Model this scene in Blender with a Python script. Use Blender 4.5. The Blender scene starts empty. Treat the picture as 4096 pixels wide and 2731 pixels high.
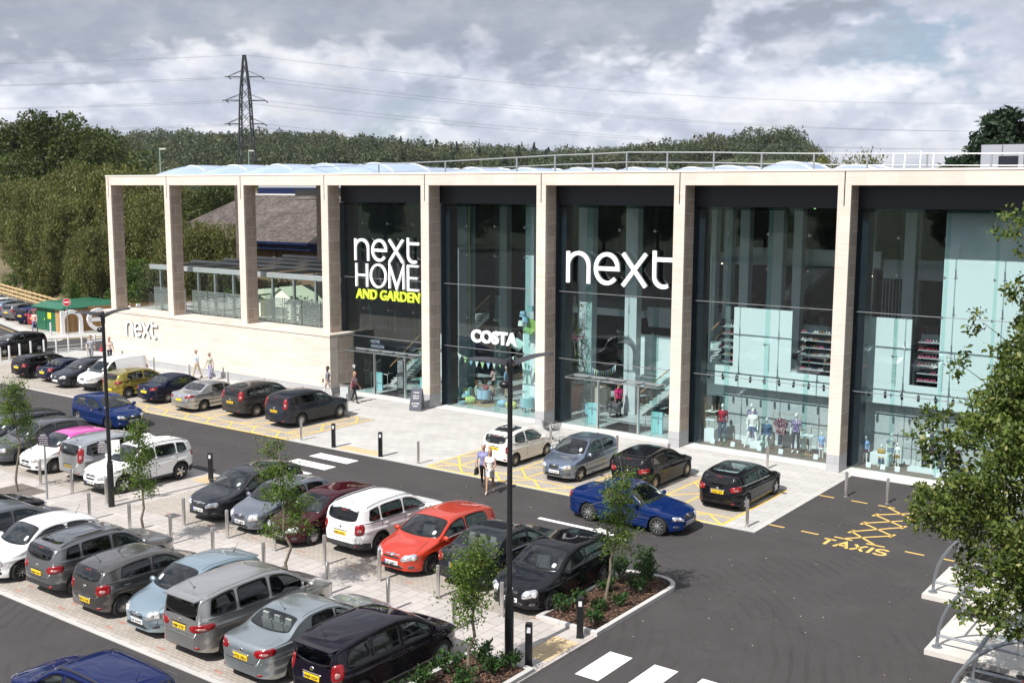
import bpy, bmesh, math, random
import numpy as np
from mathutils import Vector, Matrix
from mathutils.bvhtree import BVHTree
random.seed(7); RNG = np.random.default_rng(11)
R = math.radians
scene = bpy.context.scene
COL = scene.collection

# ------------------------------------------------------------------ camera
CAM = Vector((66.982, -43.592, 11.505))
yaw, pit, rol = -0.638305, -0.136014, 0.004011
fwd = Vector((math.sin(yaw)*math.cos(pit), math.cos(yaw)*math.cos(pit), math.sin(pit)))
rt = Vector((math.cos(yaw), -math.sin(yaw), 0)); up = rt.cross(fwd)
r2 = rt*math.cos(rol)+up*math.sin(rol); u2 = -rt*math.sin(rol)+up*math.cos(rol)
cd = bpy.data.cameras.new('camera'); cam = bpy.data.objects.new('camera', cd); COL.objects.link(cam)
M = Matrix((r2, u2, -fwd)).transposed().to_4x4(); M.translation = CAM
cam.matrix_world = M
cd.sensor_width = 36; cd.lens = 38.585; cd.clip_end = 6000; cd.clip_start = 0.5
scene.camera = cam

# ------------------------------------------------------------------ world, sun, exposure
SUN_EL = math.atan(1.13); SUN_AZ = math.atan2(-0.04, -1)      # direction the light comes from (x, y)
sd = Vector((-0.05, -1, 0)).normalized()
sun_from = Vector((sd.x*math.cos(SUN_EL), sd.y*math.cos(SUN_EL), math.sin(SUN_EL)))
sl = bpy.data.lights.new('sun', 'SUN'); so = bpy.data.objects.new('sun', sl); COL.objects.link(so)
sl.energy = 5.0; sl.angle = R(0.53); sl.color = (1.0, 0.965, 0.92)
so.rotation_euler = sun_from.to_track_quat('Z', 'Y').to_euler()
so.location = (0, 0, 60)
w = bpy.data.worlds.new('World'); scene.world = w; w.use_nodes = True
nt = w.node_tree; nt.nodes.clear()
def N(nt, typ, **kw):
    n = nt.nodes.new(typ)
    for k, v in kw.items():
        if k.startswith('i_'):
            key = k[2:]; n.inputs[int(key) if key.isdigit() else key.replace('_', ' ')].default_value = v
        else: setattr(n, k, v)
    return n
def ramp(nt, pts, fac=None, interp='LINEAR'):
    n = nt.nodes.new('ShaderNodeValToRGB'); e = n.color_ramp.elements; n.color_ramp.interpolation = interp
    while len(e) > 1: e.remove(e[-1])
    e[0].position = pts[0][0]; e[0].color = (*pts[0][1], 1) if len(pts[0][1]) == 3 else pts[0][1]
    for p, c in pts[1:]:
        k = e.new(p); k.color = (*c, 1)
    if fac is not None: nt.links.new(fac, n.inputs[0])
    return n
g3 = lambda v: (v, v, v)
def mixc(nt, fac, a, b, mode='MIX'):
    n = nt.nodes.new('ShaderNodeMix'); n.data_type = 'RGBA'; n.blend_type = mode
    for sock, v in ((n.inputs[0], fac), (n.inputs[6], a), (n.inputs[7], b)):
        if hasattr(v, 'is_linked'): nt.links.new(v, sock)
        elif isinstance(v, (int, float)): sock.default_value = v
        else: sock.default_value = (*v, 1) if len(v) == 3 else v
    return n.outputs[2]
sky = N(nt, 'ShaderNodeTexSky', sky_type='NISHITA'); sky.sun_disc = False
sky.sun_elevation = SUN_EL; sky.sun_rotation = math.atan2(sun_from.x, sun_from.y); sky.altitude = 20; sky.air_density = 1.0; sky.dust_density = 0.1; sky.ozone_density = 3.5
tc = N(nt, 'ShaderNodeTexCoord')
def skynoise(scale, detail, rough, vec, loc=(0, 0, 0), dist=0.0):
    m = N(nt, 'ShaderNodeMapping'); m.inputs['Scale'].default_value = vec; m.inputs['Location'].default_value = loc
    nt.links.new(tc.outputs['Generated'], m.inputs[0])
    n = N(nt, 'ShaderNodeTexNoise'); n.inputs['Scale'].default_value = scale; n.inputs['Detail'].default_value = detail
    n.inputs['Roughness'].default_value = rough; n.inputs['Distortion'].default_value = dist
    nt.links.new(m.outputs[0], n.inputs['Vector']); return n.outputs[0]
ZS = (1, 1, 1.9)
def smul(v, k, add=0.0):
    n = N(nt, 'ShaderNodeMath', operation='MULTIPLY_ADD'); n.inputs[1].default_value = k; n.inputs[2].default_value = add; nt.links.new(v, n.inputs[0]); return n.outputs[0]
def sadd(a, b):
    n = N(nt, 'ShaderNodeMath', operation='ADD'); nt.links.new(a, n.inputs[0]); nt.links.new(b, n.inputs[1]); return n.outputs[0]
def billow(scale, loc):      # rounded heaps: inverted cell distance broken up by fractal noise
    mp = N(nt, 'ShaderNodeMapping'); mp.inputs['Scale'].default_value = ZS; mp.inputs['Location'].default_value = loc; nt.links.new(tc.outputs['Generated'], mp.inputs[0])
    wn = N(nt, 'ShaderNodeTexNoise'); wn.inputs['Scale'].default_value = scale*1.6; wn.inputs['Detail'].default_value = 4; wn.inputs['Roughness'].default_value = .6; nt.links.new(mp.outputs[0], wn.inputs['Vector'])
    ws = N(nt, 'ShaderNodeVectorMath', operation='SCALE'); ws.inputs['Scale'].default_value = .34; nt.links.new(wn.outputs['Color'], ws.inputs[0])
    wa = N(nt, 'ShaderNodeVectorMath', operation='ADD'); nt.links.new(mp.outputs[0], wa.inputs[0]); nt.links.new(ws.outputs[0], wa.inputs[1])
    v = N(nt, 'ShaderNodeTexVoronoi', feature='F1'); v.inputs['Scale'].default_value = scale; v.inputs['Detail'].default_value = 1.5; v.inputs['Roughness'].default_value = .55; nt.links.new(wa.outputs[0], v.inputs['Vector'])
    return smul(v.outputs['Distance'], -1.0, 1.0)
def field(dz): return sadd(smul(billow(5.5, (4.3, 2.2, 1.1+dz)), .55), smul(skynoise(6.0, 9, .57, ZS, (8.1, 2.4, 1.9+dz), .1), .75))
A_ = field(0); B_ = field(.05)
cover = ramp(nt, [(0.425, g3(0)), (0.51, g3(1))], sadd(smul(A_, .5, .0), smul(skynoise(2.6, 5, .5, ZS, (2.1, 5.7, 0.9), .1), .68))).outputs[0]
relief = ramp(nt, [(0.26, (6.2, 6.6, 7.6)), (0.45, (7.6, 7.95, 8.9)), (0.58, (9.4, 9.6, 10.2)), (0.76, (12.0, 12.0, 12.1))], smul(sadd(A_, smul(B_, -1.0)), 1.05, .5)).outputs[0]
dens0 = ramp(nt, [(0.50, g3(1.15)), (0.68, g3(1.0)), (0.85, g3(.82))], A_).outputs[0]
shade = mixc(nt, 1.0, relief, dens0, 'MULTIPLY')
def cloudbank(c, sx, sz, lo, hi, dark):      # one large dark-based cloud standing in a direction of the sky
    su = N(nt, 'ShaderNodeVectorMath', operation='SUBTRACT'); su.inputs[1].default_value = c; nt.links.new(tc.outputs['Generated'], su.inputs[0])
    mu = N(nt, 'ShaderNodeVectorMath', operation='MULTIPLY'); mu.inputs[1].default_value = (1/sx, 1/sx, 1/sz); nt.links.new(su.outputs[0], mu.inputs[0])
    le = N(nt, 'ShaderNodeVectorMath', operation='LENGTH'); nt.links.new(mu.outputs[0], le.inputs[0])
    return ramp(nt, [(lo, dark), (hi, (1, 1, 1))], smul(sadd(le.outputs['Value'], smul(A_, 2.2, -1.3)), .5)).outputs[0]
sep = N(nt, 'ShaderNodeSeparateXYZ'); nt.links.new(tc.outputs['Generated'], sep.inputs[0])
bank = cloudbank((-.76, .635, .172), .38, .052, .38, .62, (0, 0, 0))
soft = ramp(nt, [(.5, (5.0, 5.4, 6.3)), (.62, (5.9, 6.3, 7.2)), (.76, (7.2, 7.5, 8.3))], A_).outputs[0]
cl = mixc(nt, bank, mixc(nt, .45, soft, mixc(nt, 1.0, shade, (.64, .68, .76), 'MULTIPLY')), mixc(nt, 1.0, shade, (.985, 1.0, 1.045), 'MULTIPLY'))
inv = N(nt, 'ShaderNodeMath', operation='SUBTRACT'); inv.inputs[0].default_value = 1; nt.links.new(bank, inv.inputs[1]); cv = N(nt, 'ShaderNodeMath', operation='MAXIMUM'); nt.links.new(inv.outputs[0], cv.inputs[0]); nt.links.new(cover, cv.inputs[1])
haz = ramp(nt, [(0.0, g3(.75)), (0.05, g3(0.0))], sep.outputs[2]).outputs[0]
cl2 = mixc(nt, haz, cl, (7.6, 7.95, 8.7))
blue = mixc(nt, 1.0, mixc(nt, .5, sky.outputs[0], (6.4, 7.7, 9.4)), (1.0, 1.0, 1.0), 'MULTIPLY')
fin = mixc(nt, cv.outputs[0], blue, cl2)
w.cycles.sampling_method = 'MANUAL'; w.cycles.sample_map_resolution = 256
bg = N(nt, 'ShaderNodeBackground'); bg.inputs[1].default_value = 0.058
out = N(nt, 'ShaderNodeOutputWorld'); nt.links.new(fin, bg.inputs[0]); nt.links.new(bg.outputs[0], out.inputs[0])
scene.view_settings.view_transform = 'Standard'; scene.view_settings.look = 'None'
scene.view_settings.exposure = 0.42; scene.view_settings.gamma = 1.0
scene.view_settings.use_curve_mapping = False
scene.render.resolution_x = 1024; scene.render.resolution_y = 682; scene.render.engine = 'CYCLES'
scene.cycles.max_bounces = 8; scene.cycles.transparent_max_bounces = 24; scene.cycles.glossy_bounces = 4
scene.cycles.caustics_reflective = False; scene.cycles.caustics_refractive = False

# ------------------------------------------------------------------ mesh helpers
class MB:
    def __init__(s): s.v = []; s.f = []; s.m = []; s.n = 0
    def add(s, v, f, mi=0):
        v = np.asarray(v, float).reshape(-1, 3); s.v.append(v)
        for q in f: s.f.append(tuple(int(i)+s.n for i in q)); s.m.append(mi)
        s.n += len(v); return s
    def box(s, a, b, mi=0, top=None):
        x0, y0, z0 = a; x1, y1, z1 = b
        if x0 > x1: x0, x1 = x1, x0
        if y0 > y1: y0, y1 = y1, y0
        if z0 > z1: z0, z1 = z1, z0
        t = top or 0
        v = [(x0, y0, z0), (x1, y0, z0), (x1, y1, z0), (x0, y1, z0), (x0+t, y0+t, z1), (x1-t, y0+t, z1), (x1-t, y1-t, z1), (x0+t, y1-t, z1)]
        return s.add(v, [(0, 3, 2, 1), (4, 5, 6, 7), (0, 1, 5, 4), (1, 2, 6, 5), (2, 3, 7, 6), (3, 0, 4, 7)], mi)
    def obox(s, c, size, rot=0, mi=0, M=None):
        hx, hy, hz = size[0]/2, size[1]/2, size[2]/2
        v = np.array([(-hx, -hy, -hz), (hx, -hy, -hz), (hx, hy, -hz), (-hx, hy, -hz), (-hx, -hy, hz), (hx, -hy, hz), (hx, hy, hz), (-hx, hy, hz)])
        if M is not None: v = v @ np.array(M.to_3x3()).T
        else:
            cs, sn = math.cos(rot), math.sin(rot); v = v @ np.array([[cs, sn, 0], [-sn, cs, 0], [0, 0, 1]])
        return s.add(v+np.array(c), [(0, 3, 2, 1), (4, 5, 6, 7), (0, 1, 5, 4), (1, 2, 6, 5), (2, 3, 7, 6), (3, 0, 4, 7)], mi)
    def beam(s, p0, p1, w, h=None, mi=0):
        p0, p1 = Vector(p0), Vector(p1); d = (p1-p0); L = d.length
        if L < 1e-6: return s
        q = d.to_track_quat('X', 'Z').to_matrix(); 
        return s.obox((p0+p1)/2, (L, w, h or w), M=q.to_4x4(), mi=mi)
    def prism(s, poly, z0, z1, mi=0):
        n = len(poly); v = [(x, y, z0) for x, y in poly]+[(x, y, z1) for x, y in poly]
        f = [tuple(range(n-1, -1, -1)), tuple(range(n, 2*n))]+[(i, (i+1) % n, n+(i+1) % n, n+i) for i in range(n)]
        return s.add(v, f, mi)
    def lathe(s, c, prof, n=16, mi=0, axis='z', cap=True):
        v = []; f = []
        for r, z in prof:
            for k in range(n):
                a = 2*math.pi*k/n; v.append((r*math.cos(a), r*math.sin(a), z))
        for j in range(len(prof)-1):
            for k in range(n):
                a = j*n+k; b = j*n+(k+1) % n; f.append((a, b, b+n, a+n))
        if cap:
            f.append(tuple(range(n-1, -1, -1))); m = (len(prof)-1)*n; f.append(tuple(range(m, m+n)))
        v = np.array(v)
        if axis == 'y': v = v[:, [0, 2, 1]]*np.array([1, 1, -1])
        if axis == 'x': v = v[:, [2, 0, 1]]
        return s.add(v+np.array(c), f, mi)
    def cyl(s, c, r, h, n=16, mi=0, r1=None): return s.lathe(c, [(r, 0), (r if r1 is None else r1, h)], n, mi)
    def tube(s, pts, r, n=8, mi=0, r1=None, closed=False):
        pts = [Vector(p) for p in pts]; m = len(pts); v = []; f = []
        prev = None
        for i, p in enumerate(pts):
            if closed: t = (pts[(i+1) % m]-pts[i-1])
            else: t = (pts[min(i+1, m-1)]-pts[max(i-1, 0)])
            t.normalize()
            if prev is None:
                a = Vector((0, 0, 1)) if abs(t.z) < .9 else Vector((1, 0, 0)); u = t.cross(a).normalized()
            else: u = (prev-t*prev.dot(t)); u = u.normalized() if u.length > 1e-5 else prev
            prev = u; b = t.cross(u)
            rr = r if r1 is None else r+(r1-r)*i/max(1, m-1)
            for k in range(n):
                a = 2*math.pi*k/n; v.append(p+u*(rr*math.cos(a))+b*(rr*math.sin(a)))
        for i in range(m if closed else m-1):
            for k in range(n):
                a = i*n+k; b2 = i*n+(k+1) % n; c = ((i+1) % m)*n; f.append((a, c+k, c+(k+1) % n, b2))
        if not closed: f.append(tuple(range(n))); f.append(tuple(range((m-1)*n+n-1, (m-1)*n-1, -1)))
        return s.add([tuple(q) for q in v], f, mi)
    def sphere(s, c, r, n=12, m=8, mi=0, M=None):
        v = []; f = []
        for j in range(m+1):
            ph = math.pi*j/m
            for k in range(n):
                a = 2*math.pi*k/n; v.append((math.sin(ph)*math.cos(a), math.sin(ph)*math.sin(a), math.cos(ph)))
        for j in range(m):
            for k in range(n):
                a = j*n+k; b = j*n+(k+1) % n; f.append((a, a+n, b+n, b))
        rr = np.array(r if hasattr(r, '__len__') else (r, r, r)); v = np.array(v)*rr
        if M is not None: v = v @ np.array(M.to_3x3()).T
        return s.add(v+np.array(c), f, mi)
def mesh_np(name, v, f, mats, mi=None, smooth=False):
    me = bpy.data.meshes.new(name); v = np.asarray(v, np.float32)
    if isinstance(f, np.ndarray):
        k = f.shape[1]; nf = len(f)
        me.vertices.add(len(v)); me.vertices.foreach_set('co', v.ravel())
        me.loops.add(nf*k); me.loops.foreach_set('vertex_index', f.astype(np.int32).ravel())
        me.polygons.add(nf); me.polygons.foreach_set('loop_start', np.arange(0, nf*k, k, dtype=np.int32))
        try: me.polygons.foreach_set('loop_total', np.full(nf, k, np.int32))
        except Exception: pass
    else: me.from_pydata([tuple(map(float, q)) for q in v], [], f)
    for m in (mats if isinstance(mats, (list, tuple)) else [mats]): me.materials.append(m)
    if mi is not None and len(me.materials) > 1: me.polygons.foreach_set('material_index', np.asarray(mi, np.int32))
    if smooth: me.polygons.foreach_set('use_smooth', np.ones(len(me.polygons), bool))
    me.update(calc_edges=True); me.validate()
    return me
def link(name, me, parent=None):
    o = bpy.data.objects.new(name, me); COL.objects.link(o)
    if parent is not None: o.parent = parent
    return o
def obj(name, mb, mats, parent=None, smooth=False, bevel=0):
    v = np.concatenate(mb.v) if mb.v else np.zeros((0, 3))
    me = mesh_np(name, v, mb.f, mats, mb.m, smooth)
    if smooth == 'auto':
        try: me.set_sharp_from_angle(angle=R(40))
        except Exception: pass
    o = link(name, me, parent)
    if bevel:
        b = o.modifiers.new('bevel', 'BEVEL'); b.width = bevel; b.segments = 2; b.limit_method = 'ANGLE'
    return o
def tag(o, label=None, cat=None, group=None, kind=None):
    if label: o['label'] = label
    if cat: o['category'] = cat
    if group: o['group'] = group
    if kind: o['kind'] = kind
    return o
def thing(name, label, cat, loc=(0, 0, 0), rz=0, group=None):
    o = bpy.data.objects.new(name, None); COL.objects.link(o); o.empty_display_size = .2
    o.location = loc; o.rotation_euler = (0, 0, rz); return tag(o, label, cat, group)
def struct(name, mb, mats, smooth=False): return tag(obj(name, mb, mats, None, smooth), kind='structure')
def dup(root, loc, rz=None, label=None, scale=None):
    r = root.copy(); COL.objects.link(r); r.location = loc
    if rz is not None: r.rotation_euler = (0, 0, rz)
    if scale: r.scale = (scale,)*3 if not hasattr(scale, '__len__') else scale
    if label: r['label'] = label
    for ch in list(root.children):
        c = ch.copy(); COL.objects.link(c); c.parent = r
        for g in list(ch.children):
            d = g.copy(); COL.objects.link(d); d.parent = c
    return r

# ------------------------------------------------------------------ materials
MATS = {}
def mat(name, col, rough=.6, metal=0, coat=0, spec=.5, var=None, bump=None, emit=None, coatr=.03):
    """var=(scale, amount, stretch xyz), bump=(scale, strength)"""
    if name in MATS: return MATS[name]
    m = bpy.data.materials.new(name); m.use_nodes = True; nt = m.node_tree; b = nt.nodes['Principled BSDF']
    b.inputs['Base Color'].default_value = (*col, 1); b.inputs['Roughness'].default_value = rough; b.inputs['Metallic'].default_value = metal
    b.inputs['Coat Weight'].default_value = coat; b.inputs['Coat Roughness'].default_value = coatr; b.inputs['Specular IOR Level'].default_value = spec
    if emit: b.inputs['Emission Color'].default_value = (*emit[0], 1); b.inputs['Emission Strength'].default_value = emit[1]
    if var or bump:
        tc = N(nt, 'ShaderNodeTexCoord')
    if var:
        mp = N(nt, 'ShaderNodeMapping'); mp.inputs['Scale'].default_value = var[2] if len(var) > 2 else (1, 1, 1)
        nt.links.new(tc.outputs['Object'], mp.inputs[0])
        n = N(nt, 'ShaderNodeTexNoise'); n.inputs['Scale'].default_value = var[0]; n.inputs['Detail'].default_value = 6; n.inputs['Roughness'].default_value = .6
        nt.links.new(mp.outputs[0], n.inputs['Vector'])
        a = var[1]; lo = tuple(max(0, c*(1-a)) for c in col); hi = tuple(min(1, c*(1+a)) for c in col)
        r = ramp(nt, [(.3, lo), (.7, hi)], n.outputs[0]); nt.links.new(r.outputs[0], b.inputs['Base Color'])
    if bump:
        n2 = N(nt, 'ShaderNodeTexNoise'); n2.inputs['Scale'].default_value = bump[0]; n2.inputs['Detail'].default_value = 4
        nt.links.new(tc.outputs['Object'], n2.inputs['Vector'])
        bp = N(nt, 'ShaderNodeBump'); bp.inputs['Strength'].default_value = bump[1]; bp.inputs['Distance'].default_value = .02
        nt.links.new(n2.outputs[0], bp.inputs['Height']); nt.links.new(bp.outputs[0], b.inputs['Normal'])
    MATS[name] = m; return m
def glassmat(name, tint, ior=1.5, rough=0.0, gcol=(1, 1, 1), boost=1.0):
    if name in MATS: return MATS[name]
    m = bpy.data.materials.new(name); m.use_nodes = True; nt = m.node_tree; nt.nodes.clear()
    t = N(nt, 'ShaderNodeBsdfTransparent'); t.inputs[0].default_value = (*tint, 1)
    g = N(nt, 'ShaderNodeBsdfGlossy'); g.inputs['Roughness'].default_value = rough; g.inputs['Color'].default_value = (*gcol, 1)
    fr = N(nt, 'ShaderNodeFresnel'); ge = N(nt, 'ShaderNodeNewGeometry'); io = N(nt, 'ShaderNodeMath', operation='MULTIPLY_ADD'); io.inputs[1].default_value = 1/ior-ior; io.inputs[2].default_value = ior
    nt.links.new(ge.outputs['Backfacing'], io.inputs[0]); nt.links.new(io.outputs[0], fr.inputs[0])
    mx = N(nt, 'ShaderNodeMixShader'); o = N(nt, 'ShaderNodeOutputMaterial')
    mu = N(nt, 'ShaderNodeMath', operation='MULTIPLY', use_clamp=True); mu.inputs[1].default_value = boost
    nt.links.new(fr.outputs[0], mu.inputs[0]); nt.links.new(mu.outputs[0], mx.inputs[0])
    nt.links.new(t.outputs[0], mx.inputs[1]); nt.links.new(g.outputs[0], mx.inputs[2]); nt.links.new(mx.outputs[0], o.inputs[0])
    MATS[name] = m; return m
def brickmat(name, c1, c2, mortar, bw, rh, msize, rough=.8, coords='xy', offset=.5, streak=None, bump=.3, blotch=.12, squash=1.0):
    """masonry or paving laid in object space; coords picks the plane it runs in"""
    m = bpy.data.materials.new(name); m.use_nodes = True; nt = m.node_tree; b = nt.nodes['Principled BSDF']
    tc = N(nt, 'ShaderNodeTexCoord'); sp = N(nt, 'ShaderNodeSeparateXYZ'); nt.links.new(tc.outputs['Object'], sp.inputs[0])
    cb = N(nt, 'ShaderNodeCombineXYZ')
    if coords == 'xy': nt.links.new(sp.outputs[0], cb.inputs[0]); nt.links.new(sp.outputs[1], cb.inputs[1])
    elif coords == 'yx': nt.links.new(sp.outputs[1], cb.inputs[0]); nt.links.new(sp.outputs[0], cb.inputs[1])
    else:
        ad = N(nt, 'ShaderNodeMath', operation='ADD'); nt.links.new(sp.outputs[0], ad.inputs[0]); nt.links.new(sp.outputs[1], ad.inputs[1])
        nt.links.new(ad.outputs[0], cb.inputs[0]); nt.links.new(sp.outputs[2], cb.inputs[1])
    br = N(nt, 'ShaderNodeTexBrick'); br.offset = offset; nt.links.new(cb.outputs[0], br.inputs['Vector'])
    br.inputs['Scale'].default_value = 1; br.inputs['Brick Width'].default_value = bw; br.inputs['Row Height'].default_value = rh
    br.inputs['Mortar Size'].default_value = msize; br.inputs['Mortar Smooth'].default_value = .1; br.inputs['Bias'].default_value = 0
    br.inputs['Color1'].default_value = (*c1, 1); br.inputs['Color2'].default_value = (*c2, 1); br.inputs['Mortar'].default_value = (*mortar, 1)
    col = br.outputs['Color']
    n = N(nt, 'ShaderNodeTexNoise'); n.inputs['Scale'].default_value = .45; n.inputs['Detail'].default_value = 7; n.inputs['Roughness'].default_value = .65
    nt.links.new(tc.outputs['Object'], n.inputs['Vector'])
    col = mixc(nt, 1.0, col, ramp(nt, [(.3, g3(1-blotch)), (.7, g3(1+blotch*.3))], n.outputs[0]).outputs[0], 'MULTIPLY')
    if streak:
        mp = N(nt, 'ShaderNodeMapping'); mp.inputs['Scale'].default_value = streak[0]; nt.links.new(tc.outputs['Object'], mp.inputs[0])
        n3 = N(nt, 'ShaderNodeTexNoise'); n3.inputs['Scale'].default_value = 1; n3.inputs['Detail'].default_value = 8; n3.inputs['Roughness'].default_value = .7
        nt.links.new(mp.outputs[0], n3.inputs['Vector'])
        col = mixc(nt, 1.0, col, ramp(nt, [(.32, streak[1]), (.55, (1, 1, 1)), (.7, (1.06, 1.06, 1.06))], n3.outputs[0]).outputs[0], 'MULTIPLY')
    nt.links.new(col, b.inputs['Base Color']); b.inputs['Roughness'].default_value = rough
    bp = N(nt, 'ShaderNodeBump'); bp.inputs['Strength'].default_value = bump; bp.inputs['Distance'].default_value = .004; bp.invert = True
    nt.links.new(br.outputs['Fac'], bp.inputs['Height']); nt.links.new(bp.outputs[0], b.inputs['Normal'])
    MATS[name] = m; return m
def ribbon(pts, width, closed=False):
    """flat polyline -> left and right offsets (2-D); returns list of quads as 4 points"""
    n = len(pts); L = []; Rr = []
    for i in range(n):
        if closed: a, b = pts[i-1], pts[(i+1) % n]; p = pts[i]
        else: a, b, p = pts[max(0, i-1)], pts[min(n-1, i+1)], pts[i]
        if (not closed and 0 < i < n-1) or closed:
            d1 = np.subtract(p, a); d2 = np.subtract(b, p); d1 = d1/np.hypot(*d1); d2 = d2/np.hypot(*d2)
            t = d1+d2; t /= np.hypot(*t); c = max(.35, float(t@d1)); nrm = np.array([-t[1], t[0]])/c
        else:
            t = np.subtract(b, a); t = t/np.hypot(*t); nrm = np.array([-t[1], t[0]])
        L.append(np.array(p)+nrm*width/2); Rr.append(np.array(p)-nrm*width/2)
    return L, Rr
def stroke3d(mb, pts, width, depth, to3, closed=False, mi=0):
    """extruded ribbon. to3(x, y, d) -> 3-D"""
    L, Rr = ribbon(pts, width, closed); n = len(pts); v = []
    for i in range(n):
        v += [to3(*L[i], 0), to3(*Rr[i], 0), to3(*L[i], depth), to3(*Rr[i], depth)]
    f = []
    for i in range(n if closed else n-1):
        a = 4*i; b = 4*((i+1) % n)
        f += [(a, a+1, b+1, b), (a+2, b+2, b+3, a+3), (a, b, b+2, a+2), (a+1, a+3, b+3, b+1)]
    if not closed: f += [(0, 2, 3, 1), (4*(n-1), 4*(n-1)+1, 4*(n-1)+3, 4*(n-1)+2)]
    mb.add(v, f, mi)
def arc(cx, cy, rx, ry, a0, a1, n=18): return [(cx+rx*math.cos(R(a0+(a1-a0)*i/n)), cy+ry*math.sin(R(a0+(a1-a0)*i/n))) for i in range(n+1)]
# lower-case grotesque letters in a unit where x-height = 1
def glyph(ch):
    if ch == 'n': return [[(.06, 0), (.06, 1.0)], [(.06, .55)]+arc(.43, .55, .37, .40, 180, 0, 16)[1:]+[(.80, 0)]], .95
    if ch == 'e': return [[(.10, .50), (.86, .50)]+arc(.48, .50, .38, .45, 0, 318, 30)[1:]], .98
    if ch == 'x': return [[(.06, 1.0), (.82, 0)], [(.82, 1.0), (.06, 0)]], .93
    if ch == 't': return [[(.18, 1.12), (.18, .33)]+arc(.47, .33, .29, .29, 180, 300, 10)[1:], [(.18, .86), (.78, .86)]], .80
    if ch == 'H': return [[(.05, 0), (.05, 1)], [(.62, 0), (.62, 1)], [(.05, .5), (.62, .5)]], .78
    if ch == 'O': return [arc(.43, .5, .39, .48, 0, 360, 32)[:-1]], .97
    if ch == 'M': return [[(.05, 0), (.05, 1), (.41, .03), (.77, 1), (.77, 0)]], .94
    if ch == 'E': return [[(.58, 1), (.05, 1), (.05, 0), (.58, 0)], [(.05, .5), (.52, .5)]], .66
    if ch == 'T': return [[(0, 1), (.62, 1)], [(.31, 1), (.31, 0)]], .8
    if ch == 'A': return [[(0, 0), (.33, 1), (.66, 0)], [(.12, .33), (.54, .33)]], .84
    if ch == 'X': return [[(0, 1), (.6, 0)], [(.6, 1), (0, 0)]], .8
    if ch == 'I': return [[(.08, 0), (.08, 1)]], .32
    if ch == 'S': return [arc(.3, .74, .27, .24, 20, 270, 14)+arc(.3, .26, .27, .24, 90, -160, 14)[1:]], .75
def letters(mb, text, x0, width, y0, xh, thick, depth, to3, mi=0, gap=1.0):
    """text scaled to fill width; to3(x,y,d)"""
    tot = sum(glyph(c)[1] for c in text); sx = width/tot/xh*1.0; x = 0
    for c in text:
        st, adv = glyph(c)
        for s in st: stroke3d(mb, [(x0+(x+px)*sx*xh, y0+py*xh) for px, py in s], thick, depth, to3, closed=(c == 'O'), mi=mi)
        x += adv
def textmesh(txt, size, depth, offset=0.0, align='LEFT'):
    cu = bpy.data.curves.new('t', 'FONT'); cu.body = txt; cu.size = size; cu.extrude = depth/2; cu.offset = offset; cu.align_x = align; cu.resolution_u = 3
    o = bpy.data.objects.new('t', cu); COL.objects.link(o)
    dg = bpy.context.evaluated_depsgraph_get(); me = bpy.data.meshes.new_from_object(o.evaluated_get(dg))
    bpy.data.objects.remove(o); bpy.data.curves.remove(cu); return me
def textobj(name, txt, size, depth, m, parent, M, offset=0.0, width=None, align='LEFT', height=None):
    me = textmesh(txt, size, depth, offset, align); v = np.zeros(len(me.vertices)*3, np.float32); me.vertices.foreach_get('co', v); v = v.reshape(-1, 3)
    if width: v[:, 0] *= width/(v[:, 0].max()-v[:, 0].min())
    if height: v[:, 1] *= height/(v[:, 1].max()-v[:, 1].min())
    me.vertices.foreach_set('co', v.ravel()); me.materials.clear(); me.materials.append(m)
    me.transform(M); return link(name, me, parent)
FACE = Matrix(((1, 0, 0, 0), (0, 0, -1, 0), (0, 1, 0, 0), (0, 0, 0, 1)))   # text in XY -> upright facing -Y
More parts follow.
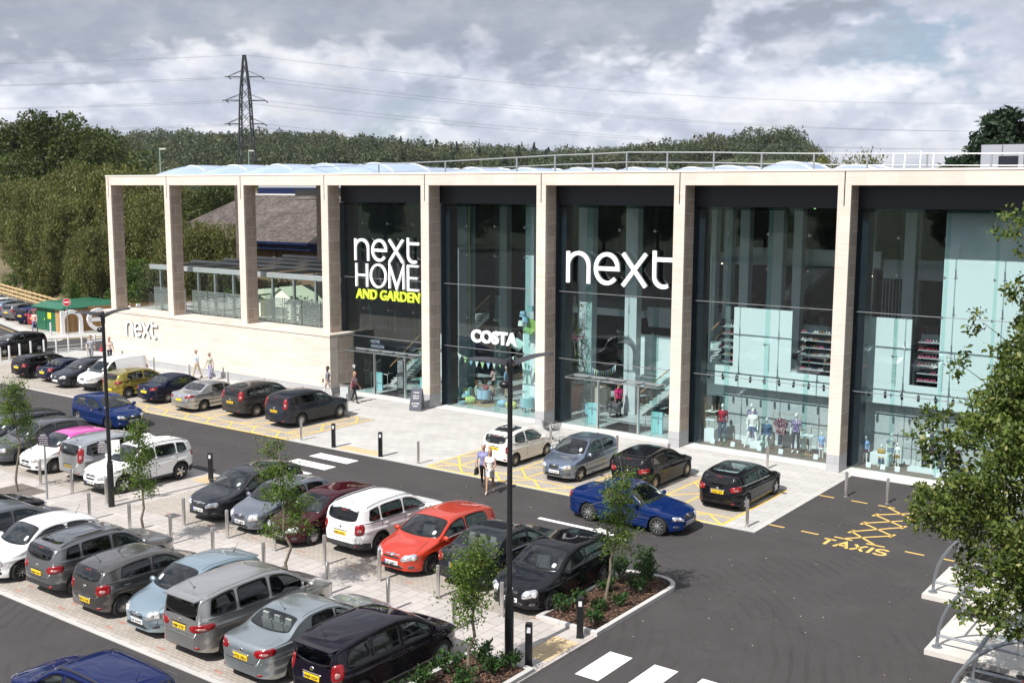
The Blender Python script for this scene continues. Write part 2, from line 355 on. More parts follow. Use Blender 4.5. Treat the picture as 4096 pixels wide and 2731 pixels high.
# ------------------------------------------------------------------ ground
def asphalt():
    m = bpy.data.materials.new('asphalt'); m.use_nodes = True; nt = m.node_tree; b = nt.nodes['Principled BSDF']
    tc = N(nt, 'ShaderNodeTexCoord')
    def nz(s, d, r, sc=(1, 1, 1), dist=0):
        mp = N(nt, 'ShaderNodeMapping'); mp.inputs['Scale'].default_value = sc; nt.links.new(tc.outputs['Object'], mp.inputs[0])
        n = N(nt, 'ShaderNodeTexNoise'); n.inputs['Scale'].default_value = s; n.inputs['Detail'].default_value = d; n.inputs['Roughness'].default_value = r
        n.inputs['Distortion'].default_value = dist; nt.links.new(mp.outputs[0], n.inputs['Vector']); return n.outputs[0]
    base = ramp(nt, [(.3, (.037, .0335, .0335)), (.5, (.045, .0405, .0405)), (.72, (.056, .050, .050))], nz(.5, 9, .7, (1, 1, 1), .3)).outputs[0]
    grain = ramp(nt, [(.35, g3(.55)), (.5, g3(1)), (.66, g3(1.6))], nz(22, 5, .85)).outputs[0]
    c = mixc(nt, .75, base, grain, 'MULTIPLY')
    # turning tyre marks: arcs round the corner
    wv = N(nt, 'ShaderNodeTexWave', wave_type='RINGS', rings_direction='Z'); wv.inputs['Scale'].default_value = .8; wv.inputs['Distortion'].default_value = 3.5; wv.inputs['Detail'].default_value = 5; wv.inputs['Detail Scale'].default_value = .7
    mp = N(nt, 'ShaderNodeMapping'); mp.inputs['Location'].default_value = (-47.5, 22.5, 0); nt.links.new(tc.outputs['Object'], mp.inputs[0]); nt.links.new(mp.outputs[0], wv.inputs['Vector'])
    tr = ramp(nt, [(0, g3(1.0)), (.66, g3(1)), (.88, g3(.78)), (1, g3(.74))], wv.outputs[0]).outputs[0]
    msk = ramp(nt, [(.45, g3(0)), (.62, g3(1))], nz(.23, 5, .7)).outputs[0]
    c = mixc(nt, msk, c, mixc(nt, 1, c, tr, 'MULTIPLY'))
    st = ramp(nt, [(.60, g3(1)), (.68, g3(.66)), (.74, g3(.6))], nz(.8, 6, .75, (1, 1.6, 1), .5)).outputs[0]
    c = mixc(nt, .6, c, st, 'MULTIPLY')
    pale = ramp(nt, [(.66, g3(0)), (.8, g3(.35))], nz(2.2, 7, .75, (1.2, .7, 1), 1)).outputs[0]
    c = mixc(nt, pale, c, (.2, .19, .185))
    nt.links.new(c, b.inputs['Base Color']); b.inputs['Roughness'].default_value = .85
    bp = N(nt, 'ShaderNodeBump'); bp.inputs['Strength'].default_value = .5; bp.inputs['Distance'].default_value = .01
    nt.links.new(nz(60, 3, .7), bp.inputs['Height']); nt.links.new(bp.outputs[0], b.inputs['Normal'])
    return m
M_asph = asphalt()
M_slab = brickmat('pale_slabs', (.50, .485, .46), (.44, .43, .41), (.30, .29, .27), .62, .42, .010, .85, 'xy', blotch=.16)
M_slab2 = brickmat('walkway_slabs', (.47, .43, .40), (.40, .37, .345), (.25, .22, .2), .60, .40, .011, .85, 'yx', blotch=.16)
M_sett = brickmat('bay_blocks', (.43, .385, .335), (.36, .325, .28), (.22, .19, .165), .21, .105, .008, .88, 'xy', blotch=.2)
M_kerb = brickmat('kerb_stone', (.50, .48, .455), (.45, .44, .42), (.28, .26, .24), .9, 5, .012, .85, 'xy', blotch=.1)
M_kerby = brickmat('kerb_stone_across', (.50, .48, .455), (.45, .44, .42), (.28, .26, .24), .9, 5, .012, .85, 'yx', blotch=.1)
M_earth = mat('earth_grass', (.05, .07, .03), .95, var=(.3, .5), bump=(3, .6))
M_bank = mat('bank_soil', (.13, .105, .055), .95, var=(.35, .45), bump=(4, .8))
def paintworn(name, col, under, thr):
    m = mat(name, col, .75, var=(9, .1)); nt = m.node_tree; b = nt.nodes['Principled BSDF']; src = b.inputs['Base Color'].links[0].from_socket; tc = N(nt, 'ShaderNodeTexCoord')
    n = N(nt, 'ShaderNodeTexNoise'); n.inputs['Scale'].default_value = 5; n.inputs['Detail'].default_value = 9; n.inputs['Roughness'].default_value = .8; nt.links.new(tc.outputs['Object'], n.inputs['Vector'])
    nt.links.new(mixc(nt, ramp(nt, [(thr, g3(0)), (thr+.06, g3(.8))], n.outputs[0]).outputs[0], src, under), b.inputs['Base Color']); return m
M_white = paintworn('white_road_paint', (.78, .78, .74), (.2, .19, .18), .63); M_yel = paintworn('yellow_road_paint', (.80, .50, .05), (.42, .34, .22), .56)
M_yel2 = paintworn('worn_yellow_paint', (.66, .44, .12), (.12, .10, .08), .60); M_tact = brickmat('buff_blister_paving', (.56, .43, .25), (.50, .38, .22), (.36, .27, .16), .4, .4, .012, .85, 'xy', offset=0)

g = MB()
g.add([(-3500, -1500, -.06), (3500, -1500, -.06), (3500, 3500, -.06), (-3500, 3500, -.06)], [(0, 1, 2, 3)]); struct('ground', g, M_earth)
g = MB(); g.add([(-75, -125, 0), (110, -125, 0), (110, 45, 0), (-75, 45, 0)], [(0, 1, 2, 3)]); struct('road', g, M_asph)
g = MB(); g.prism([(-3.9, -9.9), (52.02, -9.55), (52.02, -.05), (80, -.05), (80, 1.3), (-3.2, 1.3), (-4.9, .6), (-5.3, -2), (-4.6, -4.4)], 0.001, .02); struct('pavement', g, M_slab)
g = MB(); g.prism([(-5, -9.98), (51.0, -9.57), (51.0, -9.42), (-5, -9.83)], .002, .026); g.prism([(51.004, -9.57), (52.08, -9.56), (52.08, -.05), (51.9, -.05), (51.9, -9.4), (51.004, -9.42)], .002, .027); struct('pavement_kerb', g, M_kerby)
g = MB(); g.prism([(51.94, -.046), (80, -.046), (80, 1.2), (21.5, 1.2), (21.5, .35), (51.94, .35)], .021, .026); struct('threshold_paving', g, mat('pale_threshold', (.60, .585, .56), .8, var=(1.2, .12)))
g = MB()
g.prism([(-3.2, -9.78), (29.0, -9.64), (29.0, -3.9), (-3.2, -3.9)], .021, .024); g.prism([(37.2, -9.6), (50.86, -9.5), (50.86, -3.8), (37.2, -3.8)], .021, .024); struct('parking_bays', g, M_sett)
g = MB(); g.prism([(-60, -27.95), (50.5, -27.95), (52.45, -27.95), (52.5, -20.3), (50.52, -20.3), (50.5, -15.82), (-60, -15.82)], .001, .02); struct('walkway', g, M_slab2)
g = MB(); g.prism([(-60, -27.8), (50.45, -27.8), (50.45, -22.9), (-60, -22.9)], .021, .0245)
g.prism([(32.6, -20.6), (50.45, -20.6), (50.45, -15.95), (32.6, -15.95)], .021, .0245); g.prism([(-60, -20.6), (29.6, -20.6), (29.6, -15.95), (-60, -15.95)], .021, .0245); struct('parking_bays_island', g, M_sett)
g = MB()
for a, b in (((-60, -28.07), (52.5, -27.92)), ((-60, -15.86), (50.5, -15.72))): g.box((a[0], a[1], .002), (b[0], b[1], .027))
struct('island_kerb', g, M_kerby)
# red marker bricks at bay ends
g = MB()
for k in range(-6, 6):
    x = 37.24+2.245*k
    for yy in (-27.62, -27.22): g.box((x, yy-.045, .0247), (x+.3, yy+.045, .0272))
for k in range(0, 8):
    x = 34.3+2.3*k
    for yy in (-16.4, -20.3): g.box((x, yy-.045, .0247), (x+.28, yy+.045, .0272))
struct('bay_marker_bricks', g, mat('red_brick_marker', (.36, .19, .15), .85, var=(6, .2)))
# far left pavements and car park
g = MB(); g.prism([(-60, 16.5), (-60, 14), (-26.66, 6.2), (-17.9, 3.7), (-16.6, 1.6), (-14.6, 1.9), (-12.3, 2.6), (-10.4, 6.0), (-9.6, 12), (-9.3, 26), (-20, 30), (-60, 30)], .001, .03); struct('side_pavement', g, M_slab)
g = MB(); g.prism([(-60, 26), (-60, 16.1), (-17.2, 4.6), (-17.2, 10.4)], .031, .035); struct('side_parking_bays', g, M_sett)
# raised planted beds
def kerb_loop(mb, poly, wd, z0, z1):
    n = len(poly); L, Rr = ribbon(poly, wd, True); v = []
    for i in range(n): v += [(L[i][0], L[i][1], z0), (L[i][0], L[i][1], z1-.01), (L[i][0]*.85+Rr[i][0]*.15, L[i][1]*.85+Rr[i][1]*.15, z1), (Rr[i][0]*.85+L[i][0]*.15, Rr[i][1]*.85+L[i][1]*.15, z1), (Rr[i][0], Rr[i][1], z1-.01), (Rr[i][0], Rr[i][1], z0)]
    f = []
    for i in range(n):
        a, b = 6*i, 6*((i+1) % n)
        for k in range(5): f.append((a+k, a+k+1, b+k+1, b+k))
    mb.add(v, f)
def dens(p, step=.5):
    o = []
    for i in range(len(p)):
        a, b = np.array(p[i]), np.array(p[(i+1) % len(p)]); k = max(1, int(np.hypot(*(b-a))/step))
        for j in range(k): o.append(tuple(a+(b-a)*j/k))
    return o
bed1 = [(50.62, -20.24), (52.44, -20.24)]+[(52.44, -16.6)]+arc(51.75, -16.25, .69, .72, 0, 100, 8)+[(51.0, -15.6), (50.62, -15.75)]
bed2 = [(50.62, -27.85), (52.38, -27.85), (52.38, -23.1), (50.62, -23.1)]
for nm, bd in (('a', bed1), ('b', bed2)):
    g = MB(); kerb_loop(g, dens(bd, .91), .14, .0, .13); struct('planter_kerb', g, M_kerb)
M_mulch = brickmat('bark_chips', (.115, .060, .036), (.045, .024, .015), (.015, .008, .006), .055, .026, .01, .95, 'xy', blotch=.5, bump=1)
for bd in (bed1, bed2):
    g = MB(); g.prism(bd, .03, .09)
    v = []; f = []
    xs = [q[0] for q in bd]; ys = [q[1] for q in bd]; cnt = 0
    while cnt < 1900:
        x, y = random.uniform(min(xs)+.12, max(xs)-.12), random.uniform(min(ys)+.12, max(ys)-.12)
        if bd is bed1 and y > -16.4 and (x-51.6)**2+(y+16.35)**2 > .65**2: continue
        a = random.uniform(0, 6.28); l = random.uniform(.02, .05); w_ = l*.35; z = .095+random.random()*.03; ca, sa = math.cos(a), math.sin(a); t = random.uniform(-.02, .02)
        k = len(v); v += [(x+ca*l-sa*w_, y+sa*l+ca*w_, z+t), (x-ca*l-sa*w_, y-sa*l+ca*w_, z-t), (x-ca*l+sa*w_, y-sa*l-ca*w_, z-t), (x+ca*l+sa*w_, y+sa*l-ca*w_, z+t)]; f.append((k, k+1, k+2, k+3)); cnt += 1
    g.add(v, f, 1); tag(obj('bark_mulch', g, [M_mulch, mat('bark_chip', (.14, .075, .045), .9, var=(12, .7))]), 'brown bark chip mulch covering the raised kerbed bed', 'mulch', kind='stuff')
# ------------------------------------------------------------------ road markings (painted sheets)
ZM = .005
def paint(name, quads, m, z=ZM):
    g = MB()
    for q in quads: g.prism(q, z-.003, z)
    return struct(name, g, m)
def seg(a, b, w):
    a, b = np.array(a, float), np.array(b, float); d = b-a; d /= np.hypot(*d); n = np.array([-d[1], d[0]])*w/2
    q = [tuple(a+n), tuple(a-n), tuple(b-n), tuple(b+n)]
    return q
paint('crossing_stripes', [[(31.93, y0), (34.25, y0), (34.25, y1), (31.93, y1)] for y0, y1 in ((-11.22, -10.51), (-12.52, -11.85), (-13.84, -13.2), (-15.2, -14.52))]+
      [[(x, -22.5), (x+.65, -22.5), (x+.65, -20.88), (x, -20.88)] for x in (53.26, 54.54, 55.84, 57.1, 58.4, 59.7)], M_white)
paint('direction_arrow', [[(21.62, -13.17), (22.4, -13.17), (22.4, -12.97), (21.62, -12.97)], [(22.4, -13.42), (23.95, -13.07), (22.4, -12.68)], seg((45.22, -12.62), (47.6, -12.62), .2), [(47.5, -13.2), (49.1, -12.93), (47.6, -12.3), (47.5, -12.5)],
                         ], M_white)
paint('side_road_lines', [seg((-6.7, -.12), (-5.75, 2.6), .14), seg((-5.9, -.6), (-5.2, 1.4), .14), seg((-8.2, .2), (-7.5, 3.5), .1), seg((-9.85, 4.6), (-9.7, 5.9), .35), seg((-8.6, 4.2), (-8.4, 5.6), .35), seg((-12.3, 2.3), (-11.1, 3.3), .3), seg((-11.4, 1.6), (-10.9, 3.0), .3), seg((-20, -2), (-16, -2.6), .12)], M_white)
paint('double_yellow_lines', [seg((-26.6, 5.6), (-17.5, 3.1), .08)] + [seg(a, b, .08) for off in (0, .2) for a, b in (((-16.7+off*.3, 1.3-off), (-14.5, 1.6-off)), ((-14.5, 1.6-off), (-12.1+off*.4, 2.3-off)), ((-12.1+off, 2.3-off*.4), (-10.2+off, 5.9)), ((-10.2+off, 5.9), (-9.3+off, 12)))]+[seg((-4.9, -6.5), (-5.5, -4.2), .1), seg((-5.5, -4.2), (-6.0, -1.6), .1)], M_yel2)
# taxi rank
tx = []
Lt = [(54.64, -3.66), (54.66, -4.95), (54.66, -6.2), (54.66, -7.4), (54.7, -8.32)]; Rt = [(56.02, -3.62), (55.96, -4.78), (55.94, -5.84), (55.93, -7.04), (55.8, -8.38)]
for i in range(4): tx.append(seg(Lt[i], Rt[i+1], .09)); tx.append(seg(Lt[i+1], Rt[i], .09))
for p in Lt[1:4]+Rt[1:4]: tx.append(seg((p[0]-.03, p[1]-.2), (p[0]+.03, p[1]+.2), .1))
for p in (Lt[0], Lt[4], Rt[0], Rt[4]): tx.append(seg((p[0]-.3, p[1]), (p[0]+.32, p[1]-.02), .1))
for x, y in ((52.05, -3.66), (53.32, -3.65), (52.03, -8.36), (53.26, -8.39), (56.78, -8.43), (57.9, -8.43)): tx.append(seg((x, y), (x+.62, y-.02), .09))
paint('taxi_rank_lines', tx, M_yel2)
g = MB(); letters(g, 'TAXIS', 54.2, 2.28, -9.3, .62, .11, .003, lambda x, y, d: (x, y, ZM+.001-d)); struct('taxi_lettering', g, M_yel2)
# yellow bay hatching
def hatch(x0, x1, y0, y1, step, fl, wd=.075):
    q = [seg((x0, y0), (x1, y0), wd+.03), seg((x0, y1), (x1, y1), wd)]; x = x0; k = 0
    while x < x1-.1:
        xe = min(x+step, x1); q.append(seg((x, y0 if (k+fl) % 2 else y1), (xe, y1 if (k+fl) % 2 else y0), wd)); x = xe; k += 1
    q += [seg((x0, y0), (x0, y1), wd), seg((x1, y0), (x1, y1), wd)]; return q
def hatchv(x0, x1, y0, y1, step, fl, wd=.075):
    q = [seg((x0, y0), (x0, y1), wd), seg((x1, y0), (x1, y1), wd)]; y = y0; k = 0
    while y < y1-.1:
        ye = min(y+step, y1); q.append(seg((x0 if (k+fl) % 2 else x1, y), (x1 if (k+fl) % 2 else x0, ye), wd)); y = ye; k += 1
    return q
yq = hatch(11.7, 28.85, -9.72, -8.7, .86, 0)
for x in (17.35, 20.85, 24.25, 27.7): yq += hatchv(x, x+1.05, -8.7, -3.92, 1.2, 1)
yq += hatch(37.25, 50.82, -9.5, -8.55, .97, 1)
for x in (37.2, 40.62, 44.2, 47.42): yq += hatchv(x, x+1.1, -8.55, -3.82, 1.2, 0)
yq += [seg((50.82, -9.5), (50.82, -3.8), .09)]
# thin sheets can cross each other: stack them a hair apart
g = MB()
for i, q in enumerate(yq): g.prism(q, .0245, .0262+.00012*(i % 9))
struct('yellow_bay_hatching', g, M_yel)
g = MB(); g.prism([(31.85, -9.5), (34.3, -9.5), (34.1, -8.85), (31.85, -8.85)], .021, .0252); g.prism([(51.62, -22.4), (52.36, -22.4), (52.36, -20.95), (51.62, -20.95)], .021, .0252); g.prism([(31.2, -16.9), (32.3, -16.9), (32.3, -16.1), (31.2, -16.1)], .021, .0252)
struct('tactile_paving', g, M_tact)
g = MB(); g.box((34.5, -20.58, .0252), (35.0, -20.15, .028)); tag(obj('drain_cover', g, mat('iron_cover', (.10, .10, .11), .6, .3, var=(20, .2))), 'dark square drain cover set in the walkway slabs', 'drain cover')
g = MB(); g.prism(dens([(26.4, -22.9), (28.3, -22.9), (28.3, -21.3), (26.4, -21.3)], 2), .021, .03); tag(obj('tree_pit_gravel', g, mat('pit_gravel', (.14, .115, .10), .95, var=(25, .6), bump=(40, 1))), 'dark gravel square round the base of the young tree at the left', 'gravel', kind='stuff')
# grassy bank behind the side car park + hills
def heightfield(name, xs, ys, hf, m):
    X, Y = np.meshgrid(xs, ys); Z = hf(X, Y); v = np.stack([X, Y, Z], -1).reshape(-1, 3); nx, ny = len(xs), len(ys)
    i = np.arange(nx-1)[None, :]+np.arange(ny-1)[:, None]*nx; f = np.stack([i, i+1, i+1+nx, i+nx], -1).reshape(-1, 4)
    return tag(link(name, mesh_np(name, v, f, m, smooth=True)), kind='structure')
def bank(X, Y):
    d = (Y-(11.3+(-17.5-X)*.278)) ; z = np.clip(d*.33, 0, 3.4); z = z*np.clip((-9.5-X)/4, 0, 1)
    return z+.25*np.sin(X*.7+Y)*np.cos(Y*.9)*np.clip(z, 0, 1)-.05
heightfield('bank', np.linspace(-150, -7, 110), np.linspace(8, 120, 80), bank, M_bank)
def hill_h(X, Y):
    def bump(cx, cy, rx, ry, h): return h*np.exp(-((X-cx)/rx)**2-((Y-cy)/ry)**2)
    return (bump(-330, 330, 230, 120, 22)+bump(-480, 180, 160, 150, 22)+bump(-190, 560, 260, 120, 30)+bump(-120, 400, 60, 70, 17)+bump(-10, 760, 400, 120, 0)+bump(-420, 420, 80, 80, 7)+
            2*np.sin(X*.012)*np.cos(Y*.016))*np.clip((np.hypot(X-67, Y+43)-325)/110, 0, 1)*np.clip((-.355-np.arctan2(X-67, Y+43.6))/.03, 0, 1)-.2
heightfield('hills', np.linspace(-1200, 700, 130), np.linspace(60, 1500, 110), hill_h, mat('hill_grass', (.05, .065, .022), .95, var=(.02, .4)))

# wear on the tarmac: darker patch repairs, drips, a few gullies
rw = random.Random(12); M_idark0 = mat('slot_dark', (.01, .01, .01), .9)
def blobpoly(x, y, r, n=9, e=1): return [(x+r*rw.uniform(.7, 1.2)*math.cos(6.283*k/n), y+e*r*rw.uniform(.7, 1.2)*math.sin(6.283*k/n)) for k in range(n)]
g = MB()
for k in range(150):
    u = rw.random(); x, y = 52.6+u*4.2+rw.gauss(0, .25), -14.9-u*1.7+rw.gauss(0, .28)
    g.prism(blobpoly(x, y, rw.uniform(.008, .034), 7), .0005, .003)
for k in range(150): g.prism(blobpoly(rw.uniform(22, 66), rw.choice([rw.uniform(-15.3, -10), rw.uniform(-35, -9)]) if 0 else rw.uniform(-15.4, -10), rw.uniform(.01, .05), 6), .0005, .003)
for k in range(160): g.prism(blobpoly(rw.uniform(53, 64), rw.uniform(-30, -9), rw.uniform(.01, .045), 6), .0005, .003)
struct('tarmac_stains', g, mat('oil_dark', (.028, .025, .025), .6))
g = MB()
for q in ([(56.2, -13.4), (58.0, -13.2), (58.1, -11.6), (56.3, -11.9)], [(24, -12.6), (29.5, -12.7), (29.5, -11.9), (24, -11.8)], [(47, -30.6), (52.5, -30.4), (52.5, -29.6), (47, -29.8)]): g.prism(q, .0005, .0028)
struct('tarmac_patch', g, mat('fresh_tarmac', (.042, .039, .040), .9, var=(8, .25), bump=(60, .5)))
g = MB()
for a, b in (((52.1, -9.62), (62, -9.75)), ((52.55, -20.4), (52.6, -40)), ((53.0, -23.6), (70, -24.2)), ((4, -12.75), (50, -12.65))): 
    P = [(a[0]+(b[0]-a[0])*u, a[1]+(b[1]-a[1])*u+rw.uniform(-.03, .03)) for u in np.linspace(0, 1, 40)]
    for i in range(39): g.prism(seg(P[i], P[i+1], .022), .0004, .0026)
struct('tarmac_joint', g, mat('joint_bitumen', (.03, .027, .027), .6))
g = MB()
for k in range(170): g.prism(blobpoly(rw.uniform(52.6, 66), rw.uniform(-34, -4), rw.uniform(.008, .028), 5), .003, .008)
for k in range(120): g.prism(blobpoly(rw.uniform(5, 52), rw.uniform(-15.4, -10), rw.uniform(.008, .026), 5), .003, .008)
tag(obj('road_litter', g, mat('pale_specks', (.42, .36, .27), .8)), 'scattered pale specks of grit, petals and litter on the dark tarmac', 'litter', kind='stuff')
for i, (x, y, lb) in enumerate([(50.0, -15.5, 'iron gully grate at the kerb behind the black hatchback'), (30.2, -9.95, 'iron gully grate by the kerb near the steel bollard and hatching'), (45.5, -28.45, 'iron gully grate at the kerb behind the large people carrier'), (52.35, -9.0, 'iron gully grate at the kerb of the taxi rank')]):
    g = MB(); g.box((x-.2, y-.18, .001), (x+.2, y+.18, .006))
    for k in range(5): g.box((x-.15+k*.07, y-.14, .0061), (x-.12+k*.07, y+.14, .009), 1)
    tag(obj('gully_grate', g, [mat('iron_cover', (.10, .10, .11)), M_idark0]), lb, 'drain grate')
# ------------------------------------------------------------------ the shop building
def travertine(name, bw, rh, msize, mort, c1, c2):
    return brickmat(name, c1, c2, mort, bw, rh, msize, .75, 'xz', streak=((.7, .7, 17), (.84, .79, .73)), bump=.15, blotch=.07)
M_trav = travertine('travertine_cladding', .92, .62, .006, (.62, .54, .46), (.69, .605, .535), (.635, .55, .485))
M_travw = travertine('travertine_wall', 1.85, .31, .003, (.6, .52, .44), (.665, .605, .54), (.61, .55, .485))
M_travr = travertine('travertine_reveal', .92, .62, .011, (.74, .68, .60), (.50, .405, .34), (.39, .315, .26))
M_gran = brickmat('grey_granite_plinth', (.40, .40, .41), (.36, .36, .37), (.22, .22, .22), .9, .37, .008, .6, 'xz', blotch=.1)
M_dark = mat('anthracite_metal', (.022, .024, .030), .35, .5); M_navy = mat('dark_blue_steel', (.010, .020, .030), .4, .3)
M_grey = mat('grey_painted_metal', (.30, .31, .32), .4, .4); M_steel = mat('brushed_steel', (.62, .62, .61), .33, .9, bump=(60, .1))
M_iwhite = mat('interior_white_paint', (.66, .69, .70), .6, var=(.6, .04)); M_iblue = mat('interior_pale_board', (.66, .72, .73), .5)
M_igrey = mat('interior_grey_board', (.42, .44, .45), .7, var=(9, .15)); M_floor = brickmat('shop_floor_tile', (.46, .50, .50), (.43, .47, .47), (.34, .37, .37), 1.2, .6, .008, .35, 'xy')
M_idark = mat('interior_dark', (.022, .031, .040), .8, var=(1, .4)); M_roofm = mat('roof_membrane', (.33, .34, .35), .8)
M_glass = glassmat('facade_glass', (.89, .945, .945), 1.5, 0, (1, 1, 1), 1.0); M_fin = glassmat('glass_fin', (.80, .93, .91), 1.5, 0, (1,1,1), .7)
M_bal = glassmat('balustrade_glass', (.93, .975, .965), 1.5, 0, (1,1,1), .6)
CX = [.83, 7.15, 14.33, 21.47, 28.93, 36.35, 43.81, 51.21, 58.75, 66.4, 74.2]
B = thing('shop_building', 'long pale stone shop building with tall glazed bays between stone columns', 'building')
def mb_obj(name, boxes, m, parent=B, smooth=False, label=None):
    g = MB()
    for a, b in boxes: g.box(a, b)
    o = obj(name, g, m, parent, smooth)
    if label: o['label'] = label
    return o
HW = .27
for i, x in enumerate(CX):
    zb = 3.45 if i < 4 else .74
    if i == 3: zb = 3.46
    o = MB(); o.box((x-HW, 0, zb), (x+HW, .12, 11.786)); 
    c = obj('column', o, M_trav, B)
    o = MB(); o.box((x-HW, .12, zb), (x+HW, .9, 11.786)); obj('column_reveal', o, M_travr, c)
    if i >= 4:
        o = MB(); o.box((x-HW-.004, -.004, .02), (x+HW+.004, .904, .74)); obj('column_plinth', o, M_gran, c)
    # shadow slot cut line on the face
    o = MB(); o.box((x-.022, -.006, 10.97), (x+.022, .0, 12.43)); obj('slot', o, M_dark, c)
o = MB(); o.box((CX[0]-HW, 0, 11.79), (80, .9, 12.36)); f_ = obj('fascia', o, brickmat('travertine_fascia', (.69, .605, .535), (.635, .55, .485), (.66, .575, .49), 1.24, .9, .006, .75, 'xz', streak=((.5, .5, 14), (.91, .87, .82)), bump=.1), B)
o = MB(); o.box((CX[0]-HW-.03, -.03, 12.36), (80, .95, 12.44)); obj('coping', o, mat('pale_coping', (.74, .68, .60), .7, var=(1, .06)), B)
# low stone wall with terrace above
wall = mb_obj('wall', [((.55, -.6, .45), (22.33, 0, 3.30))], M_travw)
mb_obj('wall_recess', [((.57, -.57, 3.30), (22.31, -.02, 3.34))], M_dark, wall)
mb_obj('wall_coping', [((.55, -.61, 3.34), (22.34, -.001, 3.462)), ((.55, 0, 3.34), (22.34, 1.4, 3.455))], M_travw, wall)
mb_obj('wall_plinth', [((.546, -.61, .0), (22.335, -.02, .45))], M_gran, wall)
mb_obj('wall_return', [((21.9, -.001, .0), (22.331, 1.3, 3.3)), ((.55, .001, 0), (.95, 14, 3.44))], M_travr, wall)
mb_obj('terrace_floor', [((.96, 1.41, 3.2), (21.3, 16, 3.452))], mat('terrace_deck', (.34, .32, .30), .8, var=(2, .2)))
# roof and dark header band
mb_obj('roof', [((.9, .96, 12.14), (80, 30, 12.26))], M_roofm)
mb_obj('header_band', [((CX[3]+.3, 1.0, 10.86), (80, 1.25, 12.13))], M_dark)
mb_obj('soffit', [((14.8, .96, 12.02), (21.4, 6, 12.13)), ((21.8, 1.26, 10.84), (80, 29, 10.92))], M_dark)
mb_obj('canopy_louvre', [((14.7, 4.0, 11.15), (21.3, 4.4, 11.55)), ((14.7, 4.1, 10.9), (21.3, 4.3, 10.95))], M_grey)
# glazing: one glass sheet per bay with fins, transoms, brackets
FX = {3: (23.27, 25.15, 27.02), 4: (30.78, 32.62, 34.51), 5: (38.22, 40.05, 41.95), 6: (45.62, 47.51, 49.35), 7: (53.07, 54.93, 56.79), 8: (60.6, 62.5, 64.4), 9: (68.3, 70.2, 72.1)}
M_spider = mat('spider_steel', (.35, .36, .37), .3, .9)
for i, fx in FX.items():
    x0, x1 = CX[i]+HW+.01, CX[i+1]-HW-.01
    if i == 3: x0 = 21.78
    zlow = 3.3 if i in (3, 5) else .03
    edges = [x0]+list(fx)+[x1]
    for (z0, z1) in ((.03, 3.28), (3.31, 6.61), (6.64, 10.86)):
        for a, b in zip(edges[:-1], edges[1:]):
            if i == 3 and z0 < 1 and b < 24: a = 22.36
            if z0 < 1 and i in (3, 5) and a > x0-.01 and (a > edges[1]-.01 and b < edges[3]+.01):
                za = 2.62    # doorway below
                mb_obj('glass_pane', [((a+.008, 1.19, za), (b-.008, 1.212, z1))], M_glass); continue
            mb_obj('glass_pane', [((a+.008, 1.19, z0), (b-.008, 1.212, z1))], M_glass)
    for x in fx:
        o = MB(); o.box((x-.012, 1.22, .03 if not (i in (3, 5) and x != fx[0] and x != fx[2]) else 2.62), (x+.012, 1.72, 10.84)); fin = obj('glass_fin', o, M_fin, B)
        o = MB()
        for zz in (1.35, 3.3, 4.9, 6.62, 8.2, 9.7):
            o.box((x-.07, 1.165, zz-.012), (x+.07, 1.185, zz+.012)); o.box((x-.012, 1.165, zz-.07), (x+.012, 1.1851, zz+.07)); o.box((x-.03, 1.214, zz-.05), (x+.03, 1.5, zz-.02))
        for zz in np.arange(3.6, 4.9, .12): o.box((x-.02, 1.70, zz), (x+.02, 1.74, zz+.05))
        obj('spider_fitting', o, M_spider, fin)
    mb_obj('transom', [((x0, 1.18, 6.612), (x1, 1.222, 6.638)), ((x0, 1.18, 3.282), (x1, 1.222, 3.308))], M_grey)
    if i > 3: mb_obj('blue_steel_post', [((CX[i]+.0, 1.3, .02), (CX[i]+.62, 1.95, 10.83))], M_navy)
    mb_obj('head_rail', [((x0, 1.17, 10.72), (x1, 1.23, 10.86))], glassmat('head_glass', (.45, .6, .6), 1.5))
# entrance doors
for i, (a, b) in ((3, (24.03, 26.42)), (5, (38.97, 41.3))):
    d = mb_obj('door_frame', [((a, 1.12, .03), (a+.07, 1.26, 2.38)), ((b-.07, 1.12, .03), (b, 1.26, 2.38)), ((a, 1.12, 2.38), (b, 1.26, 2.45))], M_steel)
    mb_obj('door_glass', [((a+.08, 1.17, .05), (a+.55, 1.19, 2.37))], M_glass, d); mb_obj('door_glass', [((b-.55, 1.17, .05), (b-.08, 1.19, 2.37))], M_glass, d)
    mb_obj('door_sensor', [((a+1.0, 1.04, 2.40), (a+1.3, 1.12, 2.46))], M_dark, d)
    mb_obj('side_glass', [((FX[i][0], 1.19, .03), (a-.01, 1.212, 2.5))], M_glass, d); mb_obj('side_glass', [((b+.01, 1.19, .03), (FX[i][2], 1.212, 2.5))], M_glass, d)
    cn = mb_obj('glass_canopy', [((a-1.35, .3, 2.5), (b+1.45, 1.17, 2.53))], M_bal)
    mb_obj('canopy_rail', [((a-1.35, 1.09, 2.53), (b+1.45, 1.14, 2.62)), ((a-1.35, .3, 2.53), (b+1.45, .32, 2.56))]+[((a-1.35+k*1.0, .3, 2.531), (a-1.33+k*1.0, 1.1, 2.6)) for k in range(6)], M_grey, cn)
    mb_obj('door_mat', [((a+.1, 1.3, .042), (b-.1, 3.0, .052))], mat('mat_black', (.02, .02, .022), .9))
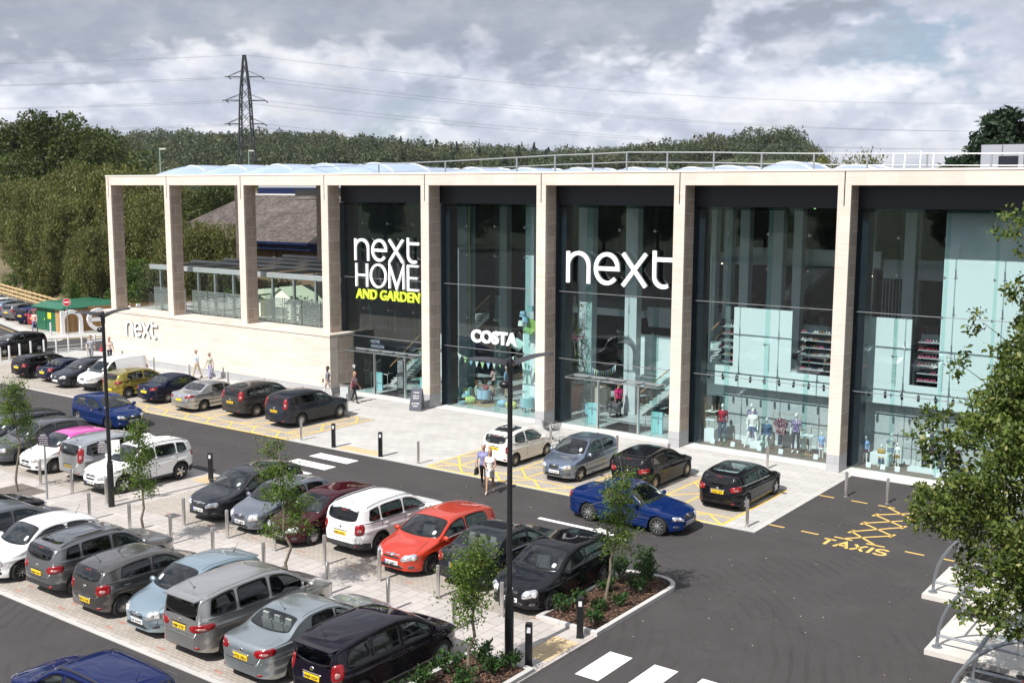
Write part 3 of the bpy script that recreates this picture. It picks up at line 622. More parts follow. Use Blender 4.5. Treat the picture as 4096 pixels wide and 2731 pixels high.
# interior shell
mb_obj('shop_floor', [((22.34, 1.26, .0), (80, 30, .04))], M_floor)
mb_obj('display_plinth_floor', [((CX[6]+.65, 1.26, .041), (80, 3.0, .07))], mat('brown_timber_floor', (.15, .10, .075), .5, var=(3, .4, (.3, 4, 1))))
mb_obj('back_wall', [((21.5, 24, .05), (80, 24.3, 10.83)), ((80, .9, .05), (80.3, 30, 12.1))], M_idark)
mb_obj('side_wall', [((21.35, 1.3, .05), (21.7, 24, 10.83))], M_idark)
mb_obj('mezzanine', [((28.9, 9.0, 4.6), (37.0, 24, 5.0)), ((37.0, 9.5, 4.1), (42.0, 24, 4.4)), ((42.2, 8.0, 3.3), (80, 24, 3.6)), ((40, 12, 7.6), (80, 24, 8.2))], M_iwhite)
mb_obj('mezzanine_parapet', [((42.2, 9.2, 7.9), (49.8, 9.3, 8.7)), ((49.8, 9.6, 7.4), (60, 9.7, 8.3)), ((37, 9.4, 4.4), (42.1, 9.5, 5.2))], mat('parapet_grey', (.66, .67, .70), .7))
for x, y, wd in ((38.5, 5, .7), (41.3, 8, .85), (42.1, 8.6, .45), (43.3, 8, .5), (44.95, 8, .78), (46.1, 8, .45), (35.5, 5.4, .8), (52.1, 6, .5), (56, 12, .6), (33.4, 3.2, .55), (48.6, 11, .6), (50.4, 12.5, .6), (31, 12, .6), (25, 12, .6), (29.0, 3.0, 1.05)):
    c_ = mat('interior_column_grey', (.50, .54, .56), .6) if x != 29.0 else mat('interior_slate', (.17, .2, .22), .6)
    mb_obj('interior_column', [((x-wd/2, y, .05), (x+wd/2, y+.5, 10.82))], c_)
# bay 4 right pale wall, brass strips
mb_obj('interior_partition', [((33.2, 2.9, .05), (35.9, 3.05, 4.4)), ((36.95, 7.0, 1.2), (42.9, 7.15, 4.0)), ((22.35, 8, .05), (24, 8.1, 10.8))], M_iblue)
mb_obj('brass_strip', [((28.42, 2.9, 3.0), (28.47, 2.95, 10.7)), ((29.55, 2.9, 4.0), (29.6, 2.95, 10.7))], mat('brass', (.8, .5, .16), .3, .8))
# display walls of the two window bays
mb_obj('display_wall', [((44.1, 2.6, 2.64), (50.93, 2.72, 3.545)), ((45.38, 2.6, 3.55), (48.17, 2.72, 6.29)), ((44.05, 2.6, 3.55), (44.17, 2.72, 8.65)), ((50.35, 2.6, 3.55), (50.9, 2.72, 6.3)),
       ((51.2, 2.6, 2.64), (80, 2.72, 3.545)), ((51.05, 2.6, 3.55), (53.37, 2.72, 6.29)), ((54.52, 2.6, 3.55), (80, 2.72, 10.8))], M_iblue)
mb_obj('display_backdrop', [((44.85, 3.0, .07), (50.9, 3.08, 2.63)), ((51.45, 3.0, .07), (66, 3.08, 2.63))], M_igrey)
mb_obj('skirting', [((44.85, 2.96, .075), (50.9, 2.998, .28)), ((51.45, 2.96, .075), (66, 2.998, .28))], M_iwhite)
# stairs
def stairs(x0, x1, y0, y1, z0, z1, n, nm='staircase', s='x'):
    g = MB()
    for k in range(n):
        a = k/n; xa = x0+(x1-x0)*a; xb = x0+(x1-x0)*(k+1)/n; z = z0+(z1-z0)*(k+1)/n
        g.box((xa, y0, z-.05), (xb+.04*(1 if x1 > x0 else -1), y1, z)); 
    o = obj(nm, g, mat('pale_stair_tread', (.55, .57, .57), .5), B)
    g = MB()
    for y in (y0-.03, y1+.01): g.add([(x0, y, z0), (x1, y, z1), (x1, y, z1-.3), (x0, y, z0-.25), (x0, y+.03, z0), (x1, y+.03, z1), (x1, y+.03, z1-.3), (x0, y+.03, z0-.25)], [(0, 1, 2, 3), (7, 6, 5, 4), (0, 4, 5, 1), (3, 2, 6, 7)])
    obj('stringer', g, M_igrey, o)
    g = MB()
    for y in (y0-.05, y1+.05): g.tube([(x0, y, z0+1), (x1, y, z1+1)], .03, 6)
    obj('handrail', g, mat('oak_handrail', (.42, .24, .11), .5), o)
    g = MB()
    for y in (y0-.05, y1+.05): g.add([(x0, y, z0), (x1, y, z1), (x1, y, z1+.95), (x0, y, z0+.95), (x0, y+.015, z0), (x1, y+.015, z1), (x1, y+.015, z1+.95), (x0, y+.015, z0+.95)], [(0, 1, 2, 3), (7, 6, 5, 4), (0, 4, 5, 1), (3, 2, 6, 7)])
    obj('stair_glass', g, M_bal, o)
stairs(22.5, 24.9, 4.2, 5.6, .1, 2.2, 12); stairs(24.9, 27.6, 6.0, 7.2, 2.2, 4.4, 12)
stairs(38.9, 41.6, 5.2, 7.0, .1, 2.3, 12); stairs(41.6, 43.4, 5.2, 7.0, 2.4, 4.2, 10)
g = MB(); g.box((33.5, 5.6, .05), (36.6, 6.3, 1.1)); tag(obj('service_counter', g, mat('pale_timber', (.46, .42, .35), .6, var=(3, .2))), 'long pale counter inside behind the terracotta plant pot', 'counter')
# lettering on the building
def sign(name, label, parent=B): 
    o = thing(name, None, None); del_ = o; o.parent = parent
    return o
M_sign = mat('white_sign_face', (.86, .86, .86), .4, emit=((1, 1, 1), .28)); M_signs = mat('sign_return_grey', (.30, .31, .32), .4, .5); M_lime = mat('lime_sign_face', (.62, .78, .06), .4, emit=((.6, .8, .05), .15))
def flat(y): return lambda x, z, d: (x, y-d, z)
def next_sign(x0, wd, z0, xh, th, y, dep, label):
    g = MB(); letters(g, 'next', x0, wd, z0, xh, th, dep, flat(y)); 
    # sides in grey: a second, slightly narrower set behind
    o = obj('sign_lettering', g, M_sign, B); o['label'] = label
    g = MB(); letters(g, 'next', x0, wd, z0, xh, th+.012, dep*.8, flat(y+.002+dep*.25)); obj('letter_return', g, M_signs, o)
next_sign(37.30, 5.85, 7.12, 1.52, .19, .95, .14, 'large white lower-case shop name across the middle bay')
next_sign(22.93, 4.87, 7.62, 1.22, .15, .95, .12, 'white lower-case shop name over the home and garden entrance')
next_sign(3.15, 3.45, 1.95, .93, .12, -.66, .07, 'white raised shop name on the low stone wall')
next_sign(21.9, .66, 1.4, .16, .03, 1.17, .02, 'small white shop name beside the home entrance')
g = MB(); letters(g, 'HOME', 22.97, 4.85, 6.16, 1.30, .105, .12, flat(.95)); obj('sign_lettering', g, M_sign, B)['label'] = 'thin white capitals HOME under the shop name'
textobj('sign_lettering', 'AND GARDEN', .8, .1, M_lime, B, Matrix.Translation((23.0, .9, 5.49)) @ FACE, .014, width=4.78, height=.56)['label'] = 'lime green capitals AND GARDEN'
textobj('sign_lettering', 'COSTA', .95, .1, M_sign, B, Matrix.Translation((31.32, .9, 3.72)) @ FACE, .035, width=2.98, height=.68)['label'] = 'bold white capitals of the cafe name'
for j, tx_ in enumerate(('HOME', 'GARDEN')): textobj('inner_sign', tx_, .26, .02, mat('grey_sign', (.35, .36, .45), .5), B, Matrix.Translation((22.5+.03*j, 2.5, 2.72-.27*j)) @ FACE, .006)
textobj('inner_sign', 'welcome', .22, .02, M_dark, B, Matrix.Translation((36.2, 6.9, 3.25)) @ FACE, .002); textobj('inner_sign', 'HEDGE END', .22, .02, M_dark, B, Matrix.Translation((36.1, 6.9, 2.35)) @ FACE, .002)
# terrace screens: tall glass, louvre panels, grey frame, pergola
for x0, x1 in ((1.62, CX[1]-.3), (CX[1]+.3, CX[2]-.3), (CX[2]+.3, CX[3]-.3)):
    k = 3 if x1-x0 < 5.4 else 4; dx = (x1-x0)/k
    for j in range(k):
        a, b = x0+j*dx, x0+(j+1)*dx
        sc = mb_obj('glass_screen', [((a+.02, 1.28, 3.5), (b-.02, 1.3, 6.5))], M_bal)
        if not (j == 0 and x0 < 2): mb_obj('louvre_panel', [((a+.05, 1.42, z), (b-.05, 1.45, z+.055)) for z in np.arange(3.58, 5.0, .105)]+[((a+.05, 1.452, 3.5), (a+.09, 1.47, 5.05)), ((b-.09, 1.452, 3.5), (b-.05, 1.47, 5.05))], mat('louvre_slat', (.22, .22, .22), .6))
        mb_obj('screen_clip', [((a-.04, 1.24, z), (a+.04, 1.28, z+.04)) for z in (3.55, 4.6, 6.2)], M_steel, sc)
for x in (3.9, 7.9, 9.6, 11.4, 15.1, 17.0, 18.9): mb_obj('terrace_post', [((x-.07, 1.6, 3.456), (x+.07, 1.75, 6.2))], M_grey)
mb_obj('terrace_beam', [((2.82, 1.55, 6.2), (21.1, 1.8, 6.5))], mat('mid_grey_metal', (.42, .43, .44), .4, .3))
mb_obj('pergola', [((3+k*2.9, 1.81, 6.25), (3.15+k*2.9, 13.8, 6.45)) for k in range(7)]+[((2.8, 5+2.8*k, 6.46), (21.1, 5.25+2.8*k, 6.62)) for k in range(4)], M_grey)
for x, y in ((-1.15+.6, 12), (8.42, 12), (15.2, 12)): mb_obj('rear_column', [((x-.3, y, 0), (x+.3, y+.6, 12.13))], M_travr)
mb_obj('rear_beam', [((-.8, 12, 11.95), (15.6, 12.6, 12.135))], M_dark)
# terrace goods
for x, y, s in ((11.3, 4.2, 1.0), (13.3, 5.1, 1.15), (15.4, 4.0, .9), (18.0, 4.6, .85)):
    lab = {11.3: 'small pale green garden shed at the left of the terrace group', 13.3: 'largest pale green garden shed with two shade bars on its roof', 15.4: 'cream garden shed behind the third stone column', 18.0: 'low pale shed near the right end of the terrace'}[x]
    t = thing('garden_shed', lab, 'shed', (x, y, 3.46), 0, 'garden sheds on the terrace')
    g = MB(); g.box((-.8*s, -1*s, 0), (.8*s, 1*s, 1.15*s)); g.add([(-.8*s, -1*s, 1.15*s), (.8*s, -1*s, 1.15*s), (0, -1*s, 1.6*s)], [(0, 1, 2)]); g.add([(-.8*s, 1*s, 1.15*s), (.8*s, 1*s, 1.15*s), (0, 1*s, 1.6*s)], [(0, 2, 1)]); obj('wall', g, mat('cream_boards', (.72, .74, .62), .7, var=(2, .1, (1, 1, 12))), t)
    g = MB()
    for sg in (-1, 1): g.add([(0, -1.12*s, 1.66*s), (sg*.95*s, -1.12*s, 1.1*s), (sg*.95*s, 1.12*s, 1.1*s), (0, 1.12*s, 1.66*s), (0, -1.12*s, 1.61*s), (sg*.95*s, -1.12*s, 1.05*s), (sg*.95*s, 1.12*s, 1.05*s), (0, 1.12*s, 1.61*s)], [(0, 1, 2, 3), (7, 6, 5, 4), (0, 4, 5, 1), (3, 2, 6, 7), (1, 5, 6, 2)])
    obj('roof', g, mat('pale_green_roof', (.42, .50, .38), .8), t)
# roof cushions and rail
M_etfe = bpy.data.materials.new('etfe_cushion'); M_etfe.use_nodes = True; q = M_etfe.node_tree.nodes['Principled BSDF']
q.inputs['Base Color'].default_value = (.36, .46, .64, 1); q.inputs['Roughness'].default_value = .22; q.inputs['Coat Weight'].default_value = .6; q.inputs['Alpha'].default_value = .92
def cushion(x, y0, y1, wd, h, z0=12.27):
    nx, ny = 14, 20; v = []; f = []
    for j in range(ny+1):
        for i in range(nx+1):
            a = -1+2*i/nx; b = -1+2*j/ny
            v.append((x+a*wd/2, (y0+y1)/2+b*(y1-y0)/2, z0+h*(1-abs(a)**2.2)*(1-abs(b)**2.4)**.8 if abs(b) < 1 else z0))
    for j in range(ny):
        for i in range(nx): k = j*(nx+1)+i; f.append((k, k+1, k+nx+2, k+nx+1))
    g = MB(); g.add(v, f); c = obj('roof_cushion', g, M_etfe, B, True)
    g = MB()
    for sg in (-1, 1): g.tube([(x+sg*wd/2, y0, z0+.03), (x+sg*wd/2, y1, z0+.03)], .05, 6)
    for yy in (y0+.33*(y1-y0), y0+.66*(y1-y0)):
        b = (2*(yy-y0)/(y1-y0)-1); g.tube([(x+a*wd/2, yy, z0+.02+h*(1-abs(a)**2.2)*(1-abs(b)**2.4)**.8) for a in np.linspace(-1, 1, 13)], .03, 5)
    obj('cushion_seam', g, mat('white_seam', (.75, .78, .82), .4), c, True)
for k in range(5): cushion(.5+k*4.35, 4.2, 13+k*.5, 4.25, 1.02)
for k in range(6): cushion(-6+k*4.35, 17, 27, 4.2, 1.0)
for k in range(5): cushion(22.3+k*3.4, 9+k, 19+k, 3.3, .72)
for k in range(3): cushion(41.2+k*3.4, 7.4, 15.5, 3.35, [.62, .8, .6][k])
RAIL = [(14, 12.95), (20, 13.11), (25.31, 13.20), (30.47, 13.35), (33.04, 13.43), (35.45, 13.46), (37.52, 13.51), (39.88, 13.47), (42.45, 13.42), (44.95, 13.34), (47.53, 13.28), (50.02, 13.23), (52.63, 13.19), (55.27, 13.15), (58, 13.12), (61, 13.1), (64, 13.1)]
g = MB(); g.tube([(x, 6, z) for x, z in RAIL], .032, 6); g.tube([(x, 6, z-.5) for x, z in RAIL], .026, 6)
rl = obj('roof_handrail', g, M_steel, B, True)
for x, z in RAIL:
    g = MB(); g.box((x-.035, 5.965, 12.2), (x+.035, 6.035, z)); obj('rail_post', g, M_grey, rl)
g = MB(); g.box((52.75, 14.5, 12.3), (66, 20, 13.86)); pl_ = obj('plant_enclosure', g, mat('grey_panel', (.30, .31, .34), .5, .2), B)
for k in range(10): g = MB(); g.box((52.75+k*1.0-.01, 14.47, 12.3), (52.75+k*1.0+.01, 14.499, 13.84)); obj('panel_joint', g, M_dark, pl_)
g = MB(); g.box((53.6, 14.46, 12.3), (54.5, 14.498, 13.3)); obj('hatch', g, M_dark, pl_)

# shop interior: goods rails on the upper floor, ceiling lamps that are lit
M_spot = mat('lit_ceiling_lamp', (1, .8, .5), .4, emit=((1, .72, .4), 9))
rl_ = random.Random(4)
for i in range(26):
    x, y, z = rl_.uniform(37, 62), rl_.uniform(9.5, 20), rl_.choice([7.4, 10.6, 7.4, 3.2]); g = MB(); g.cyl((x, y, z), .045, .05, 8); obj('ceiling_lamp', g, M_spot, B)
for i in range(16):
    x, y = 43+i*1.25, rl_.uniform(9, 13); g = MB(); g.tube([(x, y, 3.6), (x, y, 5.0), (x+1.0, y, 5.0), (x+1.0, y, 3.6)], .02, 5)
    for k in range(9): c_ = k; g.box((x+.08+k*.1, y-.2, 3.95+.1*(k % 3)), (x+.15+k*.1, y+.2, 4.95), 1+(i+k//3) % 4)
    obj('garment_rail', g, [M_steel]+[mat('garment_%d' % q, c_, .9) for q, c_ in enumerate([(.25, .03, .05), (.04, .05, .12), (.4, .38, .36), (.03, .03, .035)])], B)
for i in range(9):
    g = MB(); x = 50+i*.16; g.box((x, 9.0, 5.2), (x+.05, 9.05, 7.4)); obj('timber_slat', g, M_igrey, B)
g = MB(); g.add([(42.6, 9.2, 3.6), (42.6, 10.4, 3.6), (46.6, 12.6, 7.7), (46.6, 11.4, 7.7), (42.6, 9.2, 4.5), (42.6, 10.4, 4.5), (46.6, 12.6, 8.6), (46.6, 11.4, 8.6)], [(0, 1, 2, 3), (0, 3, 7, 4), (1, 5, 6, 2)]); obj('escalator', g, M_igrey, B)
# ------------------------------------------------------------------ cars
def pchip(xs, ys, x):
    xs = np.asarray(xs, float); ys = np.asarray(ys, float); h = np.diff(xs); d = np.diff(ys)/h; m = np.zeros_like(ys)
    m[1:-1] = np.where(d[:-1]*d[1:] > 0, 2*d[:-1]*d[1:]/np.where(d[:-1]+d[1:] == 0, 1, d[:-1]+d[1:]), 0); m[0] = d[0]; m[-1] = d[-1]
    x = np.clip(x, xs[0], xs[-1]); i = np.clip(np.searchsorted(xs, x, side='right')-1, 0, len(xs)-2); t = (x-xs[i])/h[i]
    return ys[i]*(2*t**3-3*t**2+1)+m[i]*h[i]*(t**3-2*t**2+t)+ys[i+1]*(-2*t**3+3*t**2)+m[i+1]*h[i]*(t**3-t**2)
def paintmat(name, col, metal=.35, rough=.32):
    dk = max(col) < .12
    return mat('paint_'+name, col, .45 if dk else rough, 0 if dk else metal, .75 if dk else .9, .0 if dk else .5, coatr=.02)
M_cg = glassmat('car_glass', (.50, .56, .56), 1.5, 0, (1, 1, 1), 1.6); M_cgd = glassmat('car_privacy_glass', (.03, .035, .04), 1.5, 0, (1, 1, 1), 1.3)
M_frit = mat('window_surround', (.012, .012, .013), .25); M_tyre = mat('tyre_rubber', (.018, .018, .018), .85); M_blackp = mat('black_plastic', (.028, .028, .030), .55, bump=(120, .1))
M_under = mat('car_underside', (.008, .008, .008), .9); M_seat = mat('seat_cloth_dark', (.085, .088, .09), .9); M_seatl = mat('seat_cloth_light', (.38, .37, .34), .9)
M_rim = mat('alloy_rim', (.55, .55, .56), .3, .85); M_rimd = mat('dark_alloy_rim', (.16, .16, .17), .3, .85); M_hub = mat('brake_dark', (.03, .03, .03), .6, .3)
M_head = mat('headlamp_reflector', (.62, .64, .66), .14, .75, 1.0, var=(22, .45)); M_headd = mat('headlamp_dark', (.06, .06, .07), .2, .3, 1.0); M_lens = mat('lamp_lens', (.9, .9, .92), .08, .6, 1.0)
M_tail = mat('tail_lamp_red', (.22, .003, .006), .25, 0, .5, var=(14, .5)); M_tailc = mat('tail_lamp_clear', (.42, .22, .2), .15, .3, .6, var=(18, .4)); M_chrome = mat('chrome_trim', (.75, .75, .76), .12, 1.0)
M_py = mat('yellow_number_plate', (.86, .56, .02), .5); M_pw = mat('white_number_plate', (.80, .80, .78), .5); M_pt = mat('plate_character', (.01, .01, .01), .5); M_pb = mat('plate_blue_band', (.02, .08, .4), .5)
M_grille = mat('grille_black', (.015, .015, .016), .45); M_amber = mat('amber_lens', (.7, .2, .02), .2, 0, 1)
PROF = {  # centre line: (s/L, z/H) pairs; s measured from the nose
 'hatch': dict(top=[(0, .42), (.012, .455), (.04, .50), (.12, .575), (.25, .665), (.40, .905), (.455, .962), (.56, 1.0), (.70, .995), (.86, .95), (.935, .905), (.965, .80), (.985, .655), (.995, .52), (1, .46)], cowl=.25, rf=.44, rr=.925, rb=.984, belt=(.625, .665), drear='h'),
 'mini': dict(top=[(0, .42), (.014, .46), (.04, .50), (.12, .575), (.235, .655), (.37, .90), (.43, .965), (.55, 1.0), (.70, .99), (.85, .935), (.925, .87), (.965, .74), (.985, .62), (.995, .5), (1, .44)], cowl=.235, rf=.42, rr=.90, rb=.983, belt=(.62, .655), drear='h'),
 'mpv': dict(top=[(0, .40), (.012, .43), (.04, .48), (.12, .56), (.20, .63), (.36, .90), (.42, .96), (.55, 1.0), (.75, .99), (.90, .955), (.955, .92), (.975, .78), (.988, .60), (.996, .48), (1, .42)], cowl=.20, rf=.41, rr=.955, rb=.987, belt=(.60, .62), drear='h'),
 'suv': dict(top=[(0, .42), (.012, .46), (.035, .52), (.12, .605), (.26, .665), (.39, .905), (.445, .965), (.55, 1.0), (.72, .995), (.88, .955), (.94, .915), (.968, .79), (.982, .655), (.995, .52), (1, .46)], cowl=.26, rf=.43, rr=.93, rb=.981, belt=(.63, .665), drear='h'),
 'saloon': dict(top=[(0, .40), (.010, .44), (.035, .50), (.12, .58), (.28, .665), (.40, .88), (.465, .965), (.55, 1.0), (.64, .995), (.73, .93), (.845, .735), (.90, .72), (.965, .70), (.985, .64), (.996, .5), (1, .44)], cowl=.28, rf=.45, rr=.715, rb=.83, belt=(.63, .66), drear='s'),
 'estate': dict(top=[(0, .40), (.010, .44), (.035, .50), (.12, .575), (.26, .66), (.385, .89), (.445, .96), (.55, 1.0), (.72, .995), (.88, .965), (.935, .92), (.968, .78), (.985, .62), (.995, .5), (1, .44)], cowl=.26, rf=.43, rr=.925, rb=.984, belt=(.62, .64), drear='h'),
 'van': dict(top=[(0, .36), (.012, .40), (.04, .46), (.10, .52), (.20, .58), (.33, .82), (.385, .91), (.50, .985), (.70, 1.0), (.92, .985), (.975, .95), (.99, .80), (.994, .6), (.997, .42), (1, .36)], cowl=.20, rf=.365, rr=.97, rb=.985, belt=(.54, .56), drear='h'),
}
PLATE_ME = {}
def make_rim(style, r, m, w=.2):
    """rim in its own frame: faces +Y"""
    g = MB(); ro = r*.66 if style != 'big' else r*.72
    g.lathe((0, 0, 0), [(ro*.93, -.02), (ro, .0), (ro*1.02, .035), (ro*.95, .05), (ro*.88, .03), (ro*.84, -.04)], 28, 0, 'y', False)
    n = {'five': 5, 'ten': 10, 'multi': 14, 'seven': 7, 'big': 10, 'cap': 8, 'six': 6}[style]
    for k in range(n):
        a = 2*math.pi*k/n+.3
        ca, sa = math.cos(a), math.sin(a); w0 = ro*{5: .17, 6: .15, 7: .13, 8: .16, 10: .075, 14: .045}[n]; w1 = w0*(1.25 if n < 9 else .9)
        p = []
        for rr, ww, yy in ((ro*.12, w0, -.045), (ro*.9, w1, -.03)):
            for sg in (-1, 1): p.append((rr*ca-sg*ww*sa, yy, rr*sa+sg*ww*ca)); p.append((rr*ca-sg*ww*sa, yy+.035, rr*sa+sg*ww*ca))
        g.add(p, [(0, 2, 6, 4), (1, 5, 7, 3), (0, 4, 5, 1), (2, 3, 7, 6)])
    g.lathe((0, 0, 0), [(ro*.2, .035), (ro*.2, -.05), (ro*.1, -.055)], 12, 0, 'y')
    if style == 'cap': g.lathe((0, 0, 0), [(ro*.55, -.03), (ro*.5, -.042), (ro*.1, -.05)], 16, 0, 'y')
    return g
def make_tyre(r, w):
    g = MB(); h = w/2
    g.lathe((0, 0, 0), [(r*.64, -h*.75), (r*.70, -h*.95), (r*.86, -h), (r*.965, -h*.82), (r, -h*.5), (r, h*.5), (r*.965, h*.82), (r*.86, h), (r*.7, h*.95), (r*.64, h*.75), (r*.64, -h*.75)], 32, 0, 'y', False)
    g.lathe((0, 0, 0), [(.02, -h*.35), (r*.66, -h*.35), (r*.66, h*.3), (.02, h*.3)], 20, 1, 'y')
    return g
WH = {}; rr_c = random.Random(31); M_sticker = mat('paper_permit', (.62, .66, .62), .5, var=(30, .3))
class Car:
    def __init__(c, kind, L, W, H, wb, fo, **k):
        c.kind = kind; c.p = PROF[kind]; c.L, c.W, c.H, c.wb, c.fo = L, W, H, wb, fo; c.k = k
        c.r = k.get('r', .31 if H < 1.6 else .34); c.sill = k.get('sill', .2 if H < 1.6 else .26)
        c.tx = [a*L for a, b in c.p['top']]; c.tz = [b*H for a, b in c.p['top']]
        c.axs = (fo, fo+wb)
    def ztop(c, s): return pchip(c.tx, c.tz, s)
    def w(c, s):
        W2 = c.W/2; L = c.L; u = np.clip(1-s/.75, 0, 1); v = np.clip(1-(L-s)/.55, 0, 1)
        return W2*(1-.36*u**2.6-.10*u)*(1-.27*v**3.0-.055*v)*(1-.015*np.cos(math.pi*s/L)**2)
    def drop(c, s):
        L = c.L; a = c.p['cowl']*L; b = c.p['rf']*L
        d = pchip([0, .06*L, .5*a, a, (a+b)/2, b+.05*L, .75*L, c.p['rr']*L, c.p['rb']*L, L], [.05, .075, .085, .10, .15, .10, .09, .10, .12 if c.p['drear'] == 'h' else .08, .05], s)
        return d*(.8 if c.kind == 'van' else 1)
    def belt(c, s):
        b0, b1 = c.p['belt']; return c.H*(b0+(b1-b0)*np.clip((s/c.L-.25)/.6, 0, 1))
    def zlow(c, s):
        L = c.L; z = c.sill+.0*s; z = z+.05*np.clip(1-s/.35, 0, 1)+.09*np.clip(1-(L-s)/.4, 0, 1); Rr = c.r*1.17
        for a in c.axs:
            q = Rr**2-(s-a)**2; z = np.where(q > 0, np.maximum(z, c.r+np.sqrt(np.maximum(q, 0))), z)
        return z
    def side(c, z):
        t = (z-c.H*.40)/(c.H*.30); f = 1-.035*t**2*(t > 0)-.025*t**2*(t < 0); return f-.03*np.clip((c.sill+.1-z)/.12, 0, 1)
    def yside(c, s, z):
        zb = c.belt(s); tn = c.k.get('tumble', .30 if c.kind not in ('van', 'suv', 'mpv') else .22)
        lo = c.w(s)*c.side(np.minimum(z, zb)); e = np.maximum(z-zb, 0); 
        zc = c.H*(.455+.07*s/c.L); h = .022*np.exp(-((z-zc)/.05)**2)-.016*np.exp(-((z-c.H*.30)/.07)**2)
        return lo-e*tn-.12*e**2-(.018 if True else 0)*np.clip(e/.02, 0, 1)+h*(z < zb)
    def stations(c):
        L = c.L; s = list(np.concatenate([[0, .006, .018, .04, .07], np.arange(.10, L-.10, .033), [L-.07, L-.04, L-.018, L-.006, L]])); Rr = c.r*1.17
        for a in c.axs:
            for t in (.999, .985, .95, .88): s += [a-Rr*t, a+Rr*t]
            s += [a-Rr*1.004, a+Rr*1.004]
        s = np.unique(np.round(s, 4)); keep = [s[0]]
        for v in s[1:]:
            if v-keep[-1] > .003: keep.append(v)
        keep[-1] = L; return np.array(keep)
    def body(c):
        S = c.stations(); NL, NU, NT = 22, 10, 13; zt = c.ztop(S); d = c.drop(S); zl = np.minimum(c.zlow(S), zt-.03); zse = np.maximum(zt-d, zl+.01); zb = np.minimum(c.belt(S), zse)
        pts = []
        for j in range(NL): t = j/(NL-1); z = zl+(zb-zl)*t; pts.append((c.yside(S, z), z))
        for j in range(1, NU+1): t = j/NU; z = zb+(zse-zb)*t; pts.append((c.yside(S, z), z))
        yse = c.yside(S, zse); n = 2.7
        for j in range(1, NT+1):
            th = math.pi/2*(j/NT)**1.25; pts.append((yse*max(0, math.cos(th))**(2/n), zse+(zt-zse)*math.sin(th)**(2/n)))
        Y = np.array([a for a, b in pts]).T; Z = np.array([b for a, b in pts]).T; n_s, m = Y.shape
        # pillow ends
        for idx, sh in ((0, .93), (1, .965), (2, .988)):
            for e in (idx, n_s-1-idx):
                zc = (Z[e].max()+Z[e].min())/2; Y[e] *= sh; Z[e] = zc+(Z[e]-zc)*sh
        Yf = np.concatenate([Y, -Y[:, -2::-1]], 1); Zf = np.concatenate([Z, Z[:, -2::-1]], 1); mf = Yf.shape[1]
        X = np.repeat((c.L/2-S)[:, None], mf, 1)
        # bow the nose and tail in plan
        X = X-np.clip(1-S/.25, 0, 1)[:, None]*.07*(np.abs(Yf)/(c.W/2))**2+np.clip(1-(c.L-S)/.25, 0, 1)[:, None]*.05*(np.abs(Yf)/(c.W/2))**2
        v = np.stack([X, Yf, Zf], -1).reshape(-1, 3); i = np.arange(mf-1)[None, :]+np.arange(n_s-1)[:, None]*mf
        f = np.stack([i, i+mf, i+mf+1, i+1], -1).reshape(-1, 4)
        row = np.repeat(np.arange(n_s-1)[:, None], mf-1, 1).ravel(); colj = np.repeat(np.arange(mf-1)[None, :], n_s-1, 0).ravel()
        # end caps: fan between mirrored halves
        caps = []
        for e, sg in ((0, 1), (n_s-1, -1)):
            for j in range(m-1):
                a = e*mf+j; b = e*mf+j+1; c2 = e*mf+mf-2-j; d2 = e*mf+mf-1-j
                if b == c2: continue
                caps.append((a, b, c2, d2) if sg > 0 else (d2, c2, b, a))
        capn = len(caps); f = np.concatenate([f, np.array(caps)]); row = np.concatenate([row, [0 if k < capn//2 else n_s-2 for k in range(capn)]]); colj = np.concatenate([colj, np.full(capn, -1)])
        c.v, c.f, c.row, c.colj, c.S = v, f, row, colj, S; c.NL, c.NU, c.NT, c.m, c.mf = NL, NU, NT, m, mf
        c.bvh = BVHTree.FromPolygons([tuple(q) for q in v.tolist()], f.tolist()); return c
    def X(c, s): return c.L/2-s
    def patch(c, tgt, dirv, w, h, nu=7, nv=5, off=.006, sq=6, shear=0, taper=0, mapf=None, border=None, skew=0):
        """project a rounded rectangle onto the body. tgt: point near surface; dirv: ray direction (into body).
        mapf(u, v) in [-1,1] may give explicit in-plane coordinates (a, b)."""
        D = Vector(dirv).normalized(); Zv = Vector((0, 0, 1)); T = D.cross(Zv)
        if T.length < 1e-3: T = Vector((0, 1, 0)); Zv = Vector((1, 0, 0))
        T.normalize(); Uz = T.cross(D).normalized() if abs(D.z) < .99 else Zv
        us = np.linspace(-1, 1, nu); vs = np.linspace(-1, 1, nv)
        if border: 
            us = np.concatenate([[-1], np.linspace(-1+2*border/w, 1-2*border/w, nu), [1]]); vs = np.concatenate([[-1], np.linspace(-1+2*border/h, 1-2*border/h, nv), [1]])
        P = []; Q = []; bad = 0
        for vv in vs:
            for uu in us:
                a, b = uu, vv
                if a or b:
                    mx = max(abs(a), abs(b)); ca, sa = a/math.hypot(a, b), b/math.hypot(a, b)
                    k = (max(abs(ca), abs(sa)))/((abs(ca)**sq+abs(sa)**sq)**(1/sq)); a, b = a*k, b*k
                if mapf: pa, pb = mapf(a, b)
                else: pa, pb = a*w/2*(1+taper*b)+shear*b*h/2, b*h/2+skew*a*w/2
                o = Vector(tgt)+T*pa+Uz*pb-D*1.5
                hit, nr, _, _ = c.bvh.ray_cast(o, D, 3.2)
                if hit is None:
                    hit, nr, _, _ = c.bvh.find_nearest(Vector(tgt)+T*pa+Uz*pb); bad += 1
                if nr.dot(D) > 0: nr = -nr
                P.append(hit+nr*off); Q.append((pa, pb))
        n1, n2 = len(us), len(vs); F = []; MI = []
        for j in range(n2-1):
            for i in range(n1-1):
                k = j*n1+i; F.append((k, k+1, k+n1+1, k+n1)); MI.append(1 if border and (i in (0, n1-2) or j in (0, n2-2)) else 0)
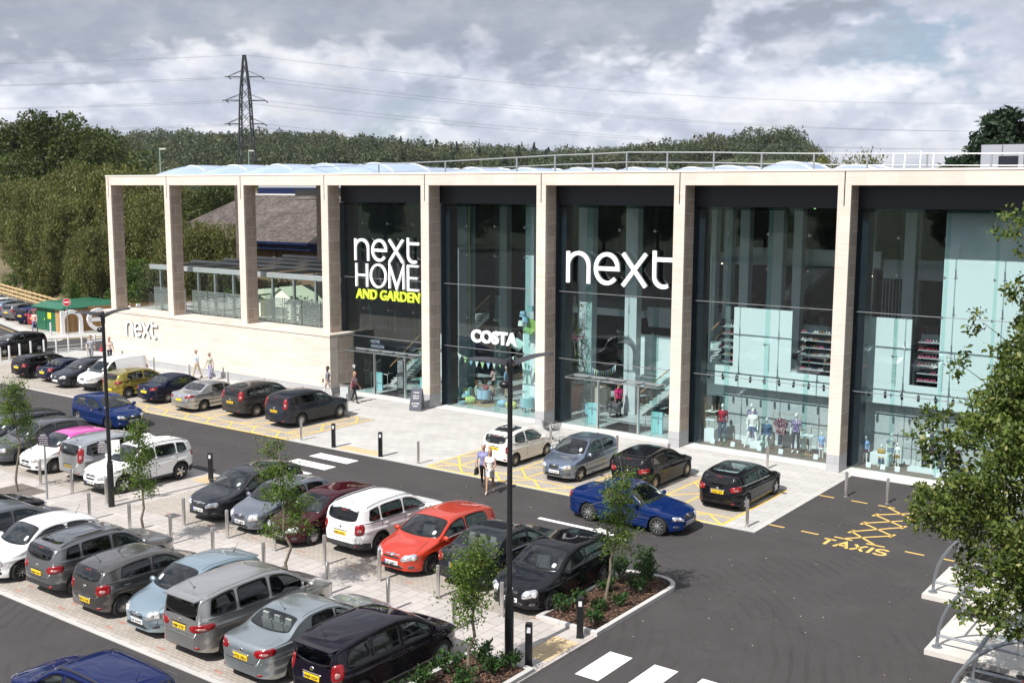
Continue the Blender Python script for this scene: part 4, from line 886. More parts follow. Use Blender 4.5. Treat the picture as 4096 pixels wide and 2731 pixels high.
        # orient
        fn = (P[F[len(F)//2][1]]-P[F[len(F)//2][0]]).cross(P[F[len(F)//2][3]]-P[F[len(F)//2][0]])
        if fn.dot(D) > 0: F = [q[::-1] for q in F]
        # skirt so the piece has an edge
        ring = [i for i in range(n1)]+[j*n1+n1-1 for j in range(1, n2)]+[(n2-1)*n1+i for i in range(n1-2, -1, -1)]+[j*n1 for j in range(n2-2, 0, -1)]
        base = len(P)
        for i in ring: P.append(P[i]+D*(off+.01))
        for k in range(len(ring)): a, b = ring[k], ring[(k+1) % len(ring)]; F.append((a, base+k, base+(k+1) % len(ring), b)); MI.append(1 if border else 0)
        inner = []
        if border:
            rng = [1*n1+i for i in range(1, n1-1)]+[j*n1+n1-2 for j in range(2, n2-1)]+[(n2-2)*n1+i for i in range(n1-3, 0, -1)]+[j*n1+1 for j in range(n2-3, 1, -1)]
            outer = ring[:]; inner = [P[i] for i in rng]
        return P, F, MI, inner
    def put(c, name, res, mats, parent, smooth=True):
        P, F, MI, _ = res; me = bpy.data.meshes.new(name); me.from_pydata([tuple(q) for q in P], [], F)
        for m in (mats if isinstance(mats, (list, tuple)) else [mats]): me.materials.append(m)
        if len(me.materials) > 1: me.polygons.foreach_set('material_index', MI)
        if smooth: me.polygons.foreach_set('use_smooth', [True]*len(F))
        me.update(); return link(name, me, parent)
def in_poly(px, py, poly):
    poly = np.asarray(poly); inside = np.zeros(len(px), bool); n = len(poly); j = n-1
    for i in range(n):
        xi, yi = poly[i]; xj, yj = poly[j]
        cnd = ((yi > py) != (yj > py)) & (px < (xj-xi)*(py-yi)/(yj-yi+1e-12)+xi); inside ^= cnd; j = i
    return inside
def build_car(label, cat, spec, colour, loc, rz, plate=None, front=True, group=None, rim='five', rimm=None, far=False, name='parked_car', priv=False, lightseats=False, head=(.36, .15), tail=(.26, .2), tailh=.60, roofc=None, cladding=False, rails=False, pano=False, emblem=M_chrome, grille=(.9, .12, .40), face=None, extras=()):
    c = Car(**spec).body(); L, W, H = c.L, c.W, c.H
    t = thing(name, label, cat, loc, rz, group)
    paint = colour
    win = []   # (axis, polygon, sign)
    # ---------- side windows
    nw = spec.get('windows')
    s_f = c.p['cowl']*L+.10; s_r = (c.p['rr'] if c.p['drear'] == 'h' else .70+.055)*L-.14
    if nw is None: nw = {'hatch': (.0, .50, .52, .92), 'mini': (0, .60, .63, .98), 'mpv': (0, .10, .12, .43, .45, .74, .76, 1.0), 'suv': (0, .43, .45, .80, .82, 1.0), 'saloon': (0, .46, .48, .88), 'estate': (0, .40, .42, .72, .74, 1.0), 'van': (.02, .30)}[spec['kind']]
    G = []
    for sgn in (1, -1):
        for q in range(0, len(nw), 2):
            sa = s_f+(s_r-s_f)*nw[q]; sb = s_f+(s_r-s_f)*nw[q+1]; last = q == len(nw)-2
            def mp(a, b, sa=sa, sb=sb, last=last, sgn=sgn):
                uu = (a+1)/2; vv = (b+1)/2
                if sgn > 0: uu = 1-uu
                sl = c.k.get('cslant', .10 if c.kind != 'van' else 0)
                s_ = sa+(sb-sa-(sl*vv if last else .02*vv))*uu
                zb_ = float(c.belt(s_))+.025; zt_ = float(c.ztop(s_)-c.drop(s_))-.012
                zt_ = max(zt_, zb_+.015); up_ = .10*max(0, (uu-.55)/.45)**2 if last and c.kind != 'van' else 0
                zb_ += up_*(zt_-zb_)*1.6
                z_ = zb_+(zt_-zb_)*vv
                return ((s_-L/2)*sgn, z_)
            res = c.patch((0, 0, 0), (0, -sgn, 0), sb-sa, .32, 7, 5, .004, 9, mapf=lambda a, b, mp=mp: (mp(a, b)), border=.035)
            G.append((res, M_cgd if (priv and q > 0) else M_cg)); win.append(('y', [(p.x, p.z) for p in res[3]], sgn))
    # ---------- windscreen and rear glass
    def yh(s, z): return float(c.yside(np.array(s), np.array(z)))
    def screen(front):
        if front: s0, s1 = c.p['cowl']*L+.02, c.p['rf']*L+.0
        else: s0, s1 = c.p['rb']*L-.01, c.p['rr']*L+.02
        if front or c.p['drear'] == 's':
            def mp(a, b):
                v = (b+1)/2; s_ = s0+(s1-s0)*v+(.13*a*a*(1-v) if front else -.10*a*a*(1-v))
                zz = float(c.ztop(np.array(s_))-c.drop(np.array(s_))); hw = yh(s_, max(zz, .3))-(.075 if front else .12)
                return (a*hw, L/2-s_)
            return c.patch((0, 0, 0 if H < 1.5 else .35), (0, 0, -1), 1.3, abs(s1-s0), 13, 8, .004, 9, mapf=mp, border=.045)
        z0, z1 = float(c.ztop(s0))+.0, float(c.ztop(s1))-.02
        y0 = yh(s0, float(c.belt(s0)))*.87; y1 = yh(s1, z1-.03)*.90
        if spec.get('boxy'): y0, y1 = y0*1.06, y1*1.05
        def mp(a, b):
            v = (b+1)/2; z = z0+(z1-z0)*v; return (a*(y0+(y1-y0)*v), z+.06*(abs(a)**3)*(1-v))
        return c.patch((-L/2, 0, 0), (1, 0, 0), y0*2, max(.2, (z1-z0)), 11, 6, .004, 9, mapf=mp, border=.045)
    rs = screen(True); G.append((rs, M_cg)); win.append(('t', [(p.y, p.x) for p in rs[3]], 1))
    if spec['kind'] != 'van':
        rb = screen(False); G.append((rb, M_cgd if priv else M_cg)); win.append(('t', [(p.y, p.x) for p in rb[3]], 1) if c.p['drear'] == 's' else ('xr', [(p.y, p.z) for p in rb[3]], 1))
    # ---------- body faces: cut window openings, split off coloured regions
    v, f = c.v, c.f; ctr = v[f].mean(1); e1 = v[f[:, 1]]-v[f[:, 0]]; e2 = v[f[:, 3]]-v[f[:, 0]]
    keep = np.ones(len(f), bool); sS = L/2-ctr[:, 0]
    for ax, poly, sg in win:
        cx, cy = np.mean(poly, 0); pl = [(cx+(a-cx)*1.012, cy+(b-cy)*1.03) for a, b in poly]
        if ax == 'y': keep &= ~(in_poly(ctr[:, 0], ctr[:, 2], pl) & (ctr[:, 1]*sg > .3))
        elif ax == 't': keep &= ~(in_poly(ctr[:, 1], ctr[:, 0], pl) & (np.abs(c.colj-(c.m-1)) <= c.NT+1))
        else: keep &= ~(in_poly(ctr[:, 1], ctr[:, 2], pl) & (sS > (c.p['rr']-.03)*L) & ((c.colj < 0) | (np.abs(c.colj-(c.m-1)) <= c.NT+4)))
    reg = np.zeros(len(f), int)
    if roofc is not None:
        rz_ = (sS > c.p['rf']*L-.03) & (np.abs(c.colj-(c.m-1)) <= c.NT-1) & (ctr[:, 2] > H*.86); reg[rz_] = 1
    if cladding:
        reg[(ctr[:, 2] < H*(.31 if spec['kind'] == 'suv' else .30)) & ((sS < .5) | (sS > L-.5))] = 2
        zz = c.zlow(sS); reg[(ctr[:, 2] < np.maximum(zz+.07, c.sill+.10)) & (reg == 0)] = 3
    def sub(nm, mask, m):
        if not mask.any(): return
        ff = f[mask]; u, inv = np.unique(ff, return_inverse=True)
        return link(nm, mesh_np(nm, v[u], inv.reshape(ff.shape), m, smooth=True), t)
    bd = sub('body', keep & (reg == 0), paint)
    sub('roof', keep & (reg == 1), roofc or paint); sub('bumper', keep & (reg == 2) & (sS < L/2), M_blackp); sub('bumper', keep & (reg == 2) & (sS > L/2), M_blackp); sub('sill_trim', keep & (reg == 3), M_blackp)
    for k_, (res, m) in enumerate(G):
        c.put('windscreen' if res is rs else 'rear_window' if (spec['kind'] != 'van' and res is rb) else 'window', res, [m, M_frit], t)
    ys_ = yh(c.p['cowl']*L+.2, float(c.belt(np.array(c.p['cowl']*L))))*.62; c.put('permit_sticker', c.patch((0, 0, .3), (0, 0, -1), .13, .13, 4, 4, .009, 4, mapf=lambda a, b, q=(1 if rr_c.random() < .7 else -1): (ys_*q+a*.06, L/2-(c.p['cowl']*L+.28)+b*.07)), M_sticker, t)
    # ---------- underside and wheel wells
    g = MB(); g.box((-L/2+.25, -W/2+.32, c.sill-.03), (L/2-.3, W/2-.32, H*.36)); g.box((-L/2+.25, -W*.38, H*.30), (L/2-.35, W*.38, H*.38))
    for a in c.axs:
        xw = c.X(a); Rr = c.r*1.15
        for sg in (1, -1):
            vv = []; ff = []; n = 14
            for k in range(n+1):
                an = math.pi*k/n; 
                for yy in (W/2-.05, W/2-.34): vv.append((xw+Rr*math.cos(an), sg*yy, c.r+Rr*math.sin(an)))
            for k in range(n): q = 2*k; ff.append((q, q+1, q+3, q+2))
            ff.append(tuple(range(1, 2*n+2, 2))); g.add(vv, ff)
    g.box((-L/2+.42, -W/2+.06, c.sill+.01), (c.X(c.axs[1])+c.r*1.2, W/2-.06, c.sill+.10)) if False else None
    obj('underbody', g, M_under, t)
    # ---------- interior
    g = MB(); ms = 1 if lightseats else 0; sf = c.X(c.p['cowl']*L+.95 if H < 1.58 else c.p['cowl']*L+1.0); hb = H*.36
    for x0_, ys in ((sf, (-.36, .36)), (sf-.95, (-.40, .0, .40))):
        if c.k.get('two') and x0_ != sf: continue
        for y in ys:
            wq = .25 if len(ys) == 2 else .21
            g.box((x0_-.05, y-wq, hb), (x0_+.42, y+wq, hb+.14), ms, .02); g.add([(x0_-.02, y-wq, hb), (x0_-.02, y+wq, hb), (x0_-.22, y+wq*.8, H*.80), (x0_-.22, y-wq*.8, H*.80), (x0_-.14, y-wq, hb), (x0_-.14, y+wq, hb), (x0_-.30, y+wq*.8, H*.79), (x0_-.30, y-wq*.8, H*.79)], [(0, 1, 2, 3), (7, 6, 5, 4), (0, 3, 7, 4), (1, 5, 6, 2), (3, 2, 6, 7)], ms)
            g.box((x0_-.31, y-.11, H*.80), (x0_-.22, y+.11, H*.91), ms, .015)
    xd = c.X(c.p['cowl']*L); g.add([(xd+.02, -W*.4, H*.6), (xd+.02, W*.4, H*.6), (xd-.42, W*.4, H*.615), (xd-.42, -W*.4, H*.615), (xd-.45, -W*.4, H*.42), (xd-.45, W*.4, H*.42)], [(0, 1, 2, 3), (3, 2, 5, 4)], 0)
    g.tube([(xd-.55+.05*math.cos(a), -.36+.18*math.sin(a), H*.61+.17*math.cos(a)) for a in np.linspace(0, 2*math.pi, 15)[:-1]], .016, 5, 2, closed=True)
    obj('interior', g, [M_seat, M_seatl, M_frit], t)
    # ---------- wheels
    key = (rim, round(c.r, 3), rimm.name if rimm else '')
    if key not in WH:
        a = make_tyre(c.r, .205); b = make_rim(rim, c.r, rimm); WH[key] = (mesh_np('tyre', np.concatenate(a.v), a.f, [M_tyre, M_hub], a.m, True), mesh_np('rim', np.concatenate(b.v), b.f, rimm or M_rim))
    for a in c.axs:
        for sg in (1, -1):
            o = link('wheel', WH[key][0], t); o.location = (c.X(a), sg*(W/2-.125), c.r); o.rotation_euler = (0, random.uniform(0, 6), 0 if sg < 0 else math.pi)
            q = link('rim', WH[key][1], o); q.location = (0, -.058, 0)
    if far: detail = 0
    # ---------- lamps, grille, plates, trim
    w0 = float(c.w(np.array(.3)))
    hz = face['hz'] if face and 'hz' in face else H*.435
    hw, hh = head
    ang = .55
    for sg in (1, -1):
        res = c.patch((L/2-.12, sg*w0*.80, hz), (-1, -sg*ang, -.15), hw, hh, 9, 6, .008, 4, shear=0, taper=-.10, skew=-sg*.22*0+ (.20*sg))
        ho = c.put('headlight', res, M_headd if (face and face.get('dark')) else M_head, t)
        for k_, dx in enumerate((-.28, .18)):
            res2 = c.patch((L/2-.12, sg*w0*.80, hz), (-1, -sg*ang, -.15), .10, .09, 5, 5, .016, 2, mapf=lambda a, b, dx=dx, sg=sg: (a*hh*.36+dx*hw*sg*-1, b*hh*.36+.2*dx*hw*.5))
            c.put('lamp_lens', res2, M_lens, ho)
    gw, gh, gz = grille
    c.put('grille', c.patch((L/2, 0, gz*H), (-1, 0, -.1), gw, gh, 9, 4, .006, 5, taper=.12), M_grille, t)
    c.put('lower_grille', c.patch((L/2, 0, .235*H), (-1, 0, 0), W*.5, .11 if H < 1.6 else .14, 9, 4, .006, 5, taper=-.12), M_grille, t)
    for sg in (1, -1):
        c.put('fog_lamp', c.patch((L/2-.1, sg*W*.37, .24*H), (-1, -sg*.3, 0), .17, .085, 5, 4, .008, 3), M_headd, t)
        if not cladding: c.put('rear_reflector', c.patch((-L/2, sg*W*.36, .24*H), (1, -sg*.3, 0), .13, .05, 5, 4, .008, 3), M_tail, t)
        else: c.put('rear_reflector', c.patch((-L/2, sg*W*.36, .25*H), (1, -sg*.3, 0), .11, .07, 5, 4, .008, 2), M_tail, t)
    c.put('badge', c.patch((L/2, 0, (gz+.045)*H), (-1, 0, -.2), .13, .09, 5, 5, .014, 2), emblem, t)
    c.put('badge', c.patch((-L/2, 0, H*.585), (1, 0, 0), .11, .08, 5, 5, .012, 2), emblem, t)
    if grille and face and face.get('bar'): c.put('chrome_bar', c.patch((L/2, 0, (gz+.05)*H), (-1, 0, -.2), gw*.96, .03, 9, 3, .012, 6), M_chrome, t)
    tw, th = tail[0]*1.2, tail[1]*1.15; tz = tailh*H
    for sg in (1, -1):
        tgt = (-L/2+.1, sg*W*.415, tz)
        res = c.patch(tgt, (1, -sg*.75, -.05), tw, th, 8, 7, .009, 3.5, skew=-sg*.12)
        to = c.put('tail_light', res, M_tail, t)
        res = c.patch(tgt, (1, -sg*.75, -.05), tw*.5, th*.3, 5, 4, .014, 2.5, mapf=lambda a, b, sg=sg: (a*tw*.22, b*th*.16-th*.12)); c.put('reverse_lens', res, M_tailc, to)
    # number plates
    pz_f = .30*H; pz_r = (.50 if c.p['drear'] == 'h' and not (face and face.get('lowplate')) else .33)*H
    if c.p['drear'] == 's': pz_r = .47*H
    if face and 'pz' in face: pz_r = face['pz']*H
    for dirn, z, m, nm in ((1, pz_f, M_pw, 'front'), (-1, pz_r, M_py, 'rear')):
        hit, nr, _, _ = c.bvh.ray_cast(Vector((dirn*(L/2+1), 0, z)), Vector((-dirn, 0, 0)), 3)
        x = hit.x if hit else dirn*L/2
        hit2, _, _, _ = c.bvh.ray_cast(Vector((dirn*(L/2+1), .24, z)), Vector((-dirn, 0, 0)), 3)
        x2 = hit2.x if hit2 else x
        xx = x+dirn*.012
        g = MB(); g.box((xx-dirn*.05, -.26, z-.056), (xx, .26, z+.056)); 
        g.box((xx, -.26*dirn*-1*-1, z-.055), (xx+dirn*.001, -.225*dirn*-1*-1, z+.055), 1)
        o = obj('number_plate', g, [m, M_pb], t)
        if plate and ((dirn > 0) == front):
            Mx = Matrix.Translation((xx+dirn*.002, -.215*dirn, z-.036)) @ Matrix.Rotation(dirn*math.pi/2, 4, 'Z') @ FACE
            Mx = Matrix.Translation((xx+dirn*.002, (-.215)*dirn, z-.036)) @ Matrix(((0, 0, dirn, 0), (dirn, 0, 0, 0), (0, 1, 0, 0), (0, 0, 0, 1)))
            textobj('plate_text', plate, .1, .002, M_pt, o, Mx, .0035, width=.44, height=.075)
    # mirrors
    sm = c.p['cowl']*L+.30; zm = float(c.belt(np.array(sm)))+.05
    for sg in (1, -1):
        ym = yh(sm, zm-.05)
        g = MB(); g.sphere((0, sg*(ym+.11), zm+.02), (.075, .12, .085), 10, 7); g.obox((0, sg*(ym+.02), zm-.03), (.06, .12, .04)); g.v = [q+np.array([c.X(sm), 0, 0]) for q in g.v]
        obj('door_mirror', g, paint if not cladding or True else M_blackp, t, True)
    # door handles, seams
    B1 = s_f+(s_r-s_f)*nw[1]; ends = [B1-.02] + ([s_f+(s_r-s_f)*nw[3]] if len(nw) > 3 and spec['kind'] not in ('mini',) else [])
    zh = float(c.belt(np.array(B1)))-.09
    for sg in (1, -1):
        for e in ends: c.put('door_handle', c.patch((c.X(e-.18), 0, zh), (0, -sg, 0), .19, .035, 5, 3, .022, 3), paint if not (face and face.get('ch')) else M_chrome, t)
        seams = [s_f+.12]+[e+.01 for e in ends]
        for e in seams:
            zb_ = float(c.belt(np.array(e))); c.put('door_seam', c.patch((c.X(e), 0, (zb_+c.sill+.08)/2+.02), (0, -sg, 0), .014, zb_-c.sill-.12, 3, 9, .0012, 20, shear=0), M_frit, t)
        c.put('belt_trim', c.patch((c.X((s_f+s_r)/2), 0, 0), (0, -sg, 0), 1, .02, 15, 2, .010, 30, mapf=lambda a, b, sg=sg: ((a*(s_r-s_f)*.47+(s_f+s_r)/2-L/2)*sg, float(c.belt(np.array((a*(s_r-s_f)*.47+(s_f+s_r)/2))))+.012+b*.008)), M_chrome if (face and face.get('ct')) else M_frit, t)
    # bonnet shut line and tailgate line
    for sg in (1, -1):
        c.put('bonnet_seam', c.patch((0, 0, 0), (0, 0, -1), 1, 1, 2, 12, .0015, 30, mapf=lambda a, b, sg=sg: (sg*(W*.385-.05*(1-(b+1)/2)**2*2)+a*.007, L/2-(.14+(c.p['cowl']*L-.16)*(1-(b+1)/2)))), M_frit, t)
    if c.p['drear'] == 'h': c.put('tailgate_seam', c.patch((-L/2, 0, .375*H), (1, 0, 0), W*.80, .015, 13, 2, .0015, 30), M_frit, t)
    else: c.put('tailgate_seam', c.patch((-L/2, 0, .40*H), (1, 0, 0), W*.62, .015, 13, 2, .0015, 30), M_frit, t)
    for sg in (1, -1):
        r0_, r1_ = c.p['rf']*L+.04, c.p['rr']*L-.04
        c.put('roof_gutter', c.patch((0, 0, .4), (0, 0, -1), 1, 1, 2, 14, .002, 30, mapf=lambda a, b, sg=sg: (sg*(yh((r0_+r1_)/2+b*(r1_-r0_)/2, float(c.ztop(np.array((r0_+r1_)/2+b*(r1_-r0_)/2))-c.drop(np.array((r0_+r1_)/2+b*(r1_-r0_)/2))))-.075)+a*.007, L/2-((r0_+r1_)/2+b*(r1_-r0_)/2))), M_frit, t)
        c.put('bumper_seam', c.patch((c.X(c.L-.16), 0, .43*H), (0, -sg, 0), .34, .011, 5, 2, .0015, 30), M_frit, t); c.put('bumper_seam', c.patch((c.X(.18), 0, .39*H), (0, -sg, 0), .36, .011, 5, 2, .0015, 30), M_frit, t)
    c.put('boot_trim', c.patch((-L/2, 0, pz_r+.085), (1, 0, 0), .62, .022, 7, 3, .012, 5), M_chrome if (L*10) % 2 < 1 else M_frit, t)
    c.put('lower_valance', c.patch((-L/2, 0, .185*H), (1, 0, 0), W*.55, .07, 9, 3, .006, 6), M_blackp, t)
    # wipers, aerial
    g = MB(); zc = float(c.ztop(np.array(c.p['cowl']*L+.05)))
    for y0_, y1_ in ((-.5, .1), (.05, .6)):
        P = []
        for k in range(6):
            yy = y0_+(y1_-y0_)*k/5; hit, nr, _, _ = c.bvh.ray_cast(Vector((3, yy, zc+.012+.02*k/5)), Vector((-1, 0, 0)), 5)
            if hit: P.append(hit+nr*.015)
        if len(P) > 1: g.tube(P, .012, 4)
    obj('wiper', g, M_frit, t)
    if c.p['drear'] == 'h' and spec['kind'] != 'van':
        g = MB(); P = []
        zr = float(c.ztop(np.array(c.p['rb']*L)))+.06
        for k in range(5):
            hit, nr, _, _ = c.bvh.ray_cast(Vector((-4, .02+.32*k/4, zr+.05*k/4)), Vector((1, 0, 0)), 6)
            if hit: P.append(hit+nr*.02)
        if len(P) > 1: g.tube(P, .012, 4); obj('rear_wiper', g, M_frit, t)
        c.put('brake_light', c.patch((-L/2, 0, float(c.ztop(np.array(c.p['rr']*L)))-.015), (1, 0, -.3), .26, .025, 5, 3, .008, 4), M_tail, t)
        if c.k.get('spoiler'): 
            g = MB(); zs = float(c.ztop(np.array(c.p['rr']*L))); xs_ = c.X(c.p['rr']*L); g.add([(xs_+.12, -W*.36, zs-.01), (xs_+.12, W*.36, zs-.01), (xs_-.17, W*.34, zs-.035), (xs_-.17, -W*.34, zs-.035), (xs_+.12, -W*.36, zs-.06), (xs_+.12, W*.36, zs-.06), (xs_-.17, W*.34, zs-.06), (xs_-.17, -W*.34, zs-.06)], [(0, 3, 2, 1), (4, 5, 6, 7), (3, 7, 6, 2), (0, 4, 7, 3), (1, 2, 6, 5)]); obj('spoiler', g, paint, t)
    an_s = c.p['rr']*L*.93 if c.p['drear'] == 'h' else c.p['rr']*L*.97
    za = float(c.ztop(np.array(an_s))); g = MB(); g.tube([(c.X(an_s), 0, za-.01), (c.X(an_s)-.16, 0, za+.22)], .006, 4); g.sphere((c.X(an_s), 0, za), (.04, .02, .02), 6, 4); obj('aerial', g, M_frit, t)
    if rails:
        for sg in (1, -1):
            P = []
            for k in range(14):
                s_ = c.p['rf']*L+.1+(c.p['rr']*L-c.p['rf']*L-.2)*k/13; y_ = sg*(yh(s_, float(c.ztop(np.array(s_))-c.drop(np.array(s_))))-.06)
                hit, nr, _, _ = c.bvh.ray_cast(Vector((c.X(s_), y_, 4)), Vector((0, 0, -1)), 5)
                P.append(Vector((c.X(s_), y_, hit.z+(.05 if 0 < k < 13 else 0))))
            g = MB(); g.tube(P, .016, 6); obj('roof_rail', g, M_blackp if rails == 'b' else M_chrome, t, True)
    if pano: c.put('glass_roof', c.patch((c.X((c.p['rf']*L*.42+c.p['rr']*L*.58)), 0, 2), (0, 0, -1), W*.58, (c.p['rr']-c.p['rf'])*L*pano, 9, 9, .005, 8), mat('black_glass_roof', (.015, .017, .02), .06, 0, 1), t)
    for e in extras: e(c, t)
    return t, c
# ------------------------------------------------------------------ the cars, each where it stands
def pm(n, c, metal=.3, rough=.32): return paintmat(n, c, metal, rough)
BLACK = pm('black', (.006, .006, .008), .2); WHITE = pm('white', (.80, .80, .79), 0, .35); NAVY = pm('navy', (.005, .008, .025)); BLUE = pm('royal_blue', (.003, .016, .085), .35)
SILVER = pm('silver', (.50, .51, .52), .8, .3); GUN = pm('gunmetal', (.026, .028, .033), .4); GREYB = pm('blue_grey', (.020, .023, .032), .4); GOLD = pm('gold', (.42, .34, .06), .8, .3)
RED = pm('orange_red', (.47, .030, .006), .15); MAROON = pm('maroon', (.038, .004, .008), .35); LBLUE = pm('ice_blue', (.36, .47, .53), .8, .3); SBLUE = pm('steel_blue', (.20, .25, .33), .8, .3); WARM = pm('warm_grey', (.135, .125, .118), .8, .3)
SGREY = pm('silver_grey', (.25, .25, .255), .8, .3); CREAM = pm('cream_white', (.74, .73, .68), 0, .35); BEIGES = pm('champagne_silver', (.42, .415, .40), .8, .3); SEAF = pm('pale_green_silver', (.36, .40, .41), .8, .3); MAG = pm('magenta', (.62, .05, .36), .1)
CREDD = pm('deep_red', (.33, .012, .02), .2); CLOTH = mat('soft_top_cloth', (.012, .016, .035), .9, bump=(200, .2)); PUR = pm('purple_black', (.009, .007, .012), .3)
def S(kind, L, W, H, wb, fo, **k): return dict(kind=kind, L=L, W=W, H=H, wb=wb, fo=fo, **k)
def ycar(label, spec, colour, xr, yax, rear, **k):
    """car parked square to the shop: xr = outer face of its right-hand wheels in the view, yax = nearest axle"""
    xc = xr-spec['W']/2+.03
    X = spec['L']/2-spec['fo']-(spec['wb'] if rear else 0)
    yc = yax-X if rear else yax+X
    z = .024 if yax > -28 else .0
    return build_car(label, 'van' if spec['kind'] == 'van' else 'car', spec, colour, (xc, yc, z), math.pi/2 if rear else -math.pi/2, front=not rear, group=k.pop('group', 'cars parked in the bays'), **k)
ra = 'cars parked along the low stone wall'; rb_ = 'cars parked left of the paved crossing'; rc = 'cars parked in the middle island row'; re_ = 'cars parked in the near row'; rg = 'cars parked before the shop entrances'
ycar('black five-door hatchback, leftmost of the row along the stone wall, tail to the road', S('hatch', 4.25, 1.77, 1.42, 2.58, .86), BLACK, 4.07, -7.69, True, group=ra, rim='ten', emblem=M_chrome)
ycar('low dark navy roadster between two black hatchbacks by the stone wall', S('saloon', 4.08, 1.78, 1.30, 2.43, .82, windows=(0, .62)), NAVY, 6.55, -7.45, True, group=ra, tailh=.62)
ycar('charcoal blue hatchback nose out, left of the white van', S('hatch', 4.22, 1.76, 1.52, 2.6, .89), GREYB, 8.93, -7.97, False, group=ra, rim='ten', head=(.42, .16))
ycar('white panel van with black bumper parked nose out by the stone wall', S('van', 4.11, 1.72, 1.80, 2.69, .78, r=.30), WHITE, 11.14, -7.78, False, group=ra, cladding=True, rim='cap', rimm=M_rimd, head=(.34, .2), face=dict(hz=.76), grille=(.5, .08, .40))
ycar('metallic gold hatchback, the only gold car, tail to the road', S('hatch', 4.2, 1.75, 1.51, 2.61, .88), GOLD, 14.13, -8.06, True, group=ra, rim='ten', tail=(.34, .15), tailh=.60, face=dict(lowplate=1))
ycar('dark navy convertible with cloth roof up, right of the gold hatchback', S('saloon', 4.64, 1.76, 1.42, 2.68, .98, windows=(0, .46, .48, .80)), NAVY, 17.04, -7.58, True, group=ra, rim='multi', roofc=CLOTH, tail=(.34, .14))
ycar('silver saloon with slim tail lamps between the navy convertible and a grey sport utility car', S('saloon', 4.67, 1.81, 1.43, 2.8, .9), SILVER, 20.42, -7.84, True, group=ra, rim='ten', tail=(.42, .13))
ycar('brown-grey sport utility car with tall tail lamps, second from the right by the stone wall', S('suv', 4.57, 1.82, 1.66, 2.62, .9), pm('brown_grey', (.04, .037, .036), .4), 23.76, -7.14, True, group=ra, rim='ten', tail=(.24, .42), tailh=.70, cladding=True, plate='HV63 LAR', face=dict(pz=.5))
ycar('dark blue-grey sport utility car at the right end of the row by the stone wall', S('suv', 4.56, 1.82, 1.67, 2.62, .9), GREYB, 27.29, -7.35, True, group=ra, rim='ten', tail=(.18, .46), tailh=.72, plate='HY62 KCN', cladding=False)
# moving cars on the road
build_car('royal blue three-door hatchback driving right with the window down and an arm out', 'car', S('hatch', 4.22, 1.76, 1.48, 2.58, .89, windows=(0, .56, .60, .95)), BLUE, (19.15, -12.65, 0), 0, plate='FY06 VBK', front=True, rim='five', name='moving_car', grille=(1.0, .12, .40))
build_car('deep blue four-door saloon driving right past the entrance bays', 'car', S('saloon', 4.53, 1.82, 1.42, 2.76, .78, r=.325), BLUE, (48.1, -11.0, 0), 0, plate='RO09 YUL', front=True, rim='big', name='moving_car', grille=(.62, .15, .43), head=(.42, .13), face=dict(bar=0))
# left of crossing
ycar('dark grey estate with roof rails, leftmost in the second row, half behind a young tree', S('estate', 4.6, 1.8, 1.5, 2.65, .9), GUN, 21.2, -19.5, False, group=rb_, rails='b')
ycar('mid grey hatchback nose towards the walkway, left of the car with the pink roof', S('hatch', 4.3, 1.77, 1.56, 2.58, .9), pm('slate_grey', (.07, .073, .08), .45), 23.54, -19.62, False, group=rb_, head=(.42, .17), rim='five')
ycar('white small hatchback with a bright magenta pink roof', S('mini', 3.95, 1.71, 1.48, 2.46, .82), WHITE, 26.02, -19.62, False, group=rb_, roofc=MAG, head=(.42, .15), grille=(.55, .2, .36), rim='multi', plate='HV12 DSE')
ycar('silver people carrier with boomerang tail lamps behind the lamp post', S('mpv', 4.56, 1.85, 1.64, 2.77, .9), SILVER, 28.4, -19.1, True, group=rb_, tail=(.2, .5), tailh=.66, face=dict(pz=.38), rim='five')
ycar('white compact crossover with roof rails, right end of the second row beside the crossing', S('suv', 4.28, 1.78, 1.64, 2.56, .92, r=.335), WHITE, 30.86, -19.66, False, group=rb_, rim='five', cladding=True, rails='b', plate='HV14 OST', grille=(.62, .2, .42), face=dict(bar=1))
# middle island row
ycar('dark graphite five-door hatchback nose out, leftmost of the middle row', S('hatch', 4.42, 1.81, 1.51, 2.68, .95, r=.32), GUN, 36.95, -19.35, False, group=rc, rim='ten', plate='HL63 UFZ', grille=(.7, .09, .42), head=(.46, .15), face=dict(bar=1))
ycar('small steel-blue three-door hatchback behind the young tree in the middle row', S('mini', 3.84, 1.65, 1.44, 2.49, .77), pm('pewter_blue', (.15, .165, .20), .5), 39.1, -19.55, False, group=rc, plate='HN54 WML', head=(.34, .22), grille=(.5, .11, .42))
ycar('maroon hatchback with plain wheel covers next to the white sport utility car', S('hatch', 4.2, 1.7, 1.45, 2.54, .86, r=.295), MAROON, 41.19, -19.61, False, group=rc, rim='cap', plate='P365 LFP', head=(.42, .15))
ycar('white sport utility car with grey lower bumper and chrome roof rails, tail to the walkway', S('suv', 4.58, 1.85, 1.68, 2.71, .93, r=.35), WHITE, 43.54, -18.95, True, group=rc, rim='five', rimm=M_rimd, cladding=True, rails='c', plate='HK63 RXO', tail=(.26, .3), tailh=.57, face=dict(pz=.47), priv=True)
ycar('bright orange-red hatchback, nose out in the middle row', S('hatch', 4.36, 1.82, 1.48, 2.65, .88, r=.325), RED, 46.04, -19.36, False, group=rc, rim='ten', rimm=M_rimd, plate='HJ12 GPO', head=(.5, .17), grille=(.62, .05, .42), face=dict(bar=1, ct=1))
ycar('dark grey executive saloon with pale seats, tail out beside the orange-red hatchback', S('saloon', 4.84, 1.85, 1.46, 2.89, .86, r=.33), pm('dark_sparkle_grey', (.016, .018, .022), .4), 48.32, -18.85, True, group=rc, rim='big', plate='DV56 HNW', lightseats=True, tail=(.34, .2), face=dict(ct=1))
